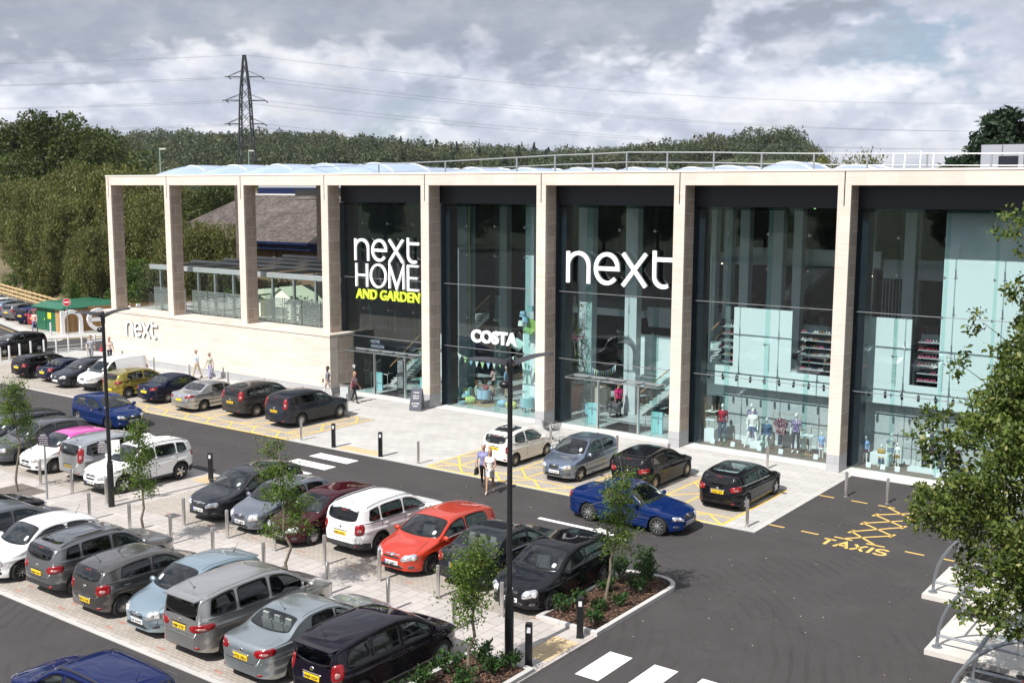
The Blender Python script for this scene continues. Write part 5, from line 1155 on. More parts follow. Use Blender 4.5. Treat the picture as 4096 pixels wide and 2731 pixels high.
ycar('black hatchback nose out at the right end of the middle row by the planted bed', S('hatch', 4.36, 1.82, 1.49, 2.64, .87, r=.315), BLACK, 50.66, -19.63, False, group=rc, rim='five', plate='BV06 GBX', head=(.44, .2), grille=(.55, .12, .43))
# near row
ycar('black car at the left edge with only its bonnet end in view', S('hatch', 4.3, 1.77, 1.46, 2.6, .87), BLACK, 31.95, -26.7, True, group=re_)
ycar('blue-grey hatchback left of the small white car in the near row', S('hatch', 4.35, 1.78, 1.5, 2.62, .88), pm('dusk_grey', (.085, .092, .105), .45), 34.35, -26.9, True, group=re_)
ycar('small white rounded hatchback nose out at the left of the near row', S('mini', 3.70, 1.72, 1.48, 2.31, .80, r=.315), WHITE, 36.77, -27.12, False, group=re_, rim='ten', rimm=mat('mid_rim', (.3, .3, .31), .3, .85), head=(.36, .18), grille=(.6, .13, .36))
ycar('silver-grey crossover with black glass roof and roof rails in the near row', S('suv', 4.32, 1.79, 1.60, 2.63, .9, r=.335), SGREY, 39.17, -26.78, True, group=re_, rim='five', cladding=True, rails='b', pano=.72, priv=True, tail=(.40, .18), tailh=.56, plate='HJ60 YFV', face=dict(pz=.46))
ycar('warm grey small hatchback with tapering red tail lamps in the near row', S('hatch', 4.0, 1.74, 1.49, 2.51, .83), WARM, 41.56, -26.95, True, group=re_, rim='multi', plate='BW14 XUD', tail=(.32, .24), tailh=.57, face=dict(lowplate=1))
def rings(c, t):
    g = MB()
    for k in range(4):
        pts = []
        for a in np.linspace(0, 2*math.pi, 17)[:-1]:
            y, z = -.105+k*.07+.047*math.cos(a), .60+.047*math.sin(a)
            hit, nr, _, _ = c.bvh.ray_cast(Vector((3, y, z)), Vector((-1, 0, 0)), 4)
            if hit: pts.append(hit+Vector((.02, 0, 0)))
        if len(pts) > 4: g.tube(pts, .007, 5, closed=True)
    obj('badge_rings', g, M_chrome, t)
ycar('ice blue compact hatchback nose out with a four-ring badge', S('mini', 3.83, 1.67, 1.55, 2.41, .74, r=.3, spoiler=1), LBLUE, 43.85, -26.85, False, group=re_, rim='five', plate='H6 EAW', head=(.38, .2), grille=(.52, .14, .39), extras=(rings,))
ycar('large silver people carrier with dark privacy glass, biggest in the near row', S('mpv', 4.75, 1.80, 1.77, 2.9, .93, r=.33, spoiler=1, boxy=1, tumble=.2), BEIGES, 45.91, -26.84, True, group=re_, rim='five', priv=True, tail=(.52, .16), tailh=.52, plate='V88 YTP', face=dict(pz=.49))
ycar('pale silver-green saloon with round tail lamps between the people carrier and the black car', S('saloon', 4.67, 1.78, 1.44, 2.67, .95, r=.32), SEAF, 48.17, -26.69, True, group=re_, rim='five', lightseats=True, plate='HT53 XRU', tail=(.42, .16))
ycar('purplish black compact people carrier, rightmost of the near row', S('mpv', 4.44, 1.79, 1.62, 2.78, .9, r=.325, spoiler=1), PUR, 50.45, -26.86, True, group=re_, rim='cap', rimm=mat('grey_cover', (.42, .43, .44), .4, .5), plate='HN09 HZW', tail=(.24, .34), tailh=.60, face=dict(pz=.47))
# blue estate driving at the bottom left
def bars(c, t):
    for s_ in (.50, .68):
        g = MB(); x = c.X(c.L*s_); z = float(c.ztop(np.array(c.L*s_)))+.05; g.tube([(x, -.62, z-.03), (x, -.58, z+.02), (x, .58, z+.02), (x, .62, z-.03)], .018, 6); obj('roof_bar', g, M_blackp, t)
build_car('dark royal blue estate car with black roof rails at the bottom left corner', 'car', S('estate', 4.55, 1.75, 1.47, 2.6, .9), pm('deep_blue', (.003, .009, .062), .35), (46.2, -30.85, 0), math.pi, rails='b', name='moving_car')
# in front of the entrances
ycar('small cream white three-door car with dark glass roof beside the shopping trolley', S('mini', 3.55, 1.63, 1.49, 2.30, .70, r=.29), CREAM, 40.29, -7.31, True, group=rg, rim='multi', plate='HK11 RRY', tail=(.14, .26), tailh=.52, pano=.55, face=dict(pz=.52))
ycar('steel blue small hatchback nose out right of the cream car', S('mini', 3.92, 1.68, 1.53, 2.49, .80, r=.30), SBLUE, 43.78, -7.64, False, group=rg, rim='five', plate='HY07 JKN', head=(.36, .16), grille=(.45, .13, .43))
ycar('black five-door hatchback with wide red tail lamps, third from left before the entrance', S('hatch', 4.26, 1.80, 1.45, 2.64, .86, r=.32), BLACK, 46.82, -7.05, True, group=rg, rim='ten', rimm=mat('beige_rim', (.55, .48, .36), .3, .8), tail=(.36, .16), tailh=.60, face=dict(lowplate=1))
ycar('black five-door hatchback on its own at the right end of the entrance bays', S('hatch', 4.29, 1.78, 1.43, 2.70, .90, r=.32), BLACK, 50.75, -7.37, True, group=rg, rim='five', plate='GN63 ZPL', tail=(.36, .17), tailh=.60, pano=.6, face=dict(ct=1, pz=.5))
# far left
build_car('black hatchback waiting on the side road behind the steel bollards', 'car', S('hatch', 4.25, 1.76, 1.48, 2.58, .88), BLACK, (-6.98, -2.85, 0), -math.pi/2, rim='five', name='moving_car')
sg_ = 'cars in the side car park'
for lab, kd, colr, x, y in (('deep red sport utility car beside the green cabin', 'suv', CREDD, -18.5, 6.3), ('navy hatchback with blue roof next to the red car in the side car park', 'hatch', NAVY, -21.7, 6.9), ('mid grey hatchback in the side car park', 'hatch', SGREY, -25.2, 7.6),
                          ('pale blue hatchback left of the grey one in the side car park', 'hatch', SBLUE, -28.3, 8.3), ('white hatchback in the side car park near the left photo edge', 'hatch', WHITE, -31.2, 9.0),
                          ('silver hatchback beyond the white one in the side car park', 'hatch', SILVER, -34.4, 9.9), ('dark car at the far end of the side car park by the fence', 'hatch', GREYB, -37.8, 10.9)):
    dims = dict(hatch=(4.2, 1.76, 1.48, 2.6, .87), suv=(4.4, 1.82, 1.66, 2.62, .9), estate=(4.6, 1.8, 1.5, 2.65, .9))[kd]
    build_car(lab, 'car', S(kd, *dims), colr, (x-.85, y+1.3, .03), math.pi/2+.12, group=sg_, roofc=BLUE if 'blue roof' in lab else None)
# ------------------------------------------------------------------ street furniture
M_bol = mat('stainless_bollard', (.62, .60, .58), .28, .9, bump=(4, .02)); M_boll = mat('pale_steel_bollard', (.66, .66, .65), .45, .5); M_blk = mat('black_powder_coat', (.010, .010, .012), .35); M_lampw = mat('bollard_lamp_window', (.6, .62, .62), .3)
def lab_bol(i, s): return s
protoB = thing('steel_bollard', '', 'bollard', (0, 0, 0), 0, 'stainless steel bollards')
g = MB(); g.lathe((0, 0, 0), [(.058, 0), (.058, .95), (.054, .965), (.04, .972)], 20); obj('post', g, M_bol, protoB, 'auto')
g = MB(); g.lathe((0, 0, 0), [(.085, 0.0), (.085, .006), (.06, .01)], 16); obj('collar', g, M_steel, protoB)
BOL = [
 (52.95, -3.21, 'steel bollard on the taxi rank asphalt, left one of the two by the glass bay'), (54.52, -3.23, 'steel bollard on the taxi rank asphalt, right one of the two'),
 (51.6, -9.15, 'steel bollard at the outer corner of the pavement right of the lone black hatchback'), (48.82, -1.08, 'steel bollard behind the lone black hatchback, close to the glass'),
 (45.32, -3.25, 'steel bollard beyond the nose of the third entrance car'), (42.79, -3.25, 'steel bollard behind the steel blue hatchback'), (39.29, -3.28, 'steel bollard standing in front of the shopping trolley'),
 (29.42, -9.35, 'steel bollard at the road edge right of the row by the stone wall'), (36.67, -9.38, 'steel bollard at the road edge left of the yellow hatching before the entrance'), (26.41, -3.36, 'steel bollard at the nose of the dark blue-grey sport utility car'),
 (23.0, -3.3, 'steel bollard behind the brown-grey sport utility car'), (19.4, -2.9, 'steel bollard near the wall behind the silver saloon'), (15.9, -2.6, 'steel bollard near the wall behind the navy convertible'), (11.9, -2.3, 'steel bollard near the wall left of the walking couple'), (7.72, -1.84, 'steel bollard by the wall behind the white van'),
 (36.01, -20.83, 'steel bollard by the nose of the graphite hatchback'), (38.33, -20.84, 'steel bollard by the nose of the small steel-blue hatchback'), (40.57, -20.77, 'steel bollard behind the young tree before the maroon car'), (42.86, -20.76, 'steel bollard before the white sport utility car with grey bumper'),
 (45.16, -20.74, 'steel bollard before the orange-red hatchback'), (47.43, -20.73, 'steel bollard behind the dark grey executive saloon'), (49.71, -20.72, 'steel bollard at the corner of the black hatchback beside the lamp post'),
 (31.52, -20.88, 'steel bollard just left of the lamp post by the white crossover'), (29.3, -20.9, 'steel bollard behind the silver people carrier with boomerang lamps'), (27.1, -20.9, 'steel bollard right of the thin sign pole'),
 (37.35, -22.35, 'steel bollard beyond the silver-grey crossover with glass roof'), (35.1, -22.35, 'steel bollard in the walkway behind the white rounded hatchback'), (32.84, -22.42, 'steel bollard left of the lamp post, on the near edge of the walkway'), (39.5, -22.35, 'steel bollard beyond the ice blue hatchback'), (41.9, -22.35, 'steel bollard beyond the nose of the large people carrier'),
 (44.73, -22.43, 'steel bollard at the nose of the pale saloon'), (47.01, -22.34, 'steel bollard in the walkway between the pale saloon and the orange-red car'), (49.28, -22.24, 'steel bollard at the nose of the purplish black people carrier'),
]
for i, (x, y, lb) in enumerate(BOL):
    if i == 0: protoB.location = (x, y, .0 if x > 52 else .02); protoB['label'] = lb
    else: dup(protoB, (x, y, .0 if x > 52 else .02), label=lb)
pb2 = thing('steel_bollard', '', 'bollard', (0, 0, 0), 0, 'pale bollards along the side road')
g = MB(); g.lathe((0, 0, 0), [(.07, 0), (.07, .98), (.06, 1.0)], 16); obj('post', g, M_boll, pb2, 'auto'); g = MB(); g.lathe((0, 0, 0), [(.1, 0), (.1, .01)], 14); obj('collar', g, M_steel, pb2)
LB = [(-3.84, -5.64), (-4.15, -4.84), (-4.5, -3.9), (-5.2, -2.7), (-5.15, -1.75), (-4.65, -1.1), (-4.95, .02), (-4.9, 1.05), (-4.67, 1.95), (-6.3, 4.1), (-14.11, 4.11), (-.64, -1.24)]
LL = ['pale bollard at the left edge of the photo by the black waiting car', 'pale bollard, second from the left along the side road', 'pale bollard before the front door of the waiting black hatchback', 'pale bollard before the rear door of the waiting black hatchback', 'pale bollard at the tail of the waiting black hatchback', 'pale bollard just right of the waiting black hatchback', 'pale bollard in line with the no entry sign', 'pale bollard between the no entry sign and the far lamp post',
      'pale bollard left of the far lamp post', 'pale bollard against the corner of the stone building', 'pale bollard beside the green cabin door', 'short bollard in the open pavement behind the dark hatchbacks']
for i, ((x, y), lb) in enumerate(zip(LB, LL)):
    if i == 0: pb2.location = (x, y, .02); pb2['label'] = lb
    else: dup(pb2, (x, y, .02), label=lb)
# black lighting bollards
pb3 = thing('lighting_bollard', '', 'bollard', (0, 0, 0), 0, 'black lighting bollards')
g = MB(); pr = [(-.085, -.07), (.085, -.07), (.085, .05), (.06, .085), (-.06, .085), (-.085, .05)]; g.prism(pr, 0, 1.06); g.prism([(x*.98, y*.98) for x, y in pr], 1.06, 1.08)
for x in (-.06, -.03, 0, .03, .06): g.box((x-.006, -.078, .02), (x+.006, -.07, .9))
obj('post', g, M_blk, pb3); g = MB(); g.box((-.045, -.081, .86), (.045, -.0785, 1.0)); obj('lamp_window', g, M_lampw, pb3); g = MB(); g.box((-.10, -.09, 0), (.10, .10, .012)); obj('base_plate', g, M_blk, pb3)
for i, (x, y, s, lb) in enumerate([(31.63, -9.43, 1, 'black lighting bollard at the left side of the far buff crossing pad'), (34.52, -9.43, 1, 'black lighting bollard at the right side of the far buff crossing pad'), (31.74, -16.33, 1, 'black lighting bollard beside the graphite hatchback at the road edge'),
                                   (52.18, -20.62, 1, 'black lighting bollard at the corner of the planted bed'), (52.12, -22.82, 1.0, 'black lighting bollard next to the near lamp post')]):
    if i == 0: pb3.location = (x, y, .02); pb3['label'] = lb; pb3.rotation_euler = (0, 0, .5)
    else: dup(pb3, (x, y, .02), .5, label=lb)
# lamp posts with twin wing heads
def lamp_post(x, y, h, label):
    t = thing('lamp_post', label, 'lamp post', (x, y, .02), 0, 'black twin-head lamp posts')
    g = MB(); g.lathe((0, 0, 0), [(.115, 0), (.115, 1.55), (.10, 1.62), (.072, 1.75), (.06, h-.12)], 16); obj('pole', g, M_blk, t, 'auto')
    g = MB(); g.lathe((0, 0, h-.5), [(.075, 0), (.075, .1), (.085, .3), (.05, .42)], 12); obj('hub', g, M_blk, t, 'auto')
    for sg, tip in ((-1, -.02), (1, .16)):
        g = MB(); n = 12; v = []; f = []
        for k in range(n+1):
            u = k/n; xx = sg*(.05+.98*u); zz = h-.24+(.10 if sg < 0 else .28)*u+.05*math.sin(math.pi*u); wd = .06+.26*math.sin(math.pi*min(1, .10+u*.92))**.7; th = .085*(1-u*.75)+.012
            v += [(xx, -wd, zz), (xx, 0, zz+th), (xx, wd, zz), (xx, 0, zz-th*.7)]
        for k in range(n):
            for q in range(4): a = 4*k+q; b = 4*k+(q+1) % 4; f.append((a, b, b+4, a+4))
        f += [(0, 3, 2, 1), (4*n, 4*n+1, 4*n+2, 4*n+3)]; g.add(v, f); o = obj('lamp_head', g, M_blk, t, 'auto'); o.rotation_euler = (0, 0, .5)
    g = MB(); g.sphere((-.16, -.02, h-.75), (.15, .12, .10), 10, 6); obj('camera_dome', g, M_blk, t, True)
    return t
lamp_post(51.46, -22.74, 7.62, 'tall black lamp post with twin wing heads nearest the camera, before the entrance')
lamp_post(32.0, -21.0, 7.25, 'tall black lamp post with twin wing heads at the left carrying parking notices')
def sign_plate(name, label, cat, x, y, z0, z1, wd, txt, m, mt, rz=.0, pole=None):
    t = thing(name, label, cat, (x, y, .02), rz)
    if pole: g = MB(); g.cyl((0, .04, 0), .038, pole, 12); obj('pole', g, M_grey, t, 'auto')
    g = MB(); g.box((-wd/2, -.012, z0), (wd/2, .0, z1)); b = obj('panel', g, m, t)
    n = len(txt)
    for i, (s_, sz) in enumerate(txt):
        textobj('sign_text', s_, sz, .003, mt, b, Matrix.Translation((0, -.015, z1-(i+.9)*(z1-z0)/(n+.3))) @ FACE, 0, align='CENTER', width=wd*(.8 if len(s_) > 8 else .5))
    return t
M_nav = mat('sign_dark_violet', (.025, .015, .035), .5); M_swh = mat('sign_white', (.8, .8, .78), .5)
TL = [('PARKING', .08), ('MAXIMUM STAY', .06), ('CUSTOMERS ONLY', .05), ('TERMS APPLY', .05), ('SEE NOTICES', .05), ('NO RETURN', .05), ('WITHIN HOURS', .05)]
sign_plate('parking_notice', 'dark violet notice with white lines of text fixed to the far lamp post', 'sign', 31.82, -21.14, 1.99, 2.42, .42, TL, M_nav, M_swh, .55)
sign_plate('parking_notice', 'white-backed notice board on the right side of the far lamp post', 'sign', 32.2, -20.86, 1.98, 2.5, .3, [], M_swh, M_nav, .9)
sign_plate('parking_notice', 'dark violet notice on a thin grey pole between young tree and white car', 'sign', 29.29, -21.94, 2.06, 2.5, .46, TL[:5], M_nav, M_swh, .55, 2.5)
# no entry sign
t = thing('no_entry_sign', 'round red no entry sign with white bar on a tall grey pole', 'sign', (-12.96, 4.9, .03), .9)
g = MB(); g.cyl((0, .04, 0), .035, 2.85, 10); obj('pole', g, M_grey, t, 'auto')
g = MB(); g.lathe((0, 0, 2.62), [(.30, -.01), (.30, .01)], 28, 0, 'y'); g.lathe((0, -.012, 2.62), [(.275, -.004), (.275, .004)], 28, 1, 'y'); g.box((-.2, -.022, 2.57), (.2, -.0165, 2.67)); obj('disc', g, [mat('sign_white2', (.8, .8, .8), .4), mat('sign_red', (.6, .02, .03), .4)], t)
# big ground letters and the green cabin
M_biglet = mat('white_letter_shell', (.82, .82, .83), .45, var=(1, .04))
t = thing('giant_letters', 'giant white free-standing letters of the shop name on the side pavement', 'letters', (-13.75, 4.85, .03), math.atan2(1.65, .45))
x = 0
for ch, off, wd in (('n', 0, 1.72), ('e', 1.95, 1.95), ('x', 4.1, 1.7), ('t', 6.0, 1.2)):
    g = MB(); sts, adv = glyph(ch)
    for q, s_ in enumerate(sts): stroke3d(g, [(off+px*wd/.9, .02+.13+py*1.7) for px, py in s_] if ch != 'n' else [(off+px*wd/.9, (.0 if py < .01 else .12)+py*1.72) for px, py in s_], .29, .26, lambda a, b, d, q=q: (a, .26-d*(1 if q == 0 else .985)-.002*q, b), closed=False)
    obj('letter', g, M_biglet, t)
M_green = mat('dark_green_paint', (.012, .11, .055), .35, var=(2, .1)); M_wood = brickmat('timber_cladding', (.44, .25, .10), (.30, .16, .06), (.06, .03, .015), 9, .14, .012, .75, 'xz', blotch=.3)
def woodv():
    m = bpy.data.materials.new('vertical_boards'); m.use_nodes = True; nt = m.node_tree; b = nt.nodes['Principled BSDF']; tc = N(nt, 'ShaderNodeTexCoord'); sp = N(nt, 'ShaderNodeSeparateXYZ'); nt.links.new(tc.outputs['Object'], sp.inputs[0])
    ad = N(nt, 'ShaderNodeMath', operation='ADD'); nt.links.new(sp.outputs[0], ad.inputs[0]); nt.links.new(sp.outputs[1], ad.inputs[1]); cb = N(nt, 'ShaderNodeCombineXYZ'); nt.links.new(sp.outputs[2], cb.inputs[0]); nt.links.new(ad.outputs[0], cb.inputs[1])
    br = N(nt, 'ShaderNodeTexBrick'); br.offset = 0; nt.links.new(cb.outputs[0], br.inputs['Vector'])
    for k, v in (('Scale', 1), ('Brick Width', 9), ('Row Height', .12), ('Mortar Size', .012)): br.inputs[k].default_value = v
    br.inputs['Color1'].default_value = (.52, .31, .13, 1); br.inputs['Color2'].default_value = (.33, .18, .07, 1); br.inputs['Mortar'].default_value = (.05, .025, .01, 1); nt.links.new(br.outputs[0], b.inputs['Base Color']); b.inputs['Roughness'].default_value = .8; return m
M_wv = woodv()
t = thing('storage_cabin', 'dark green metal cabin with green pitched roof and part timber cladding', 'cabin', (-15.5, 5.45, .03), .0)
g = MB(); g.box((-2.9, .0, 0), (-.05, 5.0, 1.85)); obj('wall', g, M_green, t)
g = MB(); g.box((-.049, -.03, 0), (1.2, 5.0, 1.85)); obj('timber_cladding', g, M_wv, t)
g = MB(); g.add([(-3.15, -.3, 1.86), (1.3, -.3, 1.86), (1.3, 5.3, 1.86), (-3.15, 5.3, 1.86), (-3.15, -.3, 1.95), (1.3, -.3, 1.95), (1.3, 5.3, 1.95), (-3.15, 5.3, 1.95), (-2.5, .5, 2.33), (.75, .5, 2.33), (.75, 4.6, 2.33), (-2.5, 4.6, 2.33)], [(0, 3, 2, 1), (0, 1, 5, 4), (1, 2, 6, 5), (2, 3, 7, 6), (3, 0, 4, 7), (4, 5, 9, 8), (5, 6, 10, 9), (6, 7, 11, 10), (7, 4, 8, 11), (8, 9, 10, 11)]); obj('roof', g, M_green, t)
g = MB(); g.box((-2.6, -.03, .1), (-1.5, -.001, 1.75)); d_ = obj('door', g, M_green, t); g = MB(); g.box((-1.2, -.03, 1.0), (-.7, -.005, 1.5)); g.box((-1.7, -.05, .85), (-1.62, -.03, 1.0)); obj('hazard_sign', g, mat('hazard_yellow', (.8, .65, .02), .5), t)
t = thing('timber_fence', 'vertical board timber fence behind the giant white letters', 'fence', (-14.45, 5.0, .03), math.atan2(1.65, .45))
g = MB()
for k in range(72): g.box((.3+k*.14, .42, 0), (.3+k*.14+.11, .45, 1.98+.02*(k % 2)))
obj('boards', g, M_wv, t); g = MB()
for z in (.4, 1.6): g.box((.3, .451, z), (10.3, .5, z+.09))
obj('rail', g, M_wv, t)
t = thing('post_and_rail_fence', 'pale timber post and rail fence running along the bank behind the side car park', 'fence', (0, 0, 0))
g = MB(); pa, pb_ = Vector((-17.4, 10.2, .0)), Vector((-66, 23.7, .0)); nrm = (pb_-pa).normalized()
for z in (.45, .85, 1.25): g.beam(pa+Vector((0, 0, z)), pb_+Vector((0, 0, z)), .05, .16)
obj('rail', g, mat('pale_timber_rail', (.50, .36, .18), .8, var=(2, .2)), t)
for k in range(30):
    p = pa+(pb_-pa)*k/29+Vector((.08, .08, 0)); g = MB(); g.box((p.x-.05, p.y-.05, -.1), (p.x+.05, p.y+.05, 1.4)); obj('post', g, mat('pale_timber_post', (.42, .30, .15), .85), t)
# A-board, bin, trolley
t = thing('pavement_board', 'dark grey A-frame pavement board by the stone column with white lettering', 'sign board', (28.95, -.72, .02), .35)
for sg in (1, -1):
    g = MB(); a = .30; g.add([(-.34, -sg*.32, 0.03), (.34, -sg*.32, .03), (.30, 0, 1.15), (-.30, 0, 1.15), (-.34, -sg*.35, .03), (.34, -sg*.35, .03), (.30, -sg*.03, 1.17), (-.30, -sg*.03, 1.17)], [(0, 1, 2, 3), (7, 6, 5, 4), (0, 4, 5, 1), (1, 5, 6, 2), (2, 6, 7, 3), (3, 7, 4, 0)]); p_ = obj('panel', g, mat('slate_panel', (.06, .065, .085), .5) if sg > 0 else M_steel, t)
    if sg > 0:
        Mx = Matrix.Translation((0, -.36, .06)) @ Matrix.Rotation(math.atan2(-.32, 1.12), 4, 'X')
        Mx = Matrix.Translation((0, -.375, .03)) @ Matrix.Rotation(-.29, 4, 'X')
        for tx_, zz, wd in (('next', .93, .2), ('PICK UP', .74, .2), ('DROP', .62, .2), ('IN STORE', .34, .26), ('TODAY', .2, .2)): textobj('board_text', tx_, .11, .002, M_swh, p_, Mx @ Matrix.Translation((0, 0, zz)) @ FACE, .001, align='CENTER', width=wd*1.6)
t = thing('litter_bin', 'square grey litter bin beside the two women at the end of the stone wall', 'litter bin', (24.05, -1.0, .02), .1)
g = MB(); g.box((-.28, -.28, .04), (.28, .28, .82)); obj('body', g, M_igrey, t); g = MB(); g.box((-.31, -.31, .82), (.31, .31, .9)); obj('rim', g, M_steel, t); g = MB(); g.box((-.2, -.2, .9), (.2, .2, .93)); obj('opening', g, M_blk, t)
def trolley(x, y, rz, label):
    t = thing('shopping_trolley', label, 'trolley', (x, y, .02), rz); M_tw = mat('trolley_wire', (.10, .10, .11), .4, .6)
    g = MB(); rows = [(.55, .10, .26), (.66, .07, .285), (.78, .04, .31), (.92, 0, .33)]
    for z, sh, hw in rows: g.tube([(-.42+sh, -hw, z), (.42-sh, -hw*.85, z), (.42-sh, hw*.85, z), (-.42+sh, hw, z)], .008, 5, closed=True)
    for k in range(15):
        u = -1+2*k/14; g.tube([(u*.32, -.26, .55), (u*.42, -.33+.03*u, .92)], .005, 4); g.tube([(u*.32, .26, .55), (u*.42, .33-.03*u, .92)], .005, 4); g.tube([(u*.32, -.26, .55), (u*.32, .26, .55)], .005, 4)
    for k in range(9): u = -1+2*k/8; g.tube([(-.32, u*.26, .55), (-.42, u*.33, .92)], .005, 4); g.tube([(.32, u*.24, .55), (.42, u*.28, .92)], .005, 4)
    for z in np.linspace(.58, .9, 9): 
        for sg in (-1, 1): g.tube([(-.4, sg*.30, z), (.4, sg*.27, z)], .004, 4)
    obj('basket', g, M_tw, t)
    g = MB()
    for sg in (-1, 1): g.tube([(-.62, sg*.27, 1.02), (-.45, sg*.27, .9), (-.38, sg*.24, .5), (-.40, sg*.25, .14)], .014, 6); g.tube([(-.38, sg*.24, .5), (.1, sg*.24, .28), (.38, sg*.2, .14)], .014, 6)
    obj('frame', g, M_chrome, t, True); g = MB(); g.tube([(-.62, -.28, 1.02), (-.62, .28, 1.02)], .02, 8); obj('handle', g, M_blk, t, True)
    for a in (-.4, .38):
        for sg in (-1, 1): g = MB(); g.lathe((a, sg*.23, .06), [(.06, -.015), (.06, .015)], 14, 0, 'y'); obj('castor', g, M_blk, t)
trolley(38.75, -2.45, 2.6, 'dark wire shopping trolley left on the pavement behind the cream car')
# bicycle shelters at the lower right
M_tub = mat('galvanised_grey_tube', (.26, .28, .30), .4, .6); M_conc = mat('pale_concrete', (.52, .49, .45), .85, var=(1.5, .12), bump=(25, .15))
def shelter(x0, y1, label):
    """pad runs to +x; arches spring from its left edge"""
    t = thing('bicycle_shelter', label, 'bicycle shelter', (x0, y1, 0), 0, 'bicycle shelters')
    g = MB(); g.prism([(-.1, -2.95), (5.6, -2.95), (5.6, -.05), (-.1, -.05)], 0.002, .14); obj('pad', g, M_conc, t)
    for yy in (-2.62, -.3):
        g = MB(); P = [(.12, yy, .14)]+[(.12+2.2*(1-math.cos(a)), yy, .3+2.15*math.sin(a)) for a in np.linspace(.0, math.pi*.62, 14)]; g.tube(P, .045, 8); g.tube([(.12, yy, .45), (3.2, yy, .45)], .035, 8); g.lathe((.12, yy, .14), [(.13, 0), (.13, .02), (.07, .03)], 14); g.tube([(3.2, yy, .14), (3.2, yy, 2.3)], .045, 8); obj('arch_frame', g, M_tub, t, 'auto')
    g = MB()
    for a in (.55, 1.05, 1.55): px, pz = .12+2.2*(1-math.cos(a)), .3+2.15*math.sin(a); g.tube([(px, -2.62, pz), (px, -.3, pz)], .032, 8)
    obj('purlin', g, M_tub, t, 'auto')
    g = MB(); v = []; f = []; A = np.linspace(.9, 1.9, 8)
    for a in A:
        for yy in (-2.6, -.32): v.append((.12+2.22*(1-math.cos(a)), yy, .33+2.17*math.sin(a)))
    for k in range(7): f.append((2*k, 2*k+1, 2*k+3, 2*k+2))
    g.add(v, f); obj('clear_roof', g, M_bal, t)
    for k in range(3):
        xx = 1.9+k*.75; g = MB(); g.tube([(xx, -2.1, .14), (xx, -2.1, .75)]+[(xx, -2.1+.25-.25*math.cos(a), .75+.18*math.sin(a)) for a in np.linspace(.3, math.pi-.3, 7)]+[(xx, -1.35, .75), (xx, -1.35, .14)], .025, 8); obj('cycle_hoop', g, M_steel, t, 'auto')
    return t
shelter(58.55, -9.4, 'farther bicycle shelter of bent grey tubes on a pale concrete pad behind the oak leaves'); shelter(59.75, -13.3, 'nearer bicycle shelter of bent grey tubes on a pale concrete pad'); shelter(61.0, -17.2, 'bicycle shelter in the bottom right corner with a red bicycle in it')
def bicycle(x, y, rz, m, label):
    t = thing('bicycle', label, 'bicycle', (x, y, .14), rz)
    for xx in (-.52, .52):
        g = MB(); g.tube([(xx+.33*math.cos(a), 0, .34+.33*math.sin(a)) for a in np.linspace(0, 2*math.pi, 29)[:-1]], .018, 6, closed=True); wv_ = obj('wheel', g, M_tyre, t, True)
        g = MB()
        for a in np.linspace(0, math.pi, 9)[:-1]: g.tube([(xx+.32*math.cos(a), 0, .34+.32*math.sin(a)), (xx-.32*math.cos(a), 0, .34-.32*math.sin(a))], .002, 3)
        obj('spokes', g, M_steel, wv_)
    g = MB(); BBk = (-.08, 0, .30); ST = (-.2, 0, .82); HT = (.36, 0, .78); HB = (.40, 0, .62)
    for a, b in ((BBk, ST), (ST, HT), (BBk, HB), ((-.52, 0, .34), BBk), ((-.52, 0, .34), (-.18, 0, .74)), (HT, (.52, 0, .34))): g.tube([a, b], .017, 6)
    obj('frame', g, m, t, True); g = MB(); g.tube([(.36, -.27, .95), (.34, 0, .93), (.36, .27, .95)], .013, 6); g.tube([(.34, 0, .93), HT], .014, 6); obj('handlebar', g, M_blk, t, True)
    g = MB(); g.sphere((-.22, 0, .9), (.14, .07, .035), 10, 6); obj('saddle', g, M_blk, t, True)
bicycle(62.6, -18.6, .15, mat('red_bike_paint', (.5, .015, .02), .3, 0, 1), 'red bicycle locked under the corner bicycle shelter')
# ------------------------------------------------------------------ trees and plants
def leafmat(name, c1, c2, c3, trans=.35, scale=.5):
    m = bpy.data.materials.new(name); m.use_nodes = True; nt = m.node_tree; nt.nodes.clear()
    ge = N(nt, 'ShaderNodeNewGeometry'); tc = N(nt, 'ShaderNodeTexCoord'); n = N(nt, 'ShaderNodeTexNoise'); n.inputs['Scale'].default_value = scale; n.inputs['Detail'].default_value = 3
    nt.links.new(tc.outputs['Object'], n.inputs['Vector'])
    a = ramp(nt, [(0, c1), (.6, c2), (.86, c2), (1, c3)], ge.outputs['Random Per Island']).outputs[0]
    b = ramp(nt, [(.35, g3(.75)), (.65, g3(1.2))], n.outputs[0]).outputs[0]; c = mixc(nt, 1, a, b, 'MULTIPLY')
    d = N(nt, 'ShaderNodeBsdfPrincipled'); d.inputs['Roughness'].default_value = .55; d.inputs['Specular IOR Level'].default_value = .3; nt.links.new(c, d.inputs['Base Color'])
    t = N(nt, 'ShaderNodeBsdfTranslucent'); nt.links.new(mixc(nt, 1, c, (1.1, 1.25, .5), 'MULTIPLY'), t.inputs[0]); mx = N(nt, 'ShaderNodeMixShader'); mx.inputs[0].default_value = trans; o = N(nt, 'ShaderNodeOutputMaterial')
    nt.links.new(d.outputs[0], mx.inputs[1]); nt.links.new(t.outputs[0], mx.inputs[2]); nt.links.new(mx.outputs[0], o.inputs[0]); MATS[name] = m; return m
L_street = leafmat('young_oak_leaves', (.05, .10, .014), (.105, .17, .026), (.20, .24, .05), .4, 2)
L_oak = leafmat('holm_oak_leaves', (.035, .06, .011), (.105, .145, .028), (.28, .27, .10), .3, 1.2)
L_dark = leafmat('dark_wood_leaves', (.034, .050, .012), (.064, .085, .020), (.11, .13, .035), .3, .35)
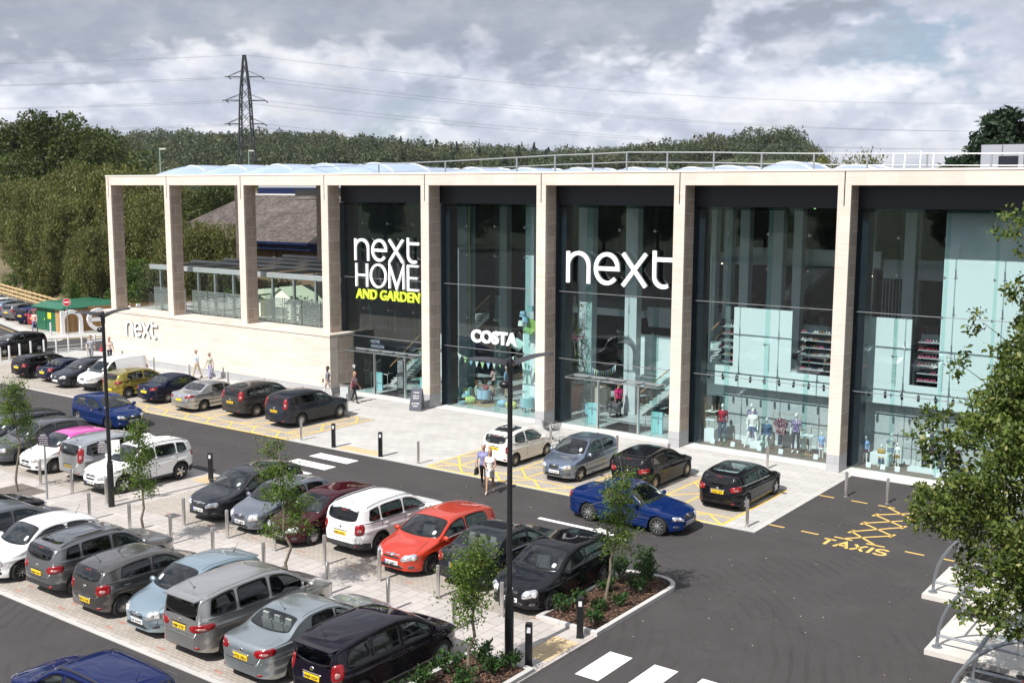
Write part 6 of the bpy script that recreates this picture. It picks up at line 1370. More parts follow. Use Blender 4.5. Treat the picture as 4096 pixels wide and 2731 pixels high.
L_olive = leafmat('olive_willow_leaves', (.07, .08, .022), (.14, .142, .042), (.21, .20, .075), .3, .3)
L_birch = leafmat('fresh_green_leaves', (.045, .085, .012), (.085, .14, .024), (.14, .20, .04), .35, .4)
L_con = leafmat('conifer_needles', (.012, .028, .013), (.024, .046, .02), (.045, .07, .03), .15, .6)
L_laurel = leafmat('laurel_leaves', (.018, .05, .010), (.035, .085, .018), (.08, .14, .03), .25, 3)
M_bark = mat('grey_bark', (.16, .135, .10), .9, var=(6, .35, (1, 1, .3)), bump=(25, .5)); M_barkd = mat('dark_bark', (.045, .036, .028), .95, var=(4, .4), bump=(10, .6))
def leaf_quads(C_, size, rng, droop=0, flat=0, aspect=.5):
    n = len(C_); d = rng.normal(size=(n, 3)); d[:, 2] -= droop; d /= np.linalg.norm(d, axis=1)[:, None]; e = rng.normal(size=(n, 3)); e[:, 2] *= (1-flat)
    e -= (e*d).sum(1)[:, None]*d; e /= np.linalg.norm(e, axis=1)[:, None]; s = (size*rng.uniform(.6, 1.35, n))[:, None]
    nn = np.cross(d, e)
    v = np.stack([C_-d*s*.5, C_+e*s*aspect*.5+nn*s*.06, C_+d*s*.5, C_-e*s*aspect*.5+nn*s*.06], 1).reshape(-1, 3); f = np.arange(n*4).reshape(-1, 4); return v, f
def limb(g, a, b, r0, r1, rng, wob=.12, n=6, sides=7):
    a, b = np.array(a, float), np.array(b, float); L = np.linalg.norm(b-a); P = [a+(b-a)*k/n+rng.normal(size=3)*wob*L*.25*math.sin(math.pi*k/n) for k in range(n+1)]; g.tube([tuple(p) for p in P], r0, sides, r1=r1); return P
def young_tree(x, y, h, lean, seed, label, dens_=1.0, first=1.7):
    rng = np.random.default_rng(seed); t = thing('young_tree', label, 'tree', (x, y, .03), 0, 'young street trees'); g = MB(); top = np.array([lean[0], lean[1], h])
    P = limb(g, (0, 0, 0), top, .05, .012, rng, .06, 9, 8); cl = []
    for k in range(26):
        u = rng.uniform(first/h, .97); p = np.array(P[int(u*9)])*(1-(u*9) % 1)+np.array(P[min(9, int(u*9)+1)])*((u*9) % 1); a = rng.uniform(0, 6.283); rl = (1.05*(1-u)**.55+.18)*rng.uniform(.55, 1.05)*h/5.2
        q = p+np.array([math.cos(a)*rl, math.sin(a)*rl, rng.uniform(.0, .45)*rl]); B_ = limb(g, p, q, .014, .004, rng, .25, 5, 5)
        for b in B_[2:]: cl += [np.array(b)+rng.normal(size=3)*.05 for _ in range(2)]
        for _ in range(3): b = B_[rng.integers(2, 6)]; q2 = np.array(b)+rng.normal(size=3)*.22; g.tube([tuple(b), tuple(q2)], .005, 4); cl.append(q2)
    obj('trunk', g, M_bark, t, 'auto'); cl = np.array(cl); n = int(4300*dens_); idx = rng.integers(0, len(cl), n); C_ = cl[idx]+rng.normal(size=(n, 3))*np.array([.105, .105, .085]); v, f = leaf_quads(C_, .072, rng, .3, .4, .62); link('crown', mesh_np('crown', v, f, L_street), t); return t
young_tree(44.0, -23.2, 4.35, (-.45, .1), 3, 'young street tree before the steel-blue and maroon cars'); young_tree(36.97, -23.1, 4.1, (-.2, .05), 5, 'young street tree before the white compact crossover')
young_tree(27.35, -22.0, 4.3, (.1, .1), 8, 'young street tree at the left edge standing in the gravel square'); young_tree(51.47, -18.22, 3.8, (.45, .2), 11, 'young street tree in the planted bed by the blue saloon', .9, 1.5)
young_tree(51.52, -24.46, 3.55, (.2, .1), 15, 'young street tree in the near planted bed at the bottom of the photo', 1.0, 1.5)
def shrub(x, y, h, r, n, seed, label):
    rng = np.random.default_rng(seed); t = thing('laurel_shrub', label, 'shrub', (x, y, .09), 0, 'laurel shrubs in the planted beds'); g = MB(); cl = []
    for k in range(9): a = rng.uniform(0, 6.28); q = np.array([math.cos(a)*r*rng.uniform(.2, 1), math.sin(a)*r*rng.uniform(.2, 1), h*rng.uniform(.5, 1)]); limb(g, (0, 0, 0), q, .01, .005, rng, .2, 4, 4); cl += [q*u for u in (.55, .75, .9, 1.0)]
    obj('stem', g, M_bark, t); cl = np.array(cl); idx = rng.integers(0, len(cl), n); v, f = leaf_quads(cl[idx]+rng.normal(size=(n, 3))*r*.16, .12, rng, .2, .3, .42); link('foliage', mesh_np('foliage', v, f, L_laurel), t)
SH = [(51.35, -15.95, .95, .38, 420, 'tallest laurel shrub at the rounded tip of the planted bed'), (51.75, -16.5, .7, .4, 420, 'broad laurel shrub behind the tree in the planted bed'), (51.0, -16.6, .75, .35, 360, 'laurel shrub on the car side of the planted bed tip'), (51.9, -17.1, .5, .35, 300, 'low laurel shrub by the kerb of the rounded tip'), (51.1, -17.6, .45, .3, 240, 'small laurel left of the tree trunk in the bed'),
      (51.95, -18.3, .4, .28, 200, 'small laurel right of the tree trunk in the bed'), (51.0, -18.9, .38, .28, 200, 'small laurel near the black hatchback tyre'), (51.8, -19.0, .35, .28, 200, 'small laurel at the foot of the tree in the bed'), (50.95, -19.7, .5, .32, 260, 'laurel at the near left corner of the bed'), (52.05, -19.75, .42, .3, 220, 'laurel at the near right corner of the bed behind the lighting bollard'),
      (50.95, -24.4, .62, .4, 360, 'laurel beside the young tree in the near bed'), (51.8, -23.9, .5, .35, 300, 'laurel near the lighting bollard in the near bed'), (51.95, -23.35, .45, .3, 240, 'laurel at the corner of the near bed beside the lamp post'), (51.2, -23.6, .65, .38, 340, 'tall laurel at the walkway side of the near bed'), (50.9, -25.3, .5, .36, 300, 'laurel at the bottom edge left of the young tree'), (51.9, -25.0, .55, .38, 320, 'laurel at the bottom edge right of the young tree'), (51.1, -26.4, .5, .4, 300, 'laurel in the near bed at the very bottom of the photo')]
for i, s_ in enumerate(SH): shrub(*s_[:5], 40+i, s_[5])
# the broad oak in the right foreground
def blob_crown(rng, blobs, n, size, shell=.75, droop=.1, flat=.2, aspect=.5):
    """leaves gathered in clumps near the surfaces of many lobes"""
    w = np.array([b[3]**2 for b in blobs]); w /= w.sum(); k = rng.choice(len(blobs), n, p=w); bl = np.array([(b[0], b[1], b[2]) for b in blobs])[k]; r = np.array([b[3] for b in blobs])[k]
    d = rng.normal(size=(n, 3)); d /= np.linalg.norm(d, axis=1)[:, None]; rr = r*(shell+(1-shell)*rng.random(n))*(1+.12*np.sin(d[:, 0]*9+k)*np.cos(d[:, 1]*8+k*2)+.1*np.sin(d[:, 2]*11+k))
    C_ = bl+d*rr[:, None]+rng.normal(size=(n, 3))*.04*r[:, None]; return leaf_quads(C_, size, rng, droop, flat, aspect)
def oak():
    rng = np.random.default_rng(21); tx, ty = 64.7, -19.7; t = thing('foreground_oak', 'large oak with small olive leaves filling the right edge of the photo', 'tree', (tx, ty, 0)); g = MB()
    P = limb(g, (0, 0, 0), (.2, .1, 4.2), .28, .2, rng, .08, 6, 12); blobs = []
    cz = 6.6
    def R_at(z):  # crown outline
        return np.interp(z, [3.1, 3.6, 4.2, 5.0, 6, 7.2, 8.4, 9.3, 10.5, 11.5], [.8, 2.6, 4.2, 4.6, 4.5, 4.0, 3.2, 2.5, 2.0, .9])
    for k in range(300):
        z = 3.4+7.9*rng.random()**1.15; a = rng.uniform(0, 6.283); rad = R_at(z)*(rng.uniform(.35, 1.0)**.5)*rng.uniform(.8, 1.04); blobs.append((rad*math.cos(a), rad*math.sin(a), z+rng.normal()*.1, rng.uniform(.34, .7)))
    tw_ = [(61.6, -19.2, 10.8, .32), (61.95, -19.2, 10.3, .22), (62.3, -19.3, 11.3, .35), (61.8, -19.2, 9.5, .3), (61.3, -19.3, 8.8, .3), (62.5, -19.4, 9.9, .4), (60.9, -19.4, 7.9, .3), (62.9, -19.4, 10.7, .4)]
    for q in tw_: blobs.append((q[0]-tx, q[1]-ty, q[2], q[3])); limb(g, (-.5, .1, q[2]-2.2), (q[0]-tx, q[1]-ty, q[2]), .03, .006, rng, .15, 6, 5)
    for k in range(34):
        b = blobs[k*5]; m_ = np.array([.1, .05, rng.uniform(2.2, 4.4)]); limb(g, m_, b[:3], .09, .015, rng, .22, 6, 6)
    for k in range(60):
        b = blobs[k*3+1]; c_ = blobs[(k*3+7) % 300]; m_ = np.array(b[:3])*np.array([.55, .55, .9]); limb(g, m_, b[:3], .03, .006, rng, .3, 5, 5)
    obj('trunk', g, M_barkd, t, 'auto')
    n = 170000; w = np.array([b[3]**2 for b in blobs]); w /= w.sum(); ntw = 8500; kk = rng.choice(len(blobs), ntw, p=w); bl = np.array([b[:3] for b in blobs])[kk]; r = np.array([b[3] for b in blobs])[kk]
    d = rng.normal(size=(ntw, 3)); d /= np.linalg.norm(d, axis=1)[:, None]; tw = bl+d*(r*rng.uniform(.45, 1.12, ntw))[:, None]   # twig tips
    idx = rng.integers(0, ntw, n); C_ = tw[idx]+rng.normal(size=(n, 3))*.075; v, f = leaf_quads(C_, .12, rng, .1, .3, .52); link('crown', mesh_np('crown', v, f, L_oak), t)
oak()
# broad trees of the wood: a few crowns, copied; each tree is its own thing
def wood_tree(kind, seed):
    rng = np.random.default_rng(seed); me = {}
    g = MB(); limb(g, (0, 0, 0), (rng.normal()*.3, 0, 5.5), .28, .14, rng, .1, 5, 7)
    blobs = []
    if kind == 'round':
        for k in range(60):
            z = rng.uniform(2.2, 11.6); R_ = 4.0*math.sin(math.pi*min(1, max(.08, (z-1.2)/11.6)))**.6; a = rng.uniform(0, 6.28); q = R_*rng.uniform(.3, .95); blobs.append((q*math.cos(a), q*math.sin(a), z, rng.uniform(.8, 1.5)))
        v, f = blob_crown(rng, blobs, 26000, .27, .7, .1, .2, .6)
    elif kind == 'weeping':
        cs = []
        for k in range(90):
            z = rng.uniform(5, 11.2); R_ = 3.7*math.sin(math.pi*min(1, (z-2)/10.5))**.7; a = rng.uniform(0, 6.28); q = R_*rng.uniform(.3, 1); x, y = q*math.cos(a), q*math.sin(a); L_ = rng.uniform(1.5, 4.5)
            m_ = 270; u = rng.random(m_); cs.append(np.stack([x+rng.normal(size=m_)*.30+x*.12*u, y+rng.normal(size=m_)*.30+y*.12*u, z-u*L_+rng.normal(size=m_)*.25], 1))
        C_ = np.concatenate(cs); v, f = leaf_quads(C_, .27, rng, 1.6, .2, .36)
    elif kind == 'conifer':
        cs = []
        for k in range(190):
            z = rng.uniform(1.2, 12); R_ = 3.3*(1-z/12.6)**.75+.15; a = rng.uniform(0, 6.28); m_ = 110; u = rng.random(m_)**.6; cs.append(np.stack([math.cos(a)*R_*u+rng.normal(size=m_)*.14, math.sin(a)*R_*u+rng.normal(size=m_)*.14, z+.55*u*R_*.3+rng.normal(size=m_)*.12], 1))
        v, f = leaf_quads(np.concatenate(cs), .36, rng, .3, .5, .3); g = MB(); g.tube([(0, 0, 0), (0, 0, 12)], .22, 7, r1=.03)
    elif kind == 'bushy':
        for k in range(45):
            z = rng.uniform(.6, 5.6); R_ = 3.4*math.sin(math.pi*min(1, max(.2, (z+1)/7.4)))**.5; a = rng.uniform(0, 6.28); q = R_*rng.uniform(.2, .95); blobs.append((q*math.cos(a), q*math.sin(a), z, rng.uniform(.7, 1.2)))
        v, f = blob_crown(rng, blobs, 16000, .24, .6, .1, .2, .55)
    return mesh_np('trunk', np.concatenate(g.v), g.f, M_barkd, None, True), (v, f)
LIB = {}
for nm, kd, sd_, m_ in (('round_a', 'round', 1, L_dark), ('round_b', 'round', 2, L_dark), ('round_c', 'round', 3, L_birch), ('weep_a', 'weeping', 4, L_olive), ('weep_b', 'weeping', 5, L_olive), ('bush_a', 'bushy', 6, L_birch), ('bush_b', 'bushy', 7, L_olive), ('con_a', 'conifer', 8, L_con)):
    tr, (v, f) = wood_tree(kd, sd_); LIB[nm] = (tr, mesh_np('crown', v, f, m_))
KIND = dict(round_a=('broadleaf_tree', 'dark green broadleaf tree'), round_b=('broadleaf_tree', 'dark green rounded tree'), round_c=('broadleaf_tree', 'fresh green broadleaf tree'), weep_a=('weeping_tree', 'olive green drooping tree'), weep_b=('weeping_tree', 'olive green drooping tree'), bush_a=('bushy_tree', 'low bright green bushy tree'), bush_b=('bushy_tree', 'low olive bushy tree'), con_a=('conifer', 'dark conifer'))
def tree(kind, x, y, z, s, rz, label, group, sx=1):
    nm, k = KIND[kind]; t = thing(nm, label, 'tree', (x, y, z), rz, group); t.scale = (s*sx, s*sx, s); link('trunk', LIB[kind][0], t); link('crown', LIB[kind][1], t); return t
rt_ = random.Random(5)
GW = 'trees of the wood left of the shop'
spec_w = [('weep_a', -14.5, 17.5, .0, .80, 'big drooping olive tree showing through the first open bay'), ('weep_b', -22.5, 19.5, 1.2, .92, 'wide drooping olive tree behind the green cabin'), ('weep_a', -31, 22.5, 1.0, 1.16, 'drooping olive tree above the side car park fence'),
 ('weep_b', -40, 25, 1.0, 1.2, 'drooping olive tree above the dark cars near the left edge'), ('weep_a', -51, 29, 1.2, 1.12, 'leftmost drooping olive tree at the photo edge'), ('round_b', -46, 27, .5, .9, 'dark crown between the two leftmost drooping trees'), ('weep_b', -45.5, 22, .6, 1.05, 'olive tree right behind the fence at the photo edge'), ('weep_a', -55, 25, .6, 1.1, 'olive tree at the left frame edge behind the fence'), ('weep_a', -34.5, 18.8, .4, .95, 'olive tree just behind the pale fence above the dark car'), ('bush_b', -39.5, 19.0, .4, .62, 'low olive bush by the pale fence'), ('bush_a', -28.5, 16.0, .3, .55, 'small green bush by the pale fence'), ('bush_a', -48.5, 21.5, .4, .6, 'small green bush at the left end of the pale fence'), ('weep_b', -24.5, 15.5, .2, .72, 'smaller olive tree behind the green cabin roof'), ('round_a', -80, 44, 2, 1.5, 'dark crown at the upper left corner of the wood'), ('bush_b', -44, 24, .5, .75, 'low olive bush under the leftmost drooping trees'), ('weep_a', -12.3, 19.5, 0, .78, 'drooping dark tree seen in the second open bay'), ('bush_a', -17.5, 15.2, .3, .8, 'bright green bush at the foot of the drooping trees'), ('bush_b', -28, 19.0, 1.6, .7, 'low olive bush on the bank above the fence'), ('bush_a', -37, 22, 1.9, .7, 'green bush on the bank near the left edge'),
 ('round_a', -30, 33, 1.5, .86, 'dark crown rising behind the drooping trees left of the building corner'), ('round_b', -51, 34, 2, 1.36, 'tall dark crown in the left wood, second highest'), ('weep_b', -41, 35, 1, 1.12, 'olive crown between the tall dark trees and the stone corner'), ('round_a', -60, 33, 2, 1.52, 'highest dark crown near the left edge'), ('round_b', -71, 35, 2, 1.5, 'dark crown at the left frame edge'), ('round_b', -35, 45, 2, .9, 'dark crown behind the tall left ones'), ('round_a', -47, 52, 2.5, 1.0, 'dark crown deep in the left wood'),
 ('round_b', -24, 44, 1, .82, 'dark crown behind the building corner'), ('round_a', -68, 44, 2, 1.3, 'dark crown beyond the left frame edge'), ('weep_a', -26, 38, 1, 1.0, 'pale olive crown just left of the stone corner'), ('weep_b', -33, 58, 1, 1.05, 'pale olive crown above the first bay'), ('weep_a', -36, 52, .5, .95, 'olive crown behind the first open bay'),
 ('con_a', -60, 82, 1, 1.25, 'dark conifer standing behind the green lamp column'), ('round_c', -48, 78, 0, 1.05, 'fresh green crown left of the pylon'), ('round_a', -40, 84, 0, .85, 'green crown in front of the pylon foot'), ('round_c', -30, 88, 0, 1.0, 'fresh green crown right of the pylon foot'), ('round_b', -20, 78, 0, .95, 'dark crown above the second roof cushion'),
 ('round_a', -16, 62, 0, .95, 'dark tree behind the second open bay'), ('weep_b', -1, 52, 0, .82, 'olive tree behind the brick building'), ('round_c', -4, 84, 0, 1.06, 'bright green crown above the middle cushions'), ('round_c', 4, 86, 0, 1.08, 'bright green crown right of the middle cushions'), ('round_c', 12, 92, 0, 1.0, 'green crown left of the handrail start'), ('bush_b', 20, 90, 0, 2.0, 'olive crown behind the roof handrail'),
 ('weep_b', 27, 84, 0, 1.02, 'pale willow crown behind the handrail over the entrance'), ('round_a', 17, 104, 0, 1.05, 'dark crown behind the roof handrail'), ('bush_b', 43, 74, 0, 2.15, 'olive crown behind the cushions at the right'), ('weep_a', 37, 92, 0, 1.03, 'olive crown left of the thin white masts'), ('weep_b', 26.3, 69.5, 0, 1.38, 'pale olive crown standing alone above the handrail near the masts')]
for i, (kd, x, y, z, s, lb) in enumerate(spec_w): tree(kd, x, y, z, s, rt_.uniform(0, 6.28), lb, GW if x < -10 else 'trees seen over the shop roof', 1.08)
for i, (x, y, s, lb) in enumerate([(50.2, 30.2, 1.36, 'tall dark conifer above the roof at the right'), (48.0, 29.6, 1.12, 'shorter conifer on the left of the tall one above the roof'), (53.3, 33.0, 1.1, 'conifer on the right of the tall one behind the grey enclosure')]): tree('con_a', x, y, 0, s, i*1.3, lb, 'conifers above the roof at the right', 1.3)
# the far wood on the hills: one mass
def far_wood():
    rng = np.random.default_rng(77); pts = []
    while len(pts) < 2100:
        x, y = rng.uniform(-640, 60), rng.uniform(60, 640)
        if not 345 < np.hypot(x-67, y+43) < 760: continue
        ang = math.atan2(x-67, y+43.6)
        if ang < -1.2 or ang > -.362: continue
        if rng.random() > .9: continue
        pts.append((x, y))
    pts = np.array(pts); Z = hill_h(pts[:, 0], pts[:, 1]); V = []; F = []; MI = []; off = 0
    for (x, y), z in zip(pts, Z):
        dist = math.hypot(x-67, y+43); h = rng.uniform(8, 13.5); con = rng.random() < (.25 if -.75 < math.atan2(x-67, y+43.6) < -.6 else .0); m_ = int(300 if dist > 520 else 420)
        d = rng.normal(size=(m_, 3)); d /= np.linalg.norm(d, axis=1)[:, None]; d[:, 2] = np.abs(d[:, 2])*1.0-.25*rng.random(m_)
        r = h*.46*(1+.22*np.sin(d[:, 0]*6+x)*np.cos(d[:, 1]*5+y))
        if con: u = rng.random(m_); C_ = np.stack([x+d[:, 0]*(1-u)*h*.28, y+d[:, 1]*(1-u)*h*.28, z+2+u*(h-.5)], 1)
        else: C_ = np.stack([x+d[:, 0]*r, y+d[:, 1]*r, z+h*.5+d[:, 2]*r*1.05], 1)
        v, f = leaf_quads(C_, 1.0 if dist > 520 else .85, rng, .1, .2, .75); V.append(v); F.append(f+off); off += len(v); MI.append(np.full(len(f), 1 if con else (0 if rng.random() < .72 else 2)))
    o = link('far_wood', mesh_np('far_wood', np.concatenate(V), np.concatenate(F), [leafmat('far_leaves_hazed', (.036, .052, .024), (.06, .08, .036), (.09, .11, .05), .2, .03), L_con, leafmat('far_leaves_olive_hazed', (.065, .072, .032), (.095, .10, .045), (.13, .13, .065), .2, .03)], np.concatenate(MI)))  # leaf colours lightened to paint in distance haze
    tag(o, 'dark mixed wood covering the far hills behind the shop', 'wood', kind='stuff')
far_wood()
# ------------------------------------------------------------------ electricity pylon and its wires
def pylon(x, y, rz, h, label):
    t = thing('electricity_pylon', label, 'pylon', (x, y, 0), rz); M_py2 = mat('pylon_steel', (.055, .06, .062), .6, .5); M_ins = mat('insulator_glass', (.10, .13, .12), .3)
    def wdt(z): return np.interp(z, [0, h*.42, h*.78, h], [4.3, 1.75, 1.15, .25])
    g = MB(); Zs = [0, 6.5, 12.5, 17.5, 21.5, 25, 28, 31, 34, 37, 40, 43, h]; c4 = [(-1, -1), (1, -1), (1, 1), (-1, 1)]
    for a, b in c4:
        for k in range(len(Zs)-1): g.beam((a*wdt(Zs[k]), b*wdt(Zs[k]), Zs[k]), (a*wdt(Zs[k+1]), b*wdt(Zs[k+1]), Zs[k+1]), .30)
    obj('leg', g, M_py2, t); g = MB()
    for k in range(len(Zs)-1):
        for q in range(4):
            a, b = c4[q], c4[(q+1) % 4]; w0, w1 = wdt(Zs[k]), wdt(Zs[k+1]); g.beam((a[0]*w0, a[1]*w0, Zs[k]), (b[0]*w1, b[1]*w1, Zs[k+1]), .13); g.beam((b[0]*w0, b[1]*w0, Zs[k]), (a[0]*w1, a[1]*w1, Zs[k+1]), .13)
    obj('lattice', g, M_py2, t)
    for z, al in ((28, 4.6), (33.8, 5.0), (39.6, 4.2)):
        for s_ in (-1, 1):
            g = MB(); w0 = wdt(z)
            for yy in (-1, 1): g.beam((s_*w0*.8, yy*w0, z), (s_*al, 0, z+.1), .16); g.beam((s_*w0*.8, yy*w0, z+1.6), (s_*al, 0, z+.15), .12)
            obj('crossarm', g, M_py2, t)
            for sg in (-1, 1):
                g = MB(); a = Vector((s_*al, 0, z)); 
                for q in range(12): p = a+Vector((0, sg*(.5+.22*q), -.02*q)); g.sphere(tuple(p), (.15, .06, .15), 6, 4)
                g.tube([tuple(a), tuple(a+Vector((0, sg*3.3, -.25)))], .03, 4); obj('insulator', g, M_ins, t)
    return t
pylon(-155.2, 142.8, R(37), 45, 'tall dark lattice electricity pylon rising behind the roof')
g = MB(); ca, sa = math.cos(R(37)), math.sin(R(37))
def wire(p0, p1, sag, nm):
    g = MB(); P = [(p0[0]+(p1[0]-p0[0])*u, p0[1]+(p1[1]-p0[1])*u, p0[2]+(p1[2]-p0[2])*u-4*sag*u*(1-u)) for u in np.linspace(0, 1, 26)]; g.tube(P, .028, 4); return tag(obj('power_line', g, mat('cable_dark', (.12, .125, .13), .6)), nm, 'power line', 'power lines strung from the pylon')
for (z, al, lv) in ((28, 4.6, 'lowest'), (33.8, 5.0, 'middle'), (39.6, 4.2, 'upper'), (45, 0, 'top earth')):
    for s_ in ((-1, 1) if al else (0,)):
        px, py = -155.2+ca*s_*al, 142.8+sa*s_*al; sn = {-1: 'left', 1: 'right', 0: 'single'}[s_]
        wire((px, py, z), (60+ca*s_*al, 480+sa*s_*al, z+2+(6 if al == 0 else 0)), 9.5, '%s wire from the %s side of the pylon running off to the right' % (lv, sn)); wire((px, py, z), (-420+ca*s_*al, -30+sa*s_*al, z+6), 5, '%s wire from the %s side of the pylon running off to the left' % (lv, sn))
# green lamp columns beyond the trees
for x, y, h, lb in ((-38.4, 32.5, 16.0, 'tall green lamp column standing out above the trees at the left'), (-47.8, 53, 16.6, 'green lamp column in front of the pylon foot')):
    t = thing('tall_street_lamp', lb, 'street lamp', (x, y, 0), .6, 'green lamp columns'); g = MB(); g.tube([(0, 0, 0), (0, 0, h)], .11, 8, r1=.07); obj('pole', g, mat('green_column', (.10, .17, .12), .5), t, True); g = MB(); g.box((0, -.12, h-.08), (.7, .12, h+.08)); obj('lamp_head', g, mat('pale_lamp_head', (.6, .62, .55), .4), t)
# stadium masts
for i, (x, y, z, dx) in enumerate([(21.3, 99.3, 16.5, .6), (22.6, 99.6, 16.3, .9), (24.5, 100.3, 16.7, .1), (25.9, 100.7, 16.5, .5)]):
    g = MB(); g.tube([(x-dx*.9, y, 0), (x+dx*.25, y, z)], .12, 7, r1=.07); tag(obj('roof_mast', g, mat('white_mast', (.78, .78, .78), .5), None, True), ['leftmost slanting white mast beyond the roof rail', 'second slanting white mast beyond the roof rail', 'upright white mast beyond the roof rail', 'rightmost white mast beyond the roof rail'][i], 'mast', 'white masts beyond the roof')
# ------------------------------------------------------------------ brick building behind the terrace
M_brick = brickmat('yellow_brown_brick', (.20, .125, .06), (.15, .09, .045), (.16, .13, .10), .225, .075, .01, .9, 'xz', blotch=.25); M_bfas = mat('dark_blue_fascia', (.006, .014, .055), .4)
def tiles():
    m = brickmat('weathered_roof_tiles', (.16, .13, .112), (.07, .056, .052), (.025, .02, .018), .34, .30, .02, .9, 'xy', blotch=.5, bump=1.0); return m
M_tile = tiles()
t = thing('brick_building', 'brown brick building with weathered tiled roof and blue fascia behind the terrace', 'building', (0, 0, 0))
g = MB(); g.box((-26, 27, 0), (12, 50, 6.45)); obj('wall', g, M_brick, t)
g = MB(); e0, e1 = 25.9, 37.0; g.add([(-30.5, e0, 6.7), (13, e0, 6.7), (13, e1, 12.2), (-25.2, e1, 12.2), (-30.5, 50, 6.7), (-30.5, e0, 6.5), (13, e0, 6.5), (13, e1, 12.0), (-25.2, e1, 12.0), (-30.5, 50, 6.5)], [(0, 1, 2, 3), (0, 3, 4), (8, 7, 6, 5), (9, 8, 5), (0, 5, 6, 1), (4, 9, 5, 0)]); obj('roof', g, M_tile, t)
g = MB(); g.box((-30.5, e0-.06, 6.52), (13, e0-.005, 6.74)); g.box((-29, e0+.3, 6.0), (13, e0+.9, 6.49)); obj('fascia', g, M_bfas, t)
for i in range(4): g = MB(); g.box((-19+i*5.2, 26.86, 0), (-18.5+i*5.2, 26.998, 5.98)); obj('pilaster', g, M_brick, t)
g = MB(); g.box((-25.0, 34.6, 10.9), (-3, 34.75, 11.1)); obj('white_flashing', g, M_biglet, t); g = MB(); g.box((-25.0, 34.9, 11.1), (-3, 35.1, 11.75)); obj('blue_band', g, M_bfas, t); g = MB(); g.box((-25.0, 35.0, 11.76), (-3, 37, 12.6)); obj('clerestory', g, mat('grey_cladding', (.32, .33, .33), .5), t)
rr = random.Random(3); g = MB()
for k in range(7): x, y = rr.uniform(-12, -4), rr.uniform(28, 33); z = 6.7+(y-e0)/(e1-e0)*5.5; g.add([(x, y, z+.03), (x+.34, y, z+.03), (x+.34, y+.27, z+.163), (x, y+.27, z+.163)], [(0, 1, 2, 3)])
obj('new_tile', g, mat('pale_new_tile', (.42, .38, .35), .8), t)

for i in range(12):  # unseen tree row behind the camera, added to darken the glass reflections
    tree(['round_a', 'round_b', 'round_c'][i % 3], -100+i*17, -132-(i % 2)*9, 0, 1.3+.1*(i % 3), i, '%s unseen tree from the left, added for the shop glass to mirror' % ['first', 'second', 'third', 'fourth', 'fifth', 'sixth', 'seventh', 'eighth', 'ninth', 'tenth', 'eleventh', 'twelfth'][i], 'unseen trees added to be mirrored in the shop glass')
# ------------------------------------------------------------------ people and shop-window figures
def nmesh(name, v, f): me = bpy.data.meshes.new(name); me.from_pydata([tuple(map(float, q)) for q in v], [], f); return me
SKINC = (.40, .225, .15)
def cmat(name, c, r=.85): return mat('cloth_'+name, c, r, var=(30, .12))
def capsule(g, a, b, r0, r1, n=10):
    a, b = Vector(a), Vector(b); d = b-a; L = max(d.length, 1e-4); q = d.to_track_quat('Z', 'Y').to_matrix(); prof = []
    for k in range(4): t = math.pi/2*k/4; prof.append((max(.0005, r0*math.sin(t)), -r0*math.cos(t)))
    prof += [(r0, 0), (r1, L)]
    for k in range(1, 5): t = math.pi/2*k/4; prof.append((max(.0005, r1*math.cos(t)), L+r1*math.sin(t)))
    h = MB(); h.lathe((0, 0, 0), prof, n); v = np.concatenate(h.v) @ np.array(q).T+np.array(a); g.add(v, h.f)
def remesh(name, g, vox, smooth=4):
    o = link('tmp', nmesh(name, np.concatenate(g.v), g.f)); m = o.modifiers.new('r', 'REMESH'); m.mode = 'VOXEL'; m.voxel_size = vox; s = o.modifiers.new('s', 'SMOOTH'); s.iterations = smooth; s.factor = .5
    me = bpy.data.meshes.new_from_object(o.evaluated_get(bpy.context.evaluated_depsgraph_get())); me.name = name; bpy.data.objects.remove(o); return me
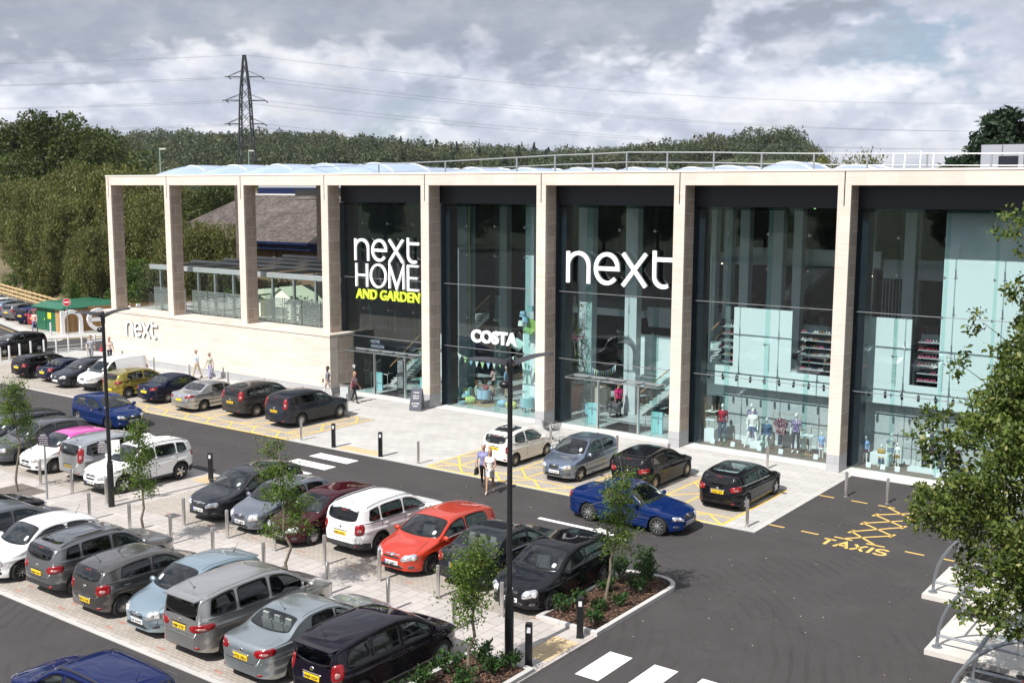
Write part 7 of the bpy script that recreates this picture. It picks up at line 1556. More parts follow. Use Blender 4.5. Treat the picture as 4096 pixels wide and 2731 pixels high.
def person(label, loc, rz, h=1.7, top=None, bottom=None, skin=None, hair=None, hairlen=0, pose='stand', sleeve=.45, leg=1.0, female=False, shoes=None, skirt=None, arms=None, group=None, head_turn=0, name='person', cat='person', vox=.014, lean=0, mann=False, legs=None, bare=False):
    """faces +X before rz. arms: two (elbow, hand) offsets from the shoulder in units of height"""
    k = h/1.7; t = thing(name, label, cat, loc, rz, group); segs = []
    def P(x, y, z): return (x*k, y*k, z*k)
    hipw = .095 if female else .09; shw = .175 if female else .20; dz = 0
    sit = pose in ('sit',)
    if sit: dz = -.42
    pel = P(0, 0, .93+dz); st = {'stand': (0, 0), 'walk': (.22, -.24), 'walk2': (-.2, .2)}.get(pose, (.0, .0))
    chest = P(.02+lean*.5, 0, 1.28+dz); neck = P(.01+lean*.75, 0, 1.46+dz); hd = P(.03+lean, 0, 1.60+dz)
    A = lambda a, b, r0, r1, tg: segs.append((a, b, r0*k, r1*k, tg))
    A(P(0, -hipw*.55, .95+dz), P(0, hipw*.55, .95+dz), .115, .115, 'bot'); A(pel, chest, .115 if female else .125, .135 if female else .145, 'top'); A(P(.02+lean*.5, -.09, 1.30+dz), P(.02+lean*.5, .09, 1.30+dz), .11, .11, 'top')
    A(P(.01+lean*.65, -shw+.04, 1.405+dz), P(.01+lean*.65, shw-.04, 1.405+dz), .06, .06, 'top'); A(neck, hd, .052, .05, 'skin')
    if female and not mann: A(P(.10+lean*.5, -.07, 1.27+dz), P(.10+lean*.5, .07, 1.27+dz), .06, .06, 'top')
    for i, sg in enumerate((-1, 1)):
        if sit: kn = P(.44, sg*.10, .50); an = P(.46, sg*.10, .09); hp = P(.02, sg*hipw, .50)
        else: s_ = st[i]; hp = P(0, sg*hipw, .90); kn = P(s_*.55+.02, sg*(hipw+.005), .50); an = P(s_ if s_ >= 0 else s_*1.1, sg*(hipw+.01), .09+(.05 if s_ < 0 else 0))
        if legs: kn, an = [P(*q) for q in legs[i]]
        A(hp, kn, .088, .058, 'bot'); low = 'bot' if leg >= .95 else 'skin'; 
        if leg < .5: mid = tuple(np.array(hp)+(np.array(kn)-np.array(hp))*leg*1.6); segs.pop(); A(hp, mid, .09, .075, 'bot'); A(mid, kn, .07, .055, 'skin')
        A(kn, an, .057, .038, low); A(an, (an[0]+.15*k, an[1]+sg*.015*k, an[2]-.055*k), .04, .035, 'shoe'); A((an[0]-.03*k, an[1], an[2]-.045*k), (an[0]+.05*k, an[1], an[2]-.05*k), .035, .035, 'shoe')
        sh = np.array(P(.01+lean*.65, sg*shw, 1.40+dz))
        if arms: el = sh+np.array(arms[i][0])*k; ha = sh+np.array(arms[i][1])*k
        else: sw = -st[i]*.7; el = sh+np.array([sw*.35-.02, sg*.045, -.28])*k; ha = sh+np.array([sw*.9+.05, sg*.05, -.53])*k
        A(tuple(sh), tuple(el), .048, .038, 'top' if sleeve > .2 else 'skin'); A(tuple(el), tuple(ha), .037, .025, 'top' if sleeve > .7 else 'skin')
        d = (ha-el); d /= np.linalg.norm(d); pc = ha+d*.045*k; A(tuple(ha), tuple(pc), .027, .036, 'skin'); sd_ = np.cross(d, [0, 0, 1.0]); sd_ = np.array([1, 0, 0.]) if np.linalg.norm(sd_) < .3 else sd_/np.linalg.norm(sd_); sd_ = np.array([1, 0, 0.])-d*d[0] if abs(d[0]) < .8 else np.array([0, 1., 0])-d*d[1]; sd_ /= np.linalg.norm(sd_)
        nrm = np.cross(d, sd_)
        for q, (off, ln) in enumerate(((-.027, .062), (-.009, .075), (.009, .07), (.026, .055))):
            b0 = pc+sd_*off*k+d*.01*k; b1 = b0+d*ln*.6*k; b2 = b1+(d*.75-nrm*sg*.5)*ln*.5*k; A(tuple(b0), tuple(b1), .0105, .010, 'skin'); A(tuple(b1), tuple(b2), .010, .009, 'skin')
        b0 = ha+d*.02*k-sd_*.02*k; A(tuple(b0), tuple(b0+(d*.6-sd_*.7)*.05*k), .013, .011, 'skin')
    g = MB()
    for a, b, r0, r1, tg in segs: capsule(g, a, b, r0, r1)
    hc = Vector(hd)+Vector((.012*k, 0, .055*k)); g.sphere(tuple(hc), (.098*k, .076*k, .118*k), 14, 10); g.sphere((hc.x+.03*k, 0, hc.z-.055*k), (.06*k, .05*k, .05*k), 10, 7); capsule(g, (hc.x+.09*k, 0, hc.z+.01*k), (hc.x+.108*k, 0, hc.z-.022*k), .012*k, .015*k, 6)
    for sg in (-1, 1): g.sphere((hc.x-.005*k, sg*.078*k, hc.z-.005*k), (.02*k, .014*k, .03*k), 6, 5)
    if skirt:   # hem height, flare
        zh, fl = skirt; n = 16; g.lathe((0, 0, 0), [((.13+fl)*k, (zh+dz)*k), (.13*k, (.96+dz)*k), (.12*k, (1.06+dz)*k)], n)
    me = remesh('body', g, vox*k)
    n = len(me.polygons); ctr = np.zeros(n*3, np.float32); me.polygons.foreach_get('center', ctr); ctr = ctr.reshape(-1, 3); best = np.full(n, 9.0); lab = np.zeros(n, int); tg_i = dict(top=0, bot=1, skin=2, shoe=3)
    for a, b, r0, r1, tg in segs:
        a, b = np.array(a), np.array(b); ab = b-a; u = np.clip(((ctr-a) @ ab)/(ab @ ab+1e-9), 0, 1); dd = np.linalg.norm(ctr-a-u[:, None]*ab, axis=1)-(r0+(r1-r0)*u); m_ = dd < best; best[m_] = dd[m_]; lab[m_] = tg_i[tg]
        if tg == 'top' and .2 < sleeve < .5 and abs(r0-.048*k) < 1e-6: pass
    lab[(ctr[:, 2] > hc.z-.13*k) & (np.hypot(ctr[:, 0]-hc.x, ctr[:, 1]) < .13*k)] = 2
    tz = (.94+dz)*k; torso = (np.abs(ctr[:, 1]) < .17*k) & (ctr[:, 2] > tz) & (lab == 1); lab[torso] = 0
    torso = (np.abs(ctr[:, 1]) < .19*k) & (ctr[:, 2] < tz-.01) & (lab == 0) & (ctr[:, 2] > (.8+dz)*k) & (np.hypot(ctr[:, 0], ctr[:, 1]) < .17*k); lab[torso] = 1
    if skirt: lab[(ctr[:, 2] < tz) & (ctr[:, 2] > (skirt[0]+dz)*k-.02) & (np.hypot(ctr[:, 0], ctr[:, 1]) > .10*k) & (lab != 2)] = 1
    sk = skin or cmat('skin', SKINC, .6)
    me.materials.clear()
    for m_ in (top or cmat('grey', (.3, .3, .3)), bottom or cmat('navy', (.02, .025, .05)), sk, shoes or cmat('shoe_dark', (.03, .025, .02))): me.materials.append(m_)
    me.polygons.foreach_set('material_index', lab.astype(np.int32)); me.polygons.foreach_set('use_smooth', np.ones(n, bool)); me.update(); link('body', me, t)
    if not mann:
        g = MB()
        for sg in (-1, 1): g.sphere((hc.x+.088*k, sg*.031*k, hc.z+.006*k), (.010*k, .014*k, .009*k), 6, 5)
        obj('eyes', g, mat('eye_dark', (.03, .02, .015), .3), t); g = MB(); g.sphere((hc.x+.088*k, 0, hc.z-.062*k), (.010*k, .024*k, .007*k), 6, 5); obj('mouth', g, mat('lips', (.35, .10, .09), .5), t)
    if hair:
        g = MB(); g.sphere((hc.x-.012*k, 0, hc.z+.022*k), (.106*k, .090*k, .115*k), 14, 9); v = np.concatenate(g.v); 
        fr = (v[:, 0] > hc.x+.03*k) & (v[:, 2] < hc.z+.05*k); v[fr, 0] = hc.x+.03*k; low = v[:, 2] < hc.z-.02*k; v[low, 0] = np.minimum(v[low, 0], hc.x-.0*k); g2 = MB(); g2.add(v, g.f)
        if hairlen: g2.sphere((hc.x-.055*k, 0, hc.z-.06*k-hairlen*.4*k), (.05*k, .085*k, (.08+hairlen*.55)*k), 12, 8)
        obj('hair', g2, hair, t, True)
    return t
HB = mat('hair_brown', (.05, .028, .015), .7, var=(40, .4, (1, 1, .1))); HBL = mat('hair_blonde', (.36, .24, .12), .6, var=(40, .3, (1, 1, .1))); HG = mat('hair_grey', (.42, .41, .39), .7, var=(40, .2)); HR = mat('hair_auburn', (.19, .07, .03), .6); HK = mat('hair_black', (.012, .010, .010), .5)
W_ = cmat('white', (.72, .72, .70)); PK = cmat('pale_pink', (.62, .40, .38)); JE = cmat('denim', (.08, .13, .24)); NV = cmat('navy', (.02, .025, .05)); BK = cmat('black', (.012, .012, .014)); KH = cmat('khaki', (.42, .36, .25)); MG = cmat('magenta', (.52, .02, .13)); PT = cmat('pale_trousers', (.62, .60, .56)); LB_ = cmat('light_blue', (.26, .40, .58)); GN = cmat('bottle_green', (.02, .05, .03)); PAT = cmat('patterned_red', (.25, .06, .09)); GRS = cmat('grey_skirt', (.36, .37, .38))
FL = bpy.data.materials.new('floral_cloth'); FL.use_nodes = True
def patmat(name, cols, scale):
    m = bpy.data.materials.new(name); m.use_nodes = True; nt = m.node_tree; b = nt.nodes['Principled BSDF']; tc = N(nt, 'ShaderNodeTexCoord'); v = N(nt, 'ShaderNodeTexVoronoi'); v.inputs['Scale'].default_value = scale; nt.links.new(tc.outputs['Object'], v.inputs['Vector']); sp = N(nt, 'ShaderNodeSeparateColor'); nt.links.new(v.outputs['Color'], sp.inputs[0])
    r = ramp(nt, [(i/len(cols), c) for i, c in enumerate(cols)], sp.outputs[0], 'CONSTANT'); nt.links.new(r.outputs[0], b.inputs['Base Color']); b.inputs['Roughness'].default_value = .85; return m
FLR = patmat('floral_dark', [(.02, .02, .05), (.35, .05, .08), (.45, .40, .36), (.06, .03, .07)], 28); FLB = patmat('floral_blue', [(.06, .08, .25), (.5, .46, .5), (.3, .1, .2), (.1, .12, .3)], 34); STR = patmat('stripe_violet', [(.12, .12, .32), (.3, .3, .45)], 40); CHK = patmat('check_cloth', [(.5, .5, .35), (.1, .15, .3), (.6, .6, .5)], 30)
D = math.radians
# heading angles: toward the camera is about -53 degrees
person('woman in white vest and grey skirt walking across the road carrying a white bag', (41.85, -11.1, 0), D(-60), 1.67, W_, GRS, None, HBL, .18, 'walk', .1, .3, True, KH, (.62, .03), arms=(((.04, -.05, -.27), (.22, .05, -.33)), ((.04, .05, -.27), (.22, -.02, -.33))))
person('grey-haired man in striped shirt and black trousers walking half behind the woman on the road', (41.25, -10.72, 0), D(-62), 1.72, STR, BK, None, HG, 0, 'walk2', .45)
def bag(x, y, z, m, label, s=1.0, strap=.25):
    t = thing('handbag', label, 'handbag', (x, y, z), .4); g = MB(); g.box((-.06*s, -.15*s, 0), (.06*s, .15*s, .24*s), 0, .02); obj('pouch', g, m, t, bevel=.015); g = MB(); g.tube([(0, -.12*s, .23*s), (0, -.08*s, (.23+strap)*s), (0, .08*s, (.23+strap)*s), (0, .12*s, .23*s)], .008, 5); obj('strap', g, m, t)
bag(42.02, -11.36, .72, cmat('white_bag', (.66, .64, .6)), 'white handbag carried by the woman on the road'); bag(41.15, -11.05, .62, BK, 'black handbag hanging beside the man on the road', 1.1)
person('woman with grey patterned top and white trousers standing at the end of the stone wall', (22.55, -1.05, .02), D(60), 1.68, cmat('grey_print', (.16, .15, .18)), PT, None, HB, .08, 'walk', .45, 1, True)
person('blonde woman in dark floral tunic and black leggings striding past the litter bin', (24.95, -1.35, .02), D(15), 1.66, FLR, BK, None, HBL, .10, 'walk', .45, 1, True, None, (.78, .03))
bag(22.4, -1.3, .85, cmat('cream_bag', (.6, .55, .42)), 'cream handbag on the arm of the woman by the stone wall'); bag(25.05, -1.6, .95, PAT, 'red patterned bag held by the blonde woman in floral tunic', .9)
person('man in pale blue shirt and beige trousers walking beside the stone wall', (11.9, -1.75, .02), D(-95), 1.76, cmat('pale_shirt', (.46, .52, .60)), KH, None, HG, 0, 'walk', .45)
person('woman with pale hair, beige top and lilac trousers walking beside the stone wall', (12.9, -1.55, .02), D(-85), 1.66, cmat('stone_top', (.40, .38, .32)), cmat('lilac', (.30, .28, .45)), None, HG, .04, 'walk2', .45, 1, True)
person('long-haired woman with dark jacket on her arm walking by the wall corner', (2.4, -1.5, .02), D(-20), 1.7, cmat('blush', (.55, .42, .38)), NV, None, HR, .25, 'walk', .45, 1, True); bag(2.0, -1.8, .85, cmat('red_bag', (.5, .03, .05)), 'red bag with dark coat held by the long-haired woman', 1.1)
person('man in grey patterned shirt half hidden behind the lamp post', (.9, -1.9, .02), D(-50), 1.74, cmat('grey_check', (.28, .29, .31)), cmat('slate_trousers', (.2, .21, .23)), None, HB, 0, 'walk2', .45)
person('person in pink top and blue jeans walking in front of the red car', (-16.4, 4.1, .03), D(-50), 1.72, PK, JE, None, HB, .02, 'walk', .8, 1, True)
# inside the shop
person('woman in bright pink top and black trousers standing in the middle entrance', (38.3, 4.3, .05), D(-35), 1.68, MG, BK, None, HBL, .2, 'stand', .45, 1, True)
gi = 'customers inside the cafe bay'
person('bald man in dark green shirt walking into the shop at the left of the cafe', (28.6, 4.5, .05), D(100), 1.78, GN, NV, None, None, 0, 'walk', .45, group=gi)
person('woman with long black hair and pale pink top standing in the cafe with arms folded', (30.0, 4.6, .05), D(170), 1.72, PK, BK, None, HK, .2, 'stand', .45, .4, True, group=gi, arms=(((.0, -.06, -.25), (.2, .1, -.2)), ((0, .06, -.25), (.2, -.1, -.22))))
person('grey-haired man in light blue shirt in the cafe queue', (30.6, 4.9, .05), D(20), 1.7, LB_, KH, None, HG, 0, 'stand', .45, group=gi)
person('auburn-haired woman in dark green top and long beige skirt in the cafe', (31.55, 4.0, .05), D(10), 1.64, cmat('olive_top', (.06, .07, .035)), KH, None, HR, .03, 'stand', .45, 1, True, None, (.25, .08), group=gi)
person('man in white tee shirt and beige shorts standing in the cafe', (32.4, 4.4, .05), D(30), 1.78, W_, KH, None, HG, 0, 'stand', .45, .4, group=gi)
person('seated person with arms spread on the blue armchair, back to the glass', (30.65, 3.0, .0), D(85), 1.68, PAT, NV, None, HB, .05, 'sit', .1, group=gi, female=True, arms=(((.02, -.25, -.05), (-.02, -.5, -.08)), ((.02, .25, -.05), (-.02, .5, -.08))))
person('person in green and white top lounging on the yellow beanbag', (29.9, 3.1, -.08), D(40), 1.6, cmat('green_white', (.30, .42, .30)), KH, None, HR, .03, 'sit', .45, .4, True, group=gi)
person('child in a red patterned top bending near the round clock', (33.6, 4.0, .05), D(160), 1.15, PAT, NV, None, HB, .02, 'stand', .45, lean=.28, group=gi)
person('person in white top standing inside the home entrance at the counter', (27.3, 4.2, .05), D(150), 1.68, W_, BK, None, HK, .1, 'stand', .45, 1, True); person('child in red top by the rail inside the home entrance', (26.0, 4.3, .05), D(140), 1.2, cmat('red_tee', (.45, .05, .08)), NV, None, HK, .1, 'stand', .1, .4)
person('man in white shirt and beige shorts going up the escalator', (44.6, 10.3, 5.0), D(80), 1.76, W_, KH, None, HB, 0, 'walk', .45, .4); person('woman in peach top beside the man on the escalator', (45.1, 10.9, 5.25), D(80), 1.66, cmat('peach', (.55, .3, .18)), JE, None, HR, .05, 'walk2', .1, .4, True)
person('man in blue shirt browsing plants on the terrace', (17.6, 6.0, 3.46), D(200), 1.75, cmat('slate_shirt', (.12, .16, .24)), KH, None, HG, 0, 'stand', .45); person('person in dark red top at the right end of the terrace', (19.6, 3.2, 3.46), D(200), 1.7, cmat('wine', (.28, .04, .07)), NV, None, HB, .02, 'stand', .45)
# driver of the blue hatchback
person('driver with bare arm out of the window of the royal blue hatchback', (18.95, -13.05, .08), 0, 1.55, BK, BK, None, HB, 0, 'sit', .1, vox=.016, arms=(((.1, -.22, -.12), (.30, -.42, -.12)), ((.15, .05, -.22), (.4, .05, -.12))))
# mannequins
WS = mat('mannequin_white', (.74, .72, .68), .45); MN = dict(name='mannequin', cat='mannequin', skin=WS, hair=None, group='mannequins in the display windows', mann=True, vox=.016)
RC = cmat('red_cardigan', (.42, .012, .03)); DS = cmat('dark_denim', (.045, .08, .14)); MU = cmat('mustard', (.40, .24, .04)); SKY = cmat('sky_shirt', (.22, .36, .60)); WN = cmat('wine_shorts', (.09, .02, .05))
F_ = -D(75)
for lb, x, y, h, tp, bt, kw in (
 ('mannequin in red cardigan and blue jeans beside the brass shelf unit', 45.15, 2.2, 1.72, RC, DS, dict(sleeve=.9)), ('mannequin in dark patterned dress standing at the back of the first window', 46.35, 2.75, 1.78, FLB, FLB, dict(sleeve=.45)),
 ('mannequin in loose white blouse, denim shorts and cap in a wide stance', 46.75, 1.95, 1.74, W_, JE, dict(sleeve=.9, leg=.25, legs=(((.03, -.2, .5), (.05, -.3, .09)), ((.02, .16, .5), (0, .2, .09))))), ('mannequin in denim jacket seated with crossed knees', 47.15, 2.6, 1.66, JE, FLR, dict(pose='sit', leg=.3, sleeve=.9)),
 ('mannequin in blue patterned blouse and navy cropped trousers', 48.75, 2.1, 1.74, FLB, NV, dict(sleeve=.3)), ('child mannequin in white top and plum skirt raised on a stand', 50.3, 2.5, 1.2, W_, WN, dict(leg=.2, skirt=(.62, .05), sleeve=.3)), ('small child mannequin in floral dress with blue scarf', 50.0, 1.9, 1.1, SKY, FLB, dict(leg=.2, skirt=(.6, .06))),
 ('child mannequin in light blue shirt and dark red shorts in the second window', 51.85, 2.1, 1.15, SKY, WN, dict(leg=.3, sleeve=.9)), ('child mannequin in mustard striped top seated on a box', 52.5, 2.2, 1.15, MU, JE, dict(pose='sit', sleeve=.9)), ('child mannequin in checked shirt behind the seated one', 52.75, 2.65, 1.3, CHK, JE, dict(sleeve=.45, leg=.4)),
 ('child mannequin in white tee and mustard shorts', 53.2, 2.1, 1.05, W_, MU, dict(leg=.3)), ('tall pale grey mannequin in light shirt at the back of the second window', 54.2, 2.65, 1.86, W_, BK, dict(sleeve=.9)), ('tall pale grey mannequin in navy spotted vest and maroon shorts', 54.65, 2.2, 1.86, cmat('navy_spot', (.03, .035, .09)), WN, dict(sleeve=.1, leg=.3)),
 ('seated mannequin in dark tee and blue jeans near the oak leaves', 55.5, 2.0, 1.78, WN, JE, dict(pose='sit', sleeve=.4))):
    z = .075+(.45 if 'raised' in lb else 0)
    person(lb, (x, y, z), F_+rt_.uniform(-.3, .3), h, tp, bt, shoes=WS, female=True, **kw, **MN)
# hanging top without a body, plinths, cards, shelf unit
t = thing('hanging_outfit', 'dark red patterned top and navy trousers hanging from a brass rail', 'outfit', (47.95, 2.3, .075)); g = MB(); g.add([(-.34, -.05, 1.2), (-.22, -.06, .95), (-.2, -.07, .7), (.2, -.07, .7), (.22, -.06, .95), (.34, -.05, 1.2), (.16, -.05, 1.42), (-.16, -.05, 1.42), (-.34, .05, 1.2), (-.22, .06, .95), (-.2, .07, .7), (.2, .07, .7), (.22, .06, .95), (.34, .05, 1.2), (.16, .05, 1.42), (-.16, .05, 1.42)], [(0, 1, 2, 3, 4, 5, 6, 7), (15, 14, 13, 12, 11, 10, 9, 8)]+[(i, i+8, (i+1) % 8+8, (i+1) % 8) for i in range(8)]); obj('top', g, FLR, t)
g = MB(); g.box((-.1, -.04, .2), (.06, .04, .71)); obj('trousers', g, NV, t); g = MB(); g.tube([(-.15, 0, 1.42), (0, 0, 1.52), (.15, 0, 1.42)], .01, 5); g.tube([(0, 0, 1.52), (0, 0, 1.62)], .006, 5); obj('hanger', g, W_, t)
M_brass = MATS['brass']; M_box = mat('display_white', (.70, .74, .75), .5)
for x, w_, z_, lb in ((47.55, 1.3, 1.7, 'tall brass clothes rail in the middle of the first window'), (49.35, .9, 1.25, 'low dark clothes rail right of the centre of the first window'), (53.1, .6, 1.5, 'slim dark clothes rail in the second window')):
    g = MB(); g.tube([(x, 2.35, .08), (x, 2.35, z_), (x+w_, 2.35, z_), (x+w_, 2.35, .08)], .014, 6); tag(obj('clothes_rail', g, M_brass if x < 48 else M_dark, None), lb, 'clothes rail', 'clothes rails in the display windows')
for i, (x, y, a, b, lb) in enumerate([(44.75, 1.9, .5, .62, 'white cube plinth at the left end of the first window'), (46.45, 2.5, .7, .22, 'low white plinth behind the wide-stance mannequin'), (47.0, 1.95, .5, .3, 'white block beside the wide-stance mannequin'), (52.45, 2.35, .8, .5, 'white bench under the seated child mannequin'), (54.4, 2.1, 1.4, .16, 'long low white platform under the tall mannequins'), (50.45, 2.6, .5, .45, 'white box under the raised child mannequin'), (55.45, 2.2, .6, .42, 'white seat block of the mannequin near the oak leaves'), (47.1, 2.75, .5, .45, 'white stool block under the seated denim mannequin')]):
    g = MB(); g.box((x-a/2, y-.25, .072), (x+a/2, y+.25, .072+b)); tag(obj('display_plinth', g, M_box, None, bevel=.01), lb, 'plinth')
t = thing('shelf_unit', 'open brass shelf unit with bag on a white cube at the left window end', 'shelf unit', (44.75, 1.9, .70)); g = MB()
for a in (-.24, .24):
    for b in (-.2, .2): g.tube([(a, b, 0), (a, b, 1.15)], .012, 5)
obj('frame', g, M_brass, t)
for z_ in (.38, .78): g = MB(); g.box((-.25, -.21, z_), (.25, .21, z_+.03)); obj('shelf', g, M_box, t)
bag(44.78, 1.85, 1.53, cmat('taupe_bag', (.36, .33, .27)), 'taupe bag on the top shelf of the brass shelf unit', .9, .05)
t = thing('small_table', 'small white table with sandals on it in the first window', 'table', (49.35, 2.05, .075)); g = MB(); g.box((-.24, -.2, .86), (.24, .2, .9)); obj('table_top', g, M_box, t); g = MB(); g.tube([(-.1, 0, 0), (-.1, 0, .86)], .012, 5); g.tube([(-.2, 0, .01), (.2, 0, .01)], .012, 5); obj('leg', g, M_brass, t)
proto = None
def shoe_mesh():
    g = MB()
    for sg in (-1, 1): g.sphere((0, sg*.06, .035), (.12, .04, .035), 8, 5); g.sphere((-.06, sg*.06, .06), (.05, .035, .045), 8, 5)
    return mesh_np('shoe_pair', np.concatenate(g.v), g.f, None, None, True)
SHM = {}
cols = [('black', (.015, .015, .018)), ('silver', (.4, .4, .42)), ('navy', (.02, .03, .12)), ('white', (.65, .64, .6)), ('tan', (.30, .15, .06)), ('red', (.4, .02, .04)), ('pink', (.6, .1, .22))]
for nm, c_ in cols: m_ = shoe_mesh(); m_.materials.clear(); m_.materials.append(mat('shoe_'+nm, c_, .4)); SHM[nm] = m_
shelves = [('shoe_shelves', 'shoe shelves seen through the left opening of the first window wall', 44.3, 45.25, 3.2), ('shoe_shelves', 'shoe shelves seen through the right opening of the first window wall', 48.3, 50.3, 3.3), ('shoe_shelves', 'shoe shelves seen through the tall opening of the second window wall', 53.45, 54.45, 3.3)]
rs_ = random.Random(9); where = ['left opening of the first window wall', 'right opening of the first window wall', 'tall opening of the second window wall']
for j, (nm, lb, x0, x1, y) in enumerate(shelves):
    t = thing(nm, lb, 'shelves', (0, 0, 0)); 
    for k in range(6):
        z = 3.62+k*.33; g = MB(); g.box((x0, y, z), (x1, y+.4, z+.02)); obj('shelf', g, M_igrey, t)
        x = x0+.1
        ordn = ['lowest', 'second', 'third', 'fourth', 'fifth', 'top'][k]; row = []
        while x < x1-.05:
            c_ = (['pink', 'red', 'pink'][k % 3] if j == 2 and k in (0, 3, 4) else rs_.choice(cols)[0]); o = link('shoe_pair', SHM[c_], None); o.location = (x, y+.18, z+.021); o.rotation_euler = (0, 0, -math.pi/2+rs_.uniform(-.25, .25)); row.append(c_)
            tag(o, '%s shoes on the %s shelf in the %s' % (c_, ordn, where[j]), 'shoes', '%s shoes, %s shelf, %s' % (c_, ordn, where[j])); x += .27
    g = MB(); g.box((x0, y+.401, 3.5), (x1, y+.43, 5.6)); obj('back_panel', g, M_idark, t)
# price cards on the window floor
for i, x in enumerate([45.0, 46.0, 47.3, 48.3, 49.9, 50.5, 51.65, 52.2, 52.8, 53.4, 55.0, 56.0]):
    g = MB(); g.add([(x-.1, 1.5, .072), (x+.1, 1.5, .072), (x+.1, 1.56, .28), (x-.1, 1.56, .28), (x-.1, 1.62, .072), (x+.1, 1.62, .072)], [(0, 1, 2, 3), (3, 2, 5, 4), (0, 3, 4), (1, 5, 2)]); tag(obj('display_card', g, M_iblue, None), '%s folded pale blue price card from the left on the window floor' % ['first', 'second', 'third', 'fourth', 'fifth', 'sixth', 'seventh', 'eighth', 'ninth', 'tenth', 'eleventh', 'twelfth'][i], 'price card', 'price cards in the windows')
# floor spots and track lights
def spot(x, y, z, tilt, label, grp):
    t = thing('spotlight', label, 'spotlight', (x, y, z), rs_.uniform(-.5, .5), grp); g = MB(); g.lathe((0, 0, 0), [(.055, -.15), (.06, .07), (.04, .1)], 12); o = obj('barrel', g, M_blk, t, 'auto'); o.rotation_euler = (tilt, 0, 0); o.location = (0, 0, -.16); g = MB(); g.box((-.015, -.015, -.12), (.015, .015, .02)); obj('bracket', g, M_blk, t)
for i, (x0, x1, bay) in enumerate(((43.9, 50.95, 'first'), (51.3, 58.4, 'second'))):
    g = MB(); g.tube([(x0, 1.9, 3.36), (x1, 1.9, 3.36)], .03, 6); tag(obj('light_track', g, M_blk, None), 'black lighting rail spanning the %s display window' % bay, 'lighting rail', 'lighting rails')
    for k in range(10): x = x0+.65+k*.68; spot(x, 1.9, 3.33, rs_.uniform(-.25, .35), '%s spotlight from the left on the rail of the %s display window' % (['first', 'second', 'third', 'fourth', 'fifth', 'sixth', 'seventh', 'eighth', 'ninth', 'tenth'][k], bay), 'spotlights on the window rails')
# cafe furniture
def armchair(x, y, rz, m, label):
    t = thing('armchair', label, 'armchair', (x, y, .05), rz, 'armchairs in the cafe'); g = MB(); P = [(.34*math.cos(a), .34*math.sin(a)) for a in np.linspace(R(50), R(310), 13)]; stroke3d(g, [(x_, y_) for x_, y_ in P], .09, .48, lambda a, b, d: (a, b, .28+d)); obj('backrest', g, m, t, 'auto'); g = MB(); g.lathe((0.03, 0, .24), [(.30, 0), (.33, .06), (.30, .18), (.2, .2)], 18); obj('seat', g, m, t, 'auto')
    for a in (45, 135, 225, 315): g = MB(); g.tube([(.22*math.cos(R(a)), .22*math.sin(R(a)), .25), (.28*math.cos(R(a)), .28*math.sin(R(a)), 0)], .022, 6, r1=.014); obj('leg', g, mat('dark_wood_leg', (.10, .045, .02), .5), t)
CB = cmat('duck_egg', (.26, .42, .46)); CS = cmat('powder_blue', (.30, .46, .60)); YL = cmat('lemon', (.62, .62, .22)); 
armchair(29.9-.35, 2.55, D(-60), CB, 'duck egg blue tub armchair with a lemon cushion at the left of the cafe window'); armchair(30.7, 2.75, D(85), CS, 'powder blue striped tub armchair with its back to the glass'); armchair(33.95, 2.3, D(150), CB, 'duck egg blue armchair at the right end of the cafe window')
armchair(37.6, 2.9, D(-40), CS, 'blue armchair just left of the middle entrance door'); armchair(38.25, 3.9, D(200), cmat('slate_chair', (.12, .12, .13)), 'dark grey armchair behind the middle entrance door')
for x, y, s_, m_, lb in ((30.1, 2.35, .30, YL, 'lemon yellow ribbed beanbag under the lounging person'), (32.0, 2.7, .28, CS, 'blue ribbed beanbag in the cafe window'), (32.7, 2.55, .31, YL, 'yellow ribbed beanbag right of the blue one'), (33.25, 3.0, .29, cmat('stone_pouf', (.36, .33, .28)), 'stone coloured ribbed beanbag beside the yellow one')):
    g = MB(); n = 24; prof = [(.02, 0), (.7, .02), (1, .45), (.85, .85), (.3, 1.02), (.02, 1.0)]; v = []; f = []
    for a, b in prof:
        for k in range(n): c_ = 2*math.pi*k/n; r_ = a*s_*(1+.06*(k % 2)); v.append((x+r_*math.cos(c_+b*.6), y+r_*math.sin(c_+b*.6), .05+b*s_*1.25))
    for j in range(len(prof)-1):
        for k in range(n): f.append((j*n+k, j*n+(k+1) % n, (j+1)*n+(k+1) % n, (j+1)*n+k))
    g.add(v, f); tag(obj('beanbag', g, m_, None, True), lb, 'beanbag', 'beanbags in the cafe window')
g = MB(); g.obox((29.5, 2.7, .62), (.36, .1, .3), D(30)); tag(obj('cushion', g, YL, None, bevel=.03), 'lemon cushion on the left duck egg armchair', 'cushion'); g = MB(); g.obox((29.62, 2.55, .52), (.34, .1, .24), D(30)); tag(obj('cushion', g, cmat('pale_aqua', (.5, .66, .7)), None, bevel=.03), 'pale aqua cushion in front of the lemon one', 'cushion')
g = MB(); g.prism([(29.2, 1.9), (31.6, 1.9), (31.5, 3.2), (29.3, 3.2)], .042, .05); tag(obj('rug', g, cmat('jute', (.36, .27, .16)), None), 'brown jute rug under the cafe armchairs', 'rug')
t = thing('giant_teacup', 'pale blue giant teacup on the floor in front of the left armchair', 'teacup', (30.0, 1.75, .042)); g = MB(); g.lathe((0, 0, 0), [(.10, 0), (.16, .05), (.21, .2), (.19, .2), (.14, .06)], 20); obj('cup', g, CB, t, 'auto'); g = MB(); g.tube([(-.18+.0, 0, .15), (-.28, 0, .15), (-.28, 0, .07), (-.17, 0, .05)], .02, 6); obj('handle', g, CB, t, 'auto')
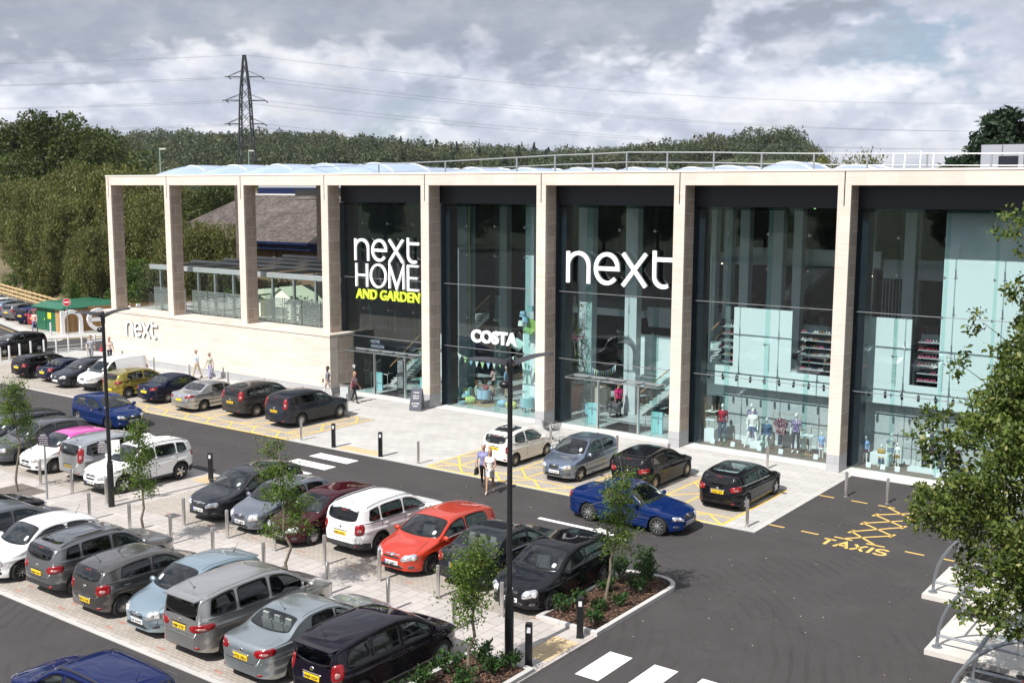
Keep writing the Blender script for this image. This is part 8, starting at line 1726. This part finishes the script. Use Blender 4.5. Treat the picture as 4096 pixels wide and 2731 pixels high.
t = thing('wall_clock', 'large round white-faced clock leaning near the child in the cafe', 'clock', (34.0, 3.2, .75), .3); g = MB(); g.lathe((0, 0, 0), [(.27, -.04), (.27, .04)], 28, 0, 'y'); obj('rim', g, M_blk, t); g = MB(); g.lathe((0, -.05, 0), [(.23, -.005), (.23, .005)], 28, 0, 'y'); d_ = obj('dial', g, W_, t); g = MB(); g.box((-.008, -.062, 0), (.008, -.058, .17)); g.box((0, -.0625, -.008), (.12, -.0585, .008)); obj('hands', g, M_blk, d_)
for x, y, z, c_, lb in ((33.35, 2.7, 5.0, CS, 'upper blue hanging lampshade'), (33.85, 2.7, 5.3, CB, 'pale hanging lampshade at the right pier'), (33.25, 2.7, 4.5, cmat('ivory', (.6, .66, .62)), 'ivory hanging lampshade left of the green chair'), (33.65, 2.5, 4.75, CS, 'small blue hanging lampshade over the green chair')):
    t = thing('hanging_lampshade', lb, 'lampshade', (x, y, z), 0, 'lampshades hung in the cafe window'); g = MB(); g.lathe((0, 0, 0), [(.19, 0), (.15, .28)], 20, cap=False); g.lathe((0, 0, 0), [(.185, .001), (.145, .279)], 20, cap=False); obj('shade', g, c_, t, 'auto'); g = MB(); g.tube([(0, 0, .28), (0, 0, 10.8-z)], .006, 4); obj('cord', g, M_blk, t)
for x, z, c_, lb, rx in ((33.8, 4.25, cmat('lime_chair', (.30, .48, .12)), 'lime green chair hung upside down in the cafe window', .3), (32.9, 3.3, cmat('mint_chair', (.42, .6, .56)), 'mint armchair hung at a tilt above the cafe', -.5)):
    t = thing('hanging_chair', lb, 'chair', (x, 2.6, z), .4, 'chairs hung in the cafe window'); t.rotation_euler = (rx, .5, .4); g = MB(); g.box((-.26, -.26, 0), (.26, .26, .16)); obj('seat', g, c_, t, bevel=.04); g = MB(); g.box((-.28, .18, .12), (.28, .3, .6)); obj('backrest', g, c_, t, bevel=.04)
    for a, b in ((-.2, -.2), (.2, -.2), (.2, .2), (-.2, .2)): g = MB(); g.tube([(a, b, 0), (a*1.2, b*1.2, -.28)], .018, 5); obj('leg', g, mat('dark_wood_leg', (.10, .045, .02), .5), t)
def bunting(P0, P1, sag, label):
    t = thing('bunting', label, 'bunting', (0, 0, 0), 0, 'strings of bunting'); P0, P1 = Vector(P0), Vector(P1); n = 13; P = [P0+(P1-P0)*u-Vector((0, 0, 4*sag*u*(1-u))) for u in np.linspace(0, 1, n)]; g = MB(); g.tube(P, .008, 4); obj('string', g, W_, t)
    for k in range(n-1): a, b = P[k]+(P[k+1]-P[k])*.15, P[k]+(P[k+1]-P[k])*.85; c_ = (a+b)/2-Vector((0, 0, .36)); g = MB(); e_ = Vector((0, .006, 0)); g.add([tuple(a), tuple(b), tuple(c_), tuple(a+e_), tuple(b+e_), tuple(c_+e_)], [(0, 1, 2), (5, 4, 3), (0, 3, 4, 1), (1, 4, 5, 2), (2, 5, 3, 0)]); obj('pennant', g, [cmat('bunt_green', (.42, .60, .28)), cmat('bunt_blue', (.36, .52, .68)), cmat('bunt_white', (.70, .74, .72))][k % 3], t)
bunting((28.75, 1.85, 3.22), (33.4, 1.95, 3.0), .62, 'green, blue and white pennant string across the left and middle of the cafe window'); bunting((33.2, 2.2, 2.95), (35.6, 2.2, 2.5), .25, 'short pennant string at the right of the cafe window'); bunting((35.7, 5.5, 2.3), (37.4, 5.5, 2.5), .35, 'pennant string beyond the terracotta pot')
t = thing('plant_pot', 'giant terracotta pot holding an indoor tree, left in the middle entrance bay', 'pot', (34.95+.35, 4.5, .042)); g = MB(); g.lathe((0, 0, 0), [(.30, 0), (.46, 1.0), (.60, 1.02), (.62, 1.3), (.52, 1.3), (.48, 1.1)], 24); obj('pot', g, mat('terracotta', (.34, .12, .065), .8, var=(4, .15)), t, 'auto'); g = MB(); g.cyl((0, 0, 1.1), .48, .08, 20); obj('soil', g, M_mulch, t)
rng = np.random.default_rng(5); t = thing('indoor_tree', 'slender indoor tree in the giant terracotta pot', 'tree', (35.3, 4.5, 1.15)); g = MB(); P = limb(g, (0, 0, 0), (.1, 0, 5.0), .045, .01, rng, .08, 8, 6); cl = []
for k in range(30): u = rng.uniform(.2, 1); p = np.array(P[int(u*7.9)]); q = p+np.array([rng.normal()*.45, rng.normal()*.45, rng.uniform(-.5, .4)]); g.tube([tuple(p), tuple(q)], .008, 4); cl += [p+(q-p)*s_ for s_ in (.5, .8, 1)]
obj('trunk', g, M_bark, t); idx = rng.integers(0, len(cl), 1700); v, f = leaf_quads(np.array(cl)[idx]+rng.normal(size=(1700, 3))*.13, .10, rng, .5, .2, .5); link('crown', mesh_np('crown', v, f, L_birch), t)
for x, y, z, s_, lb in ((33.9, 3.6, .9, .35, 'pink flowering plant on the planter at the right of the cafe'), (33.3, 3.7, .85, .3, 'green leafy plant at the back right of the cafe')):
    t = thing('potted_plant', lb, 'plant', (x, y, .042)); g = MB(); g.lathe((0, 0, 0), [(.2, 0), (.3, .3), (.3, z-.1), (.2, z-.05)], 16); obj('pot', g, mat('stone_pot', (.28, .24, .18), .8), t, 'auto'); v, f = leaf_quads(rng.normal(size=(420, 3))*s_*.5+np.array([0, 0, z+.15]), .13, rng, 0, .2, .5); link('foliage', mesh_np('foliage', v, f, L_birch), t)
    if 'pink' in lb: v, f = leaf_quads(rng.normal(size=(40, 3))*s_*.5+np.array([0, -.05, z+.25]), .09, rng, 0, 0, .9); link('flowers', mesh_np('flowers', v, f, cmat('petal', (.55, .08, .16))), t)
t = thing('advert_stand', 'tall dark advert stand in the home entrance doorway', 'advert stand', (24.95, 2.4, .042), -.2); g = MB(); g.box((-.32, -.04, .08), (.32, .04, 1.95)); obj('frame', g, M_blk, t); g = MB(); g.box((-.26, -.045, .25), (.26, -.0405, 1.85)); obj('poster', g, mat('poster_grey', (.22, .23, .25), .5, var=(5, .5)), t); g = MB(); g.box((-.36, -.25, 0), (.36, .25, .06)); obj('base', g, M_blk, t)
for x, y, lb in ((38.3, 1.9, 'pale aqua security pedestal left of the middle entrance'), (41.9, 1.9, 'pale aqua security pedestal right of the middle entrance'), (26.9, 2.2, 'pale aqua pedestal right of the home entrance'), (23.4, 2.2, 'pale aqua pedestal left of the home entrance')):
    t = thing('security_pedestal', lb, 'pedestal', (x, y, .042)); g = MB(); g.box((-.3, -.05, 0), (.3, .05, 1.05)); obj('panel', g, mat('aqua_panel', (.30, .56, .60), .4), t, bevel=.02); g = MB(); g.tube([(-.7, .1, 0), (-.7, .1, .95), (.6, .1, .95), (.6, .1, 0)], .018, 6); obj('rail', g, M_steel, t, True)
# hedges and plants on the terrace
for i, (x, y, z, rx, n_, lb) in enumerate([(5.2, 7, 3.46, .9, 1300, 'clipped green hedge plant at the left of the terrace'), (9.0, 8, 3.46, 1.1, 1700, 'bright green hedge plants in the middle of the terrace'), (19.4, 6.2, 3.46, .8, 900, 'mixed dark plants at the right of the terrace'), (17.0, 2.6, 3.46, .5, 500, 'low green plants behind the louvre at the right of the terrace')]):
    t = thing('terrace_plant', lb, 'plant', (x, y, z)); v, f = leaf_quads(rng.normal(size=(n_, 3))*np.array([rx*.55, .35, .32])+np.array([0, 0, 1.15 if i < 3 else .8]), .2, rng, 0, .2, .55); link('foliage', mesh_np('foliage', v, f, L_birch if i < 2 else L_dark), t); g = MB(); g.box((-rx*.8, -.3, 0), (rx*.8, .3, .5)); obj('trough', g, M_igrey, t)
# ------------------------------------------------------------------ air
g = MB(); g.box((-900, -160, -1.2), (400, 900, 75)); m = bpy.data.materials.new('air'); m.use_nodes = True; nt = m.node_tree; nt.nodes.clear(); v = N(nt, 'ShaderNodeVolumePrincipled'); v.inputs['Density'].default_value = .00009; v.inputs['Color'].default_value = (.86, .9, .96, 1); v.inputs['Anisotropy'].default_value = .3; o = N(nt, 'ShaderNodeOutputMaterial'); nt.links.new(v.outputs[0], o.inputs['Volume'])
tag(obj('haze', g, m), 'thin pale air between the viewer and the far wooded hills', 'haze', kind='stuff')
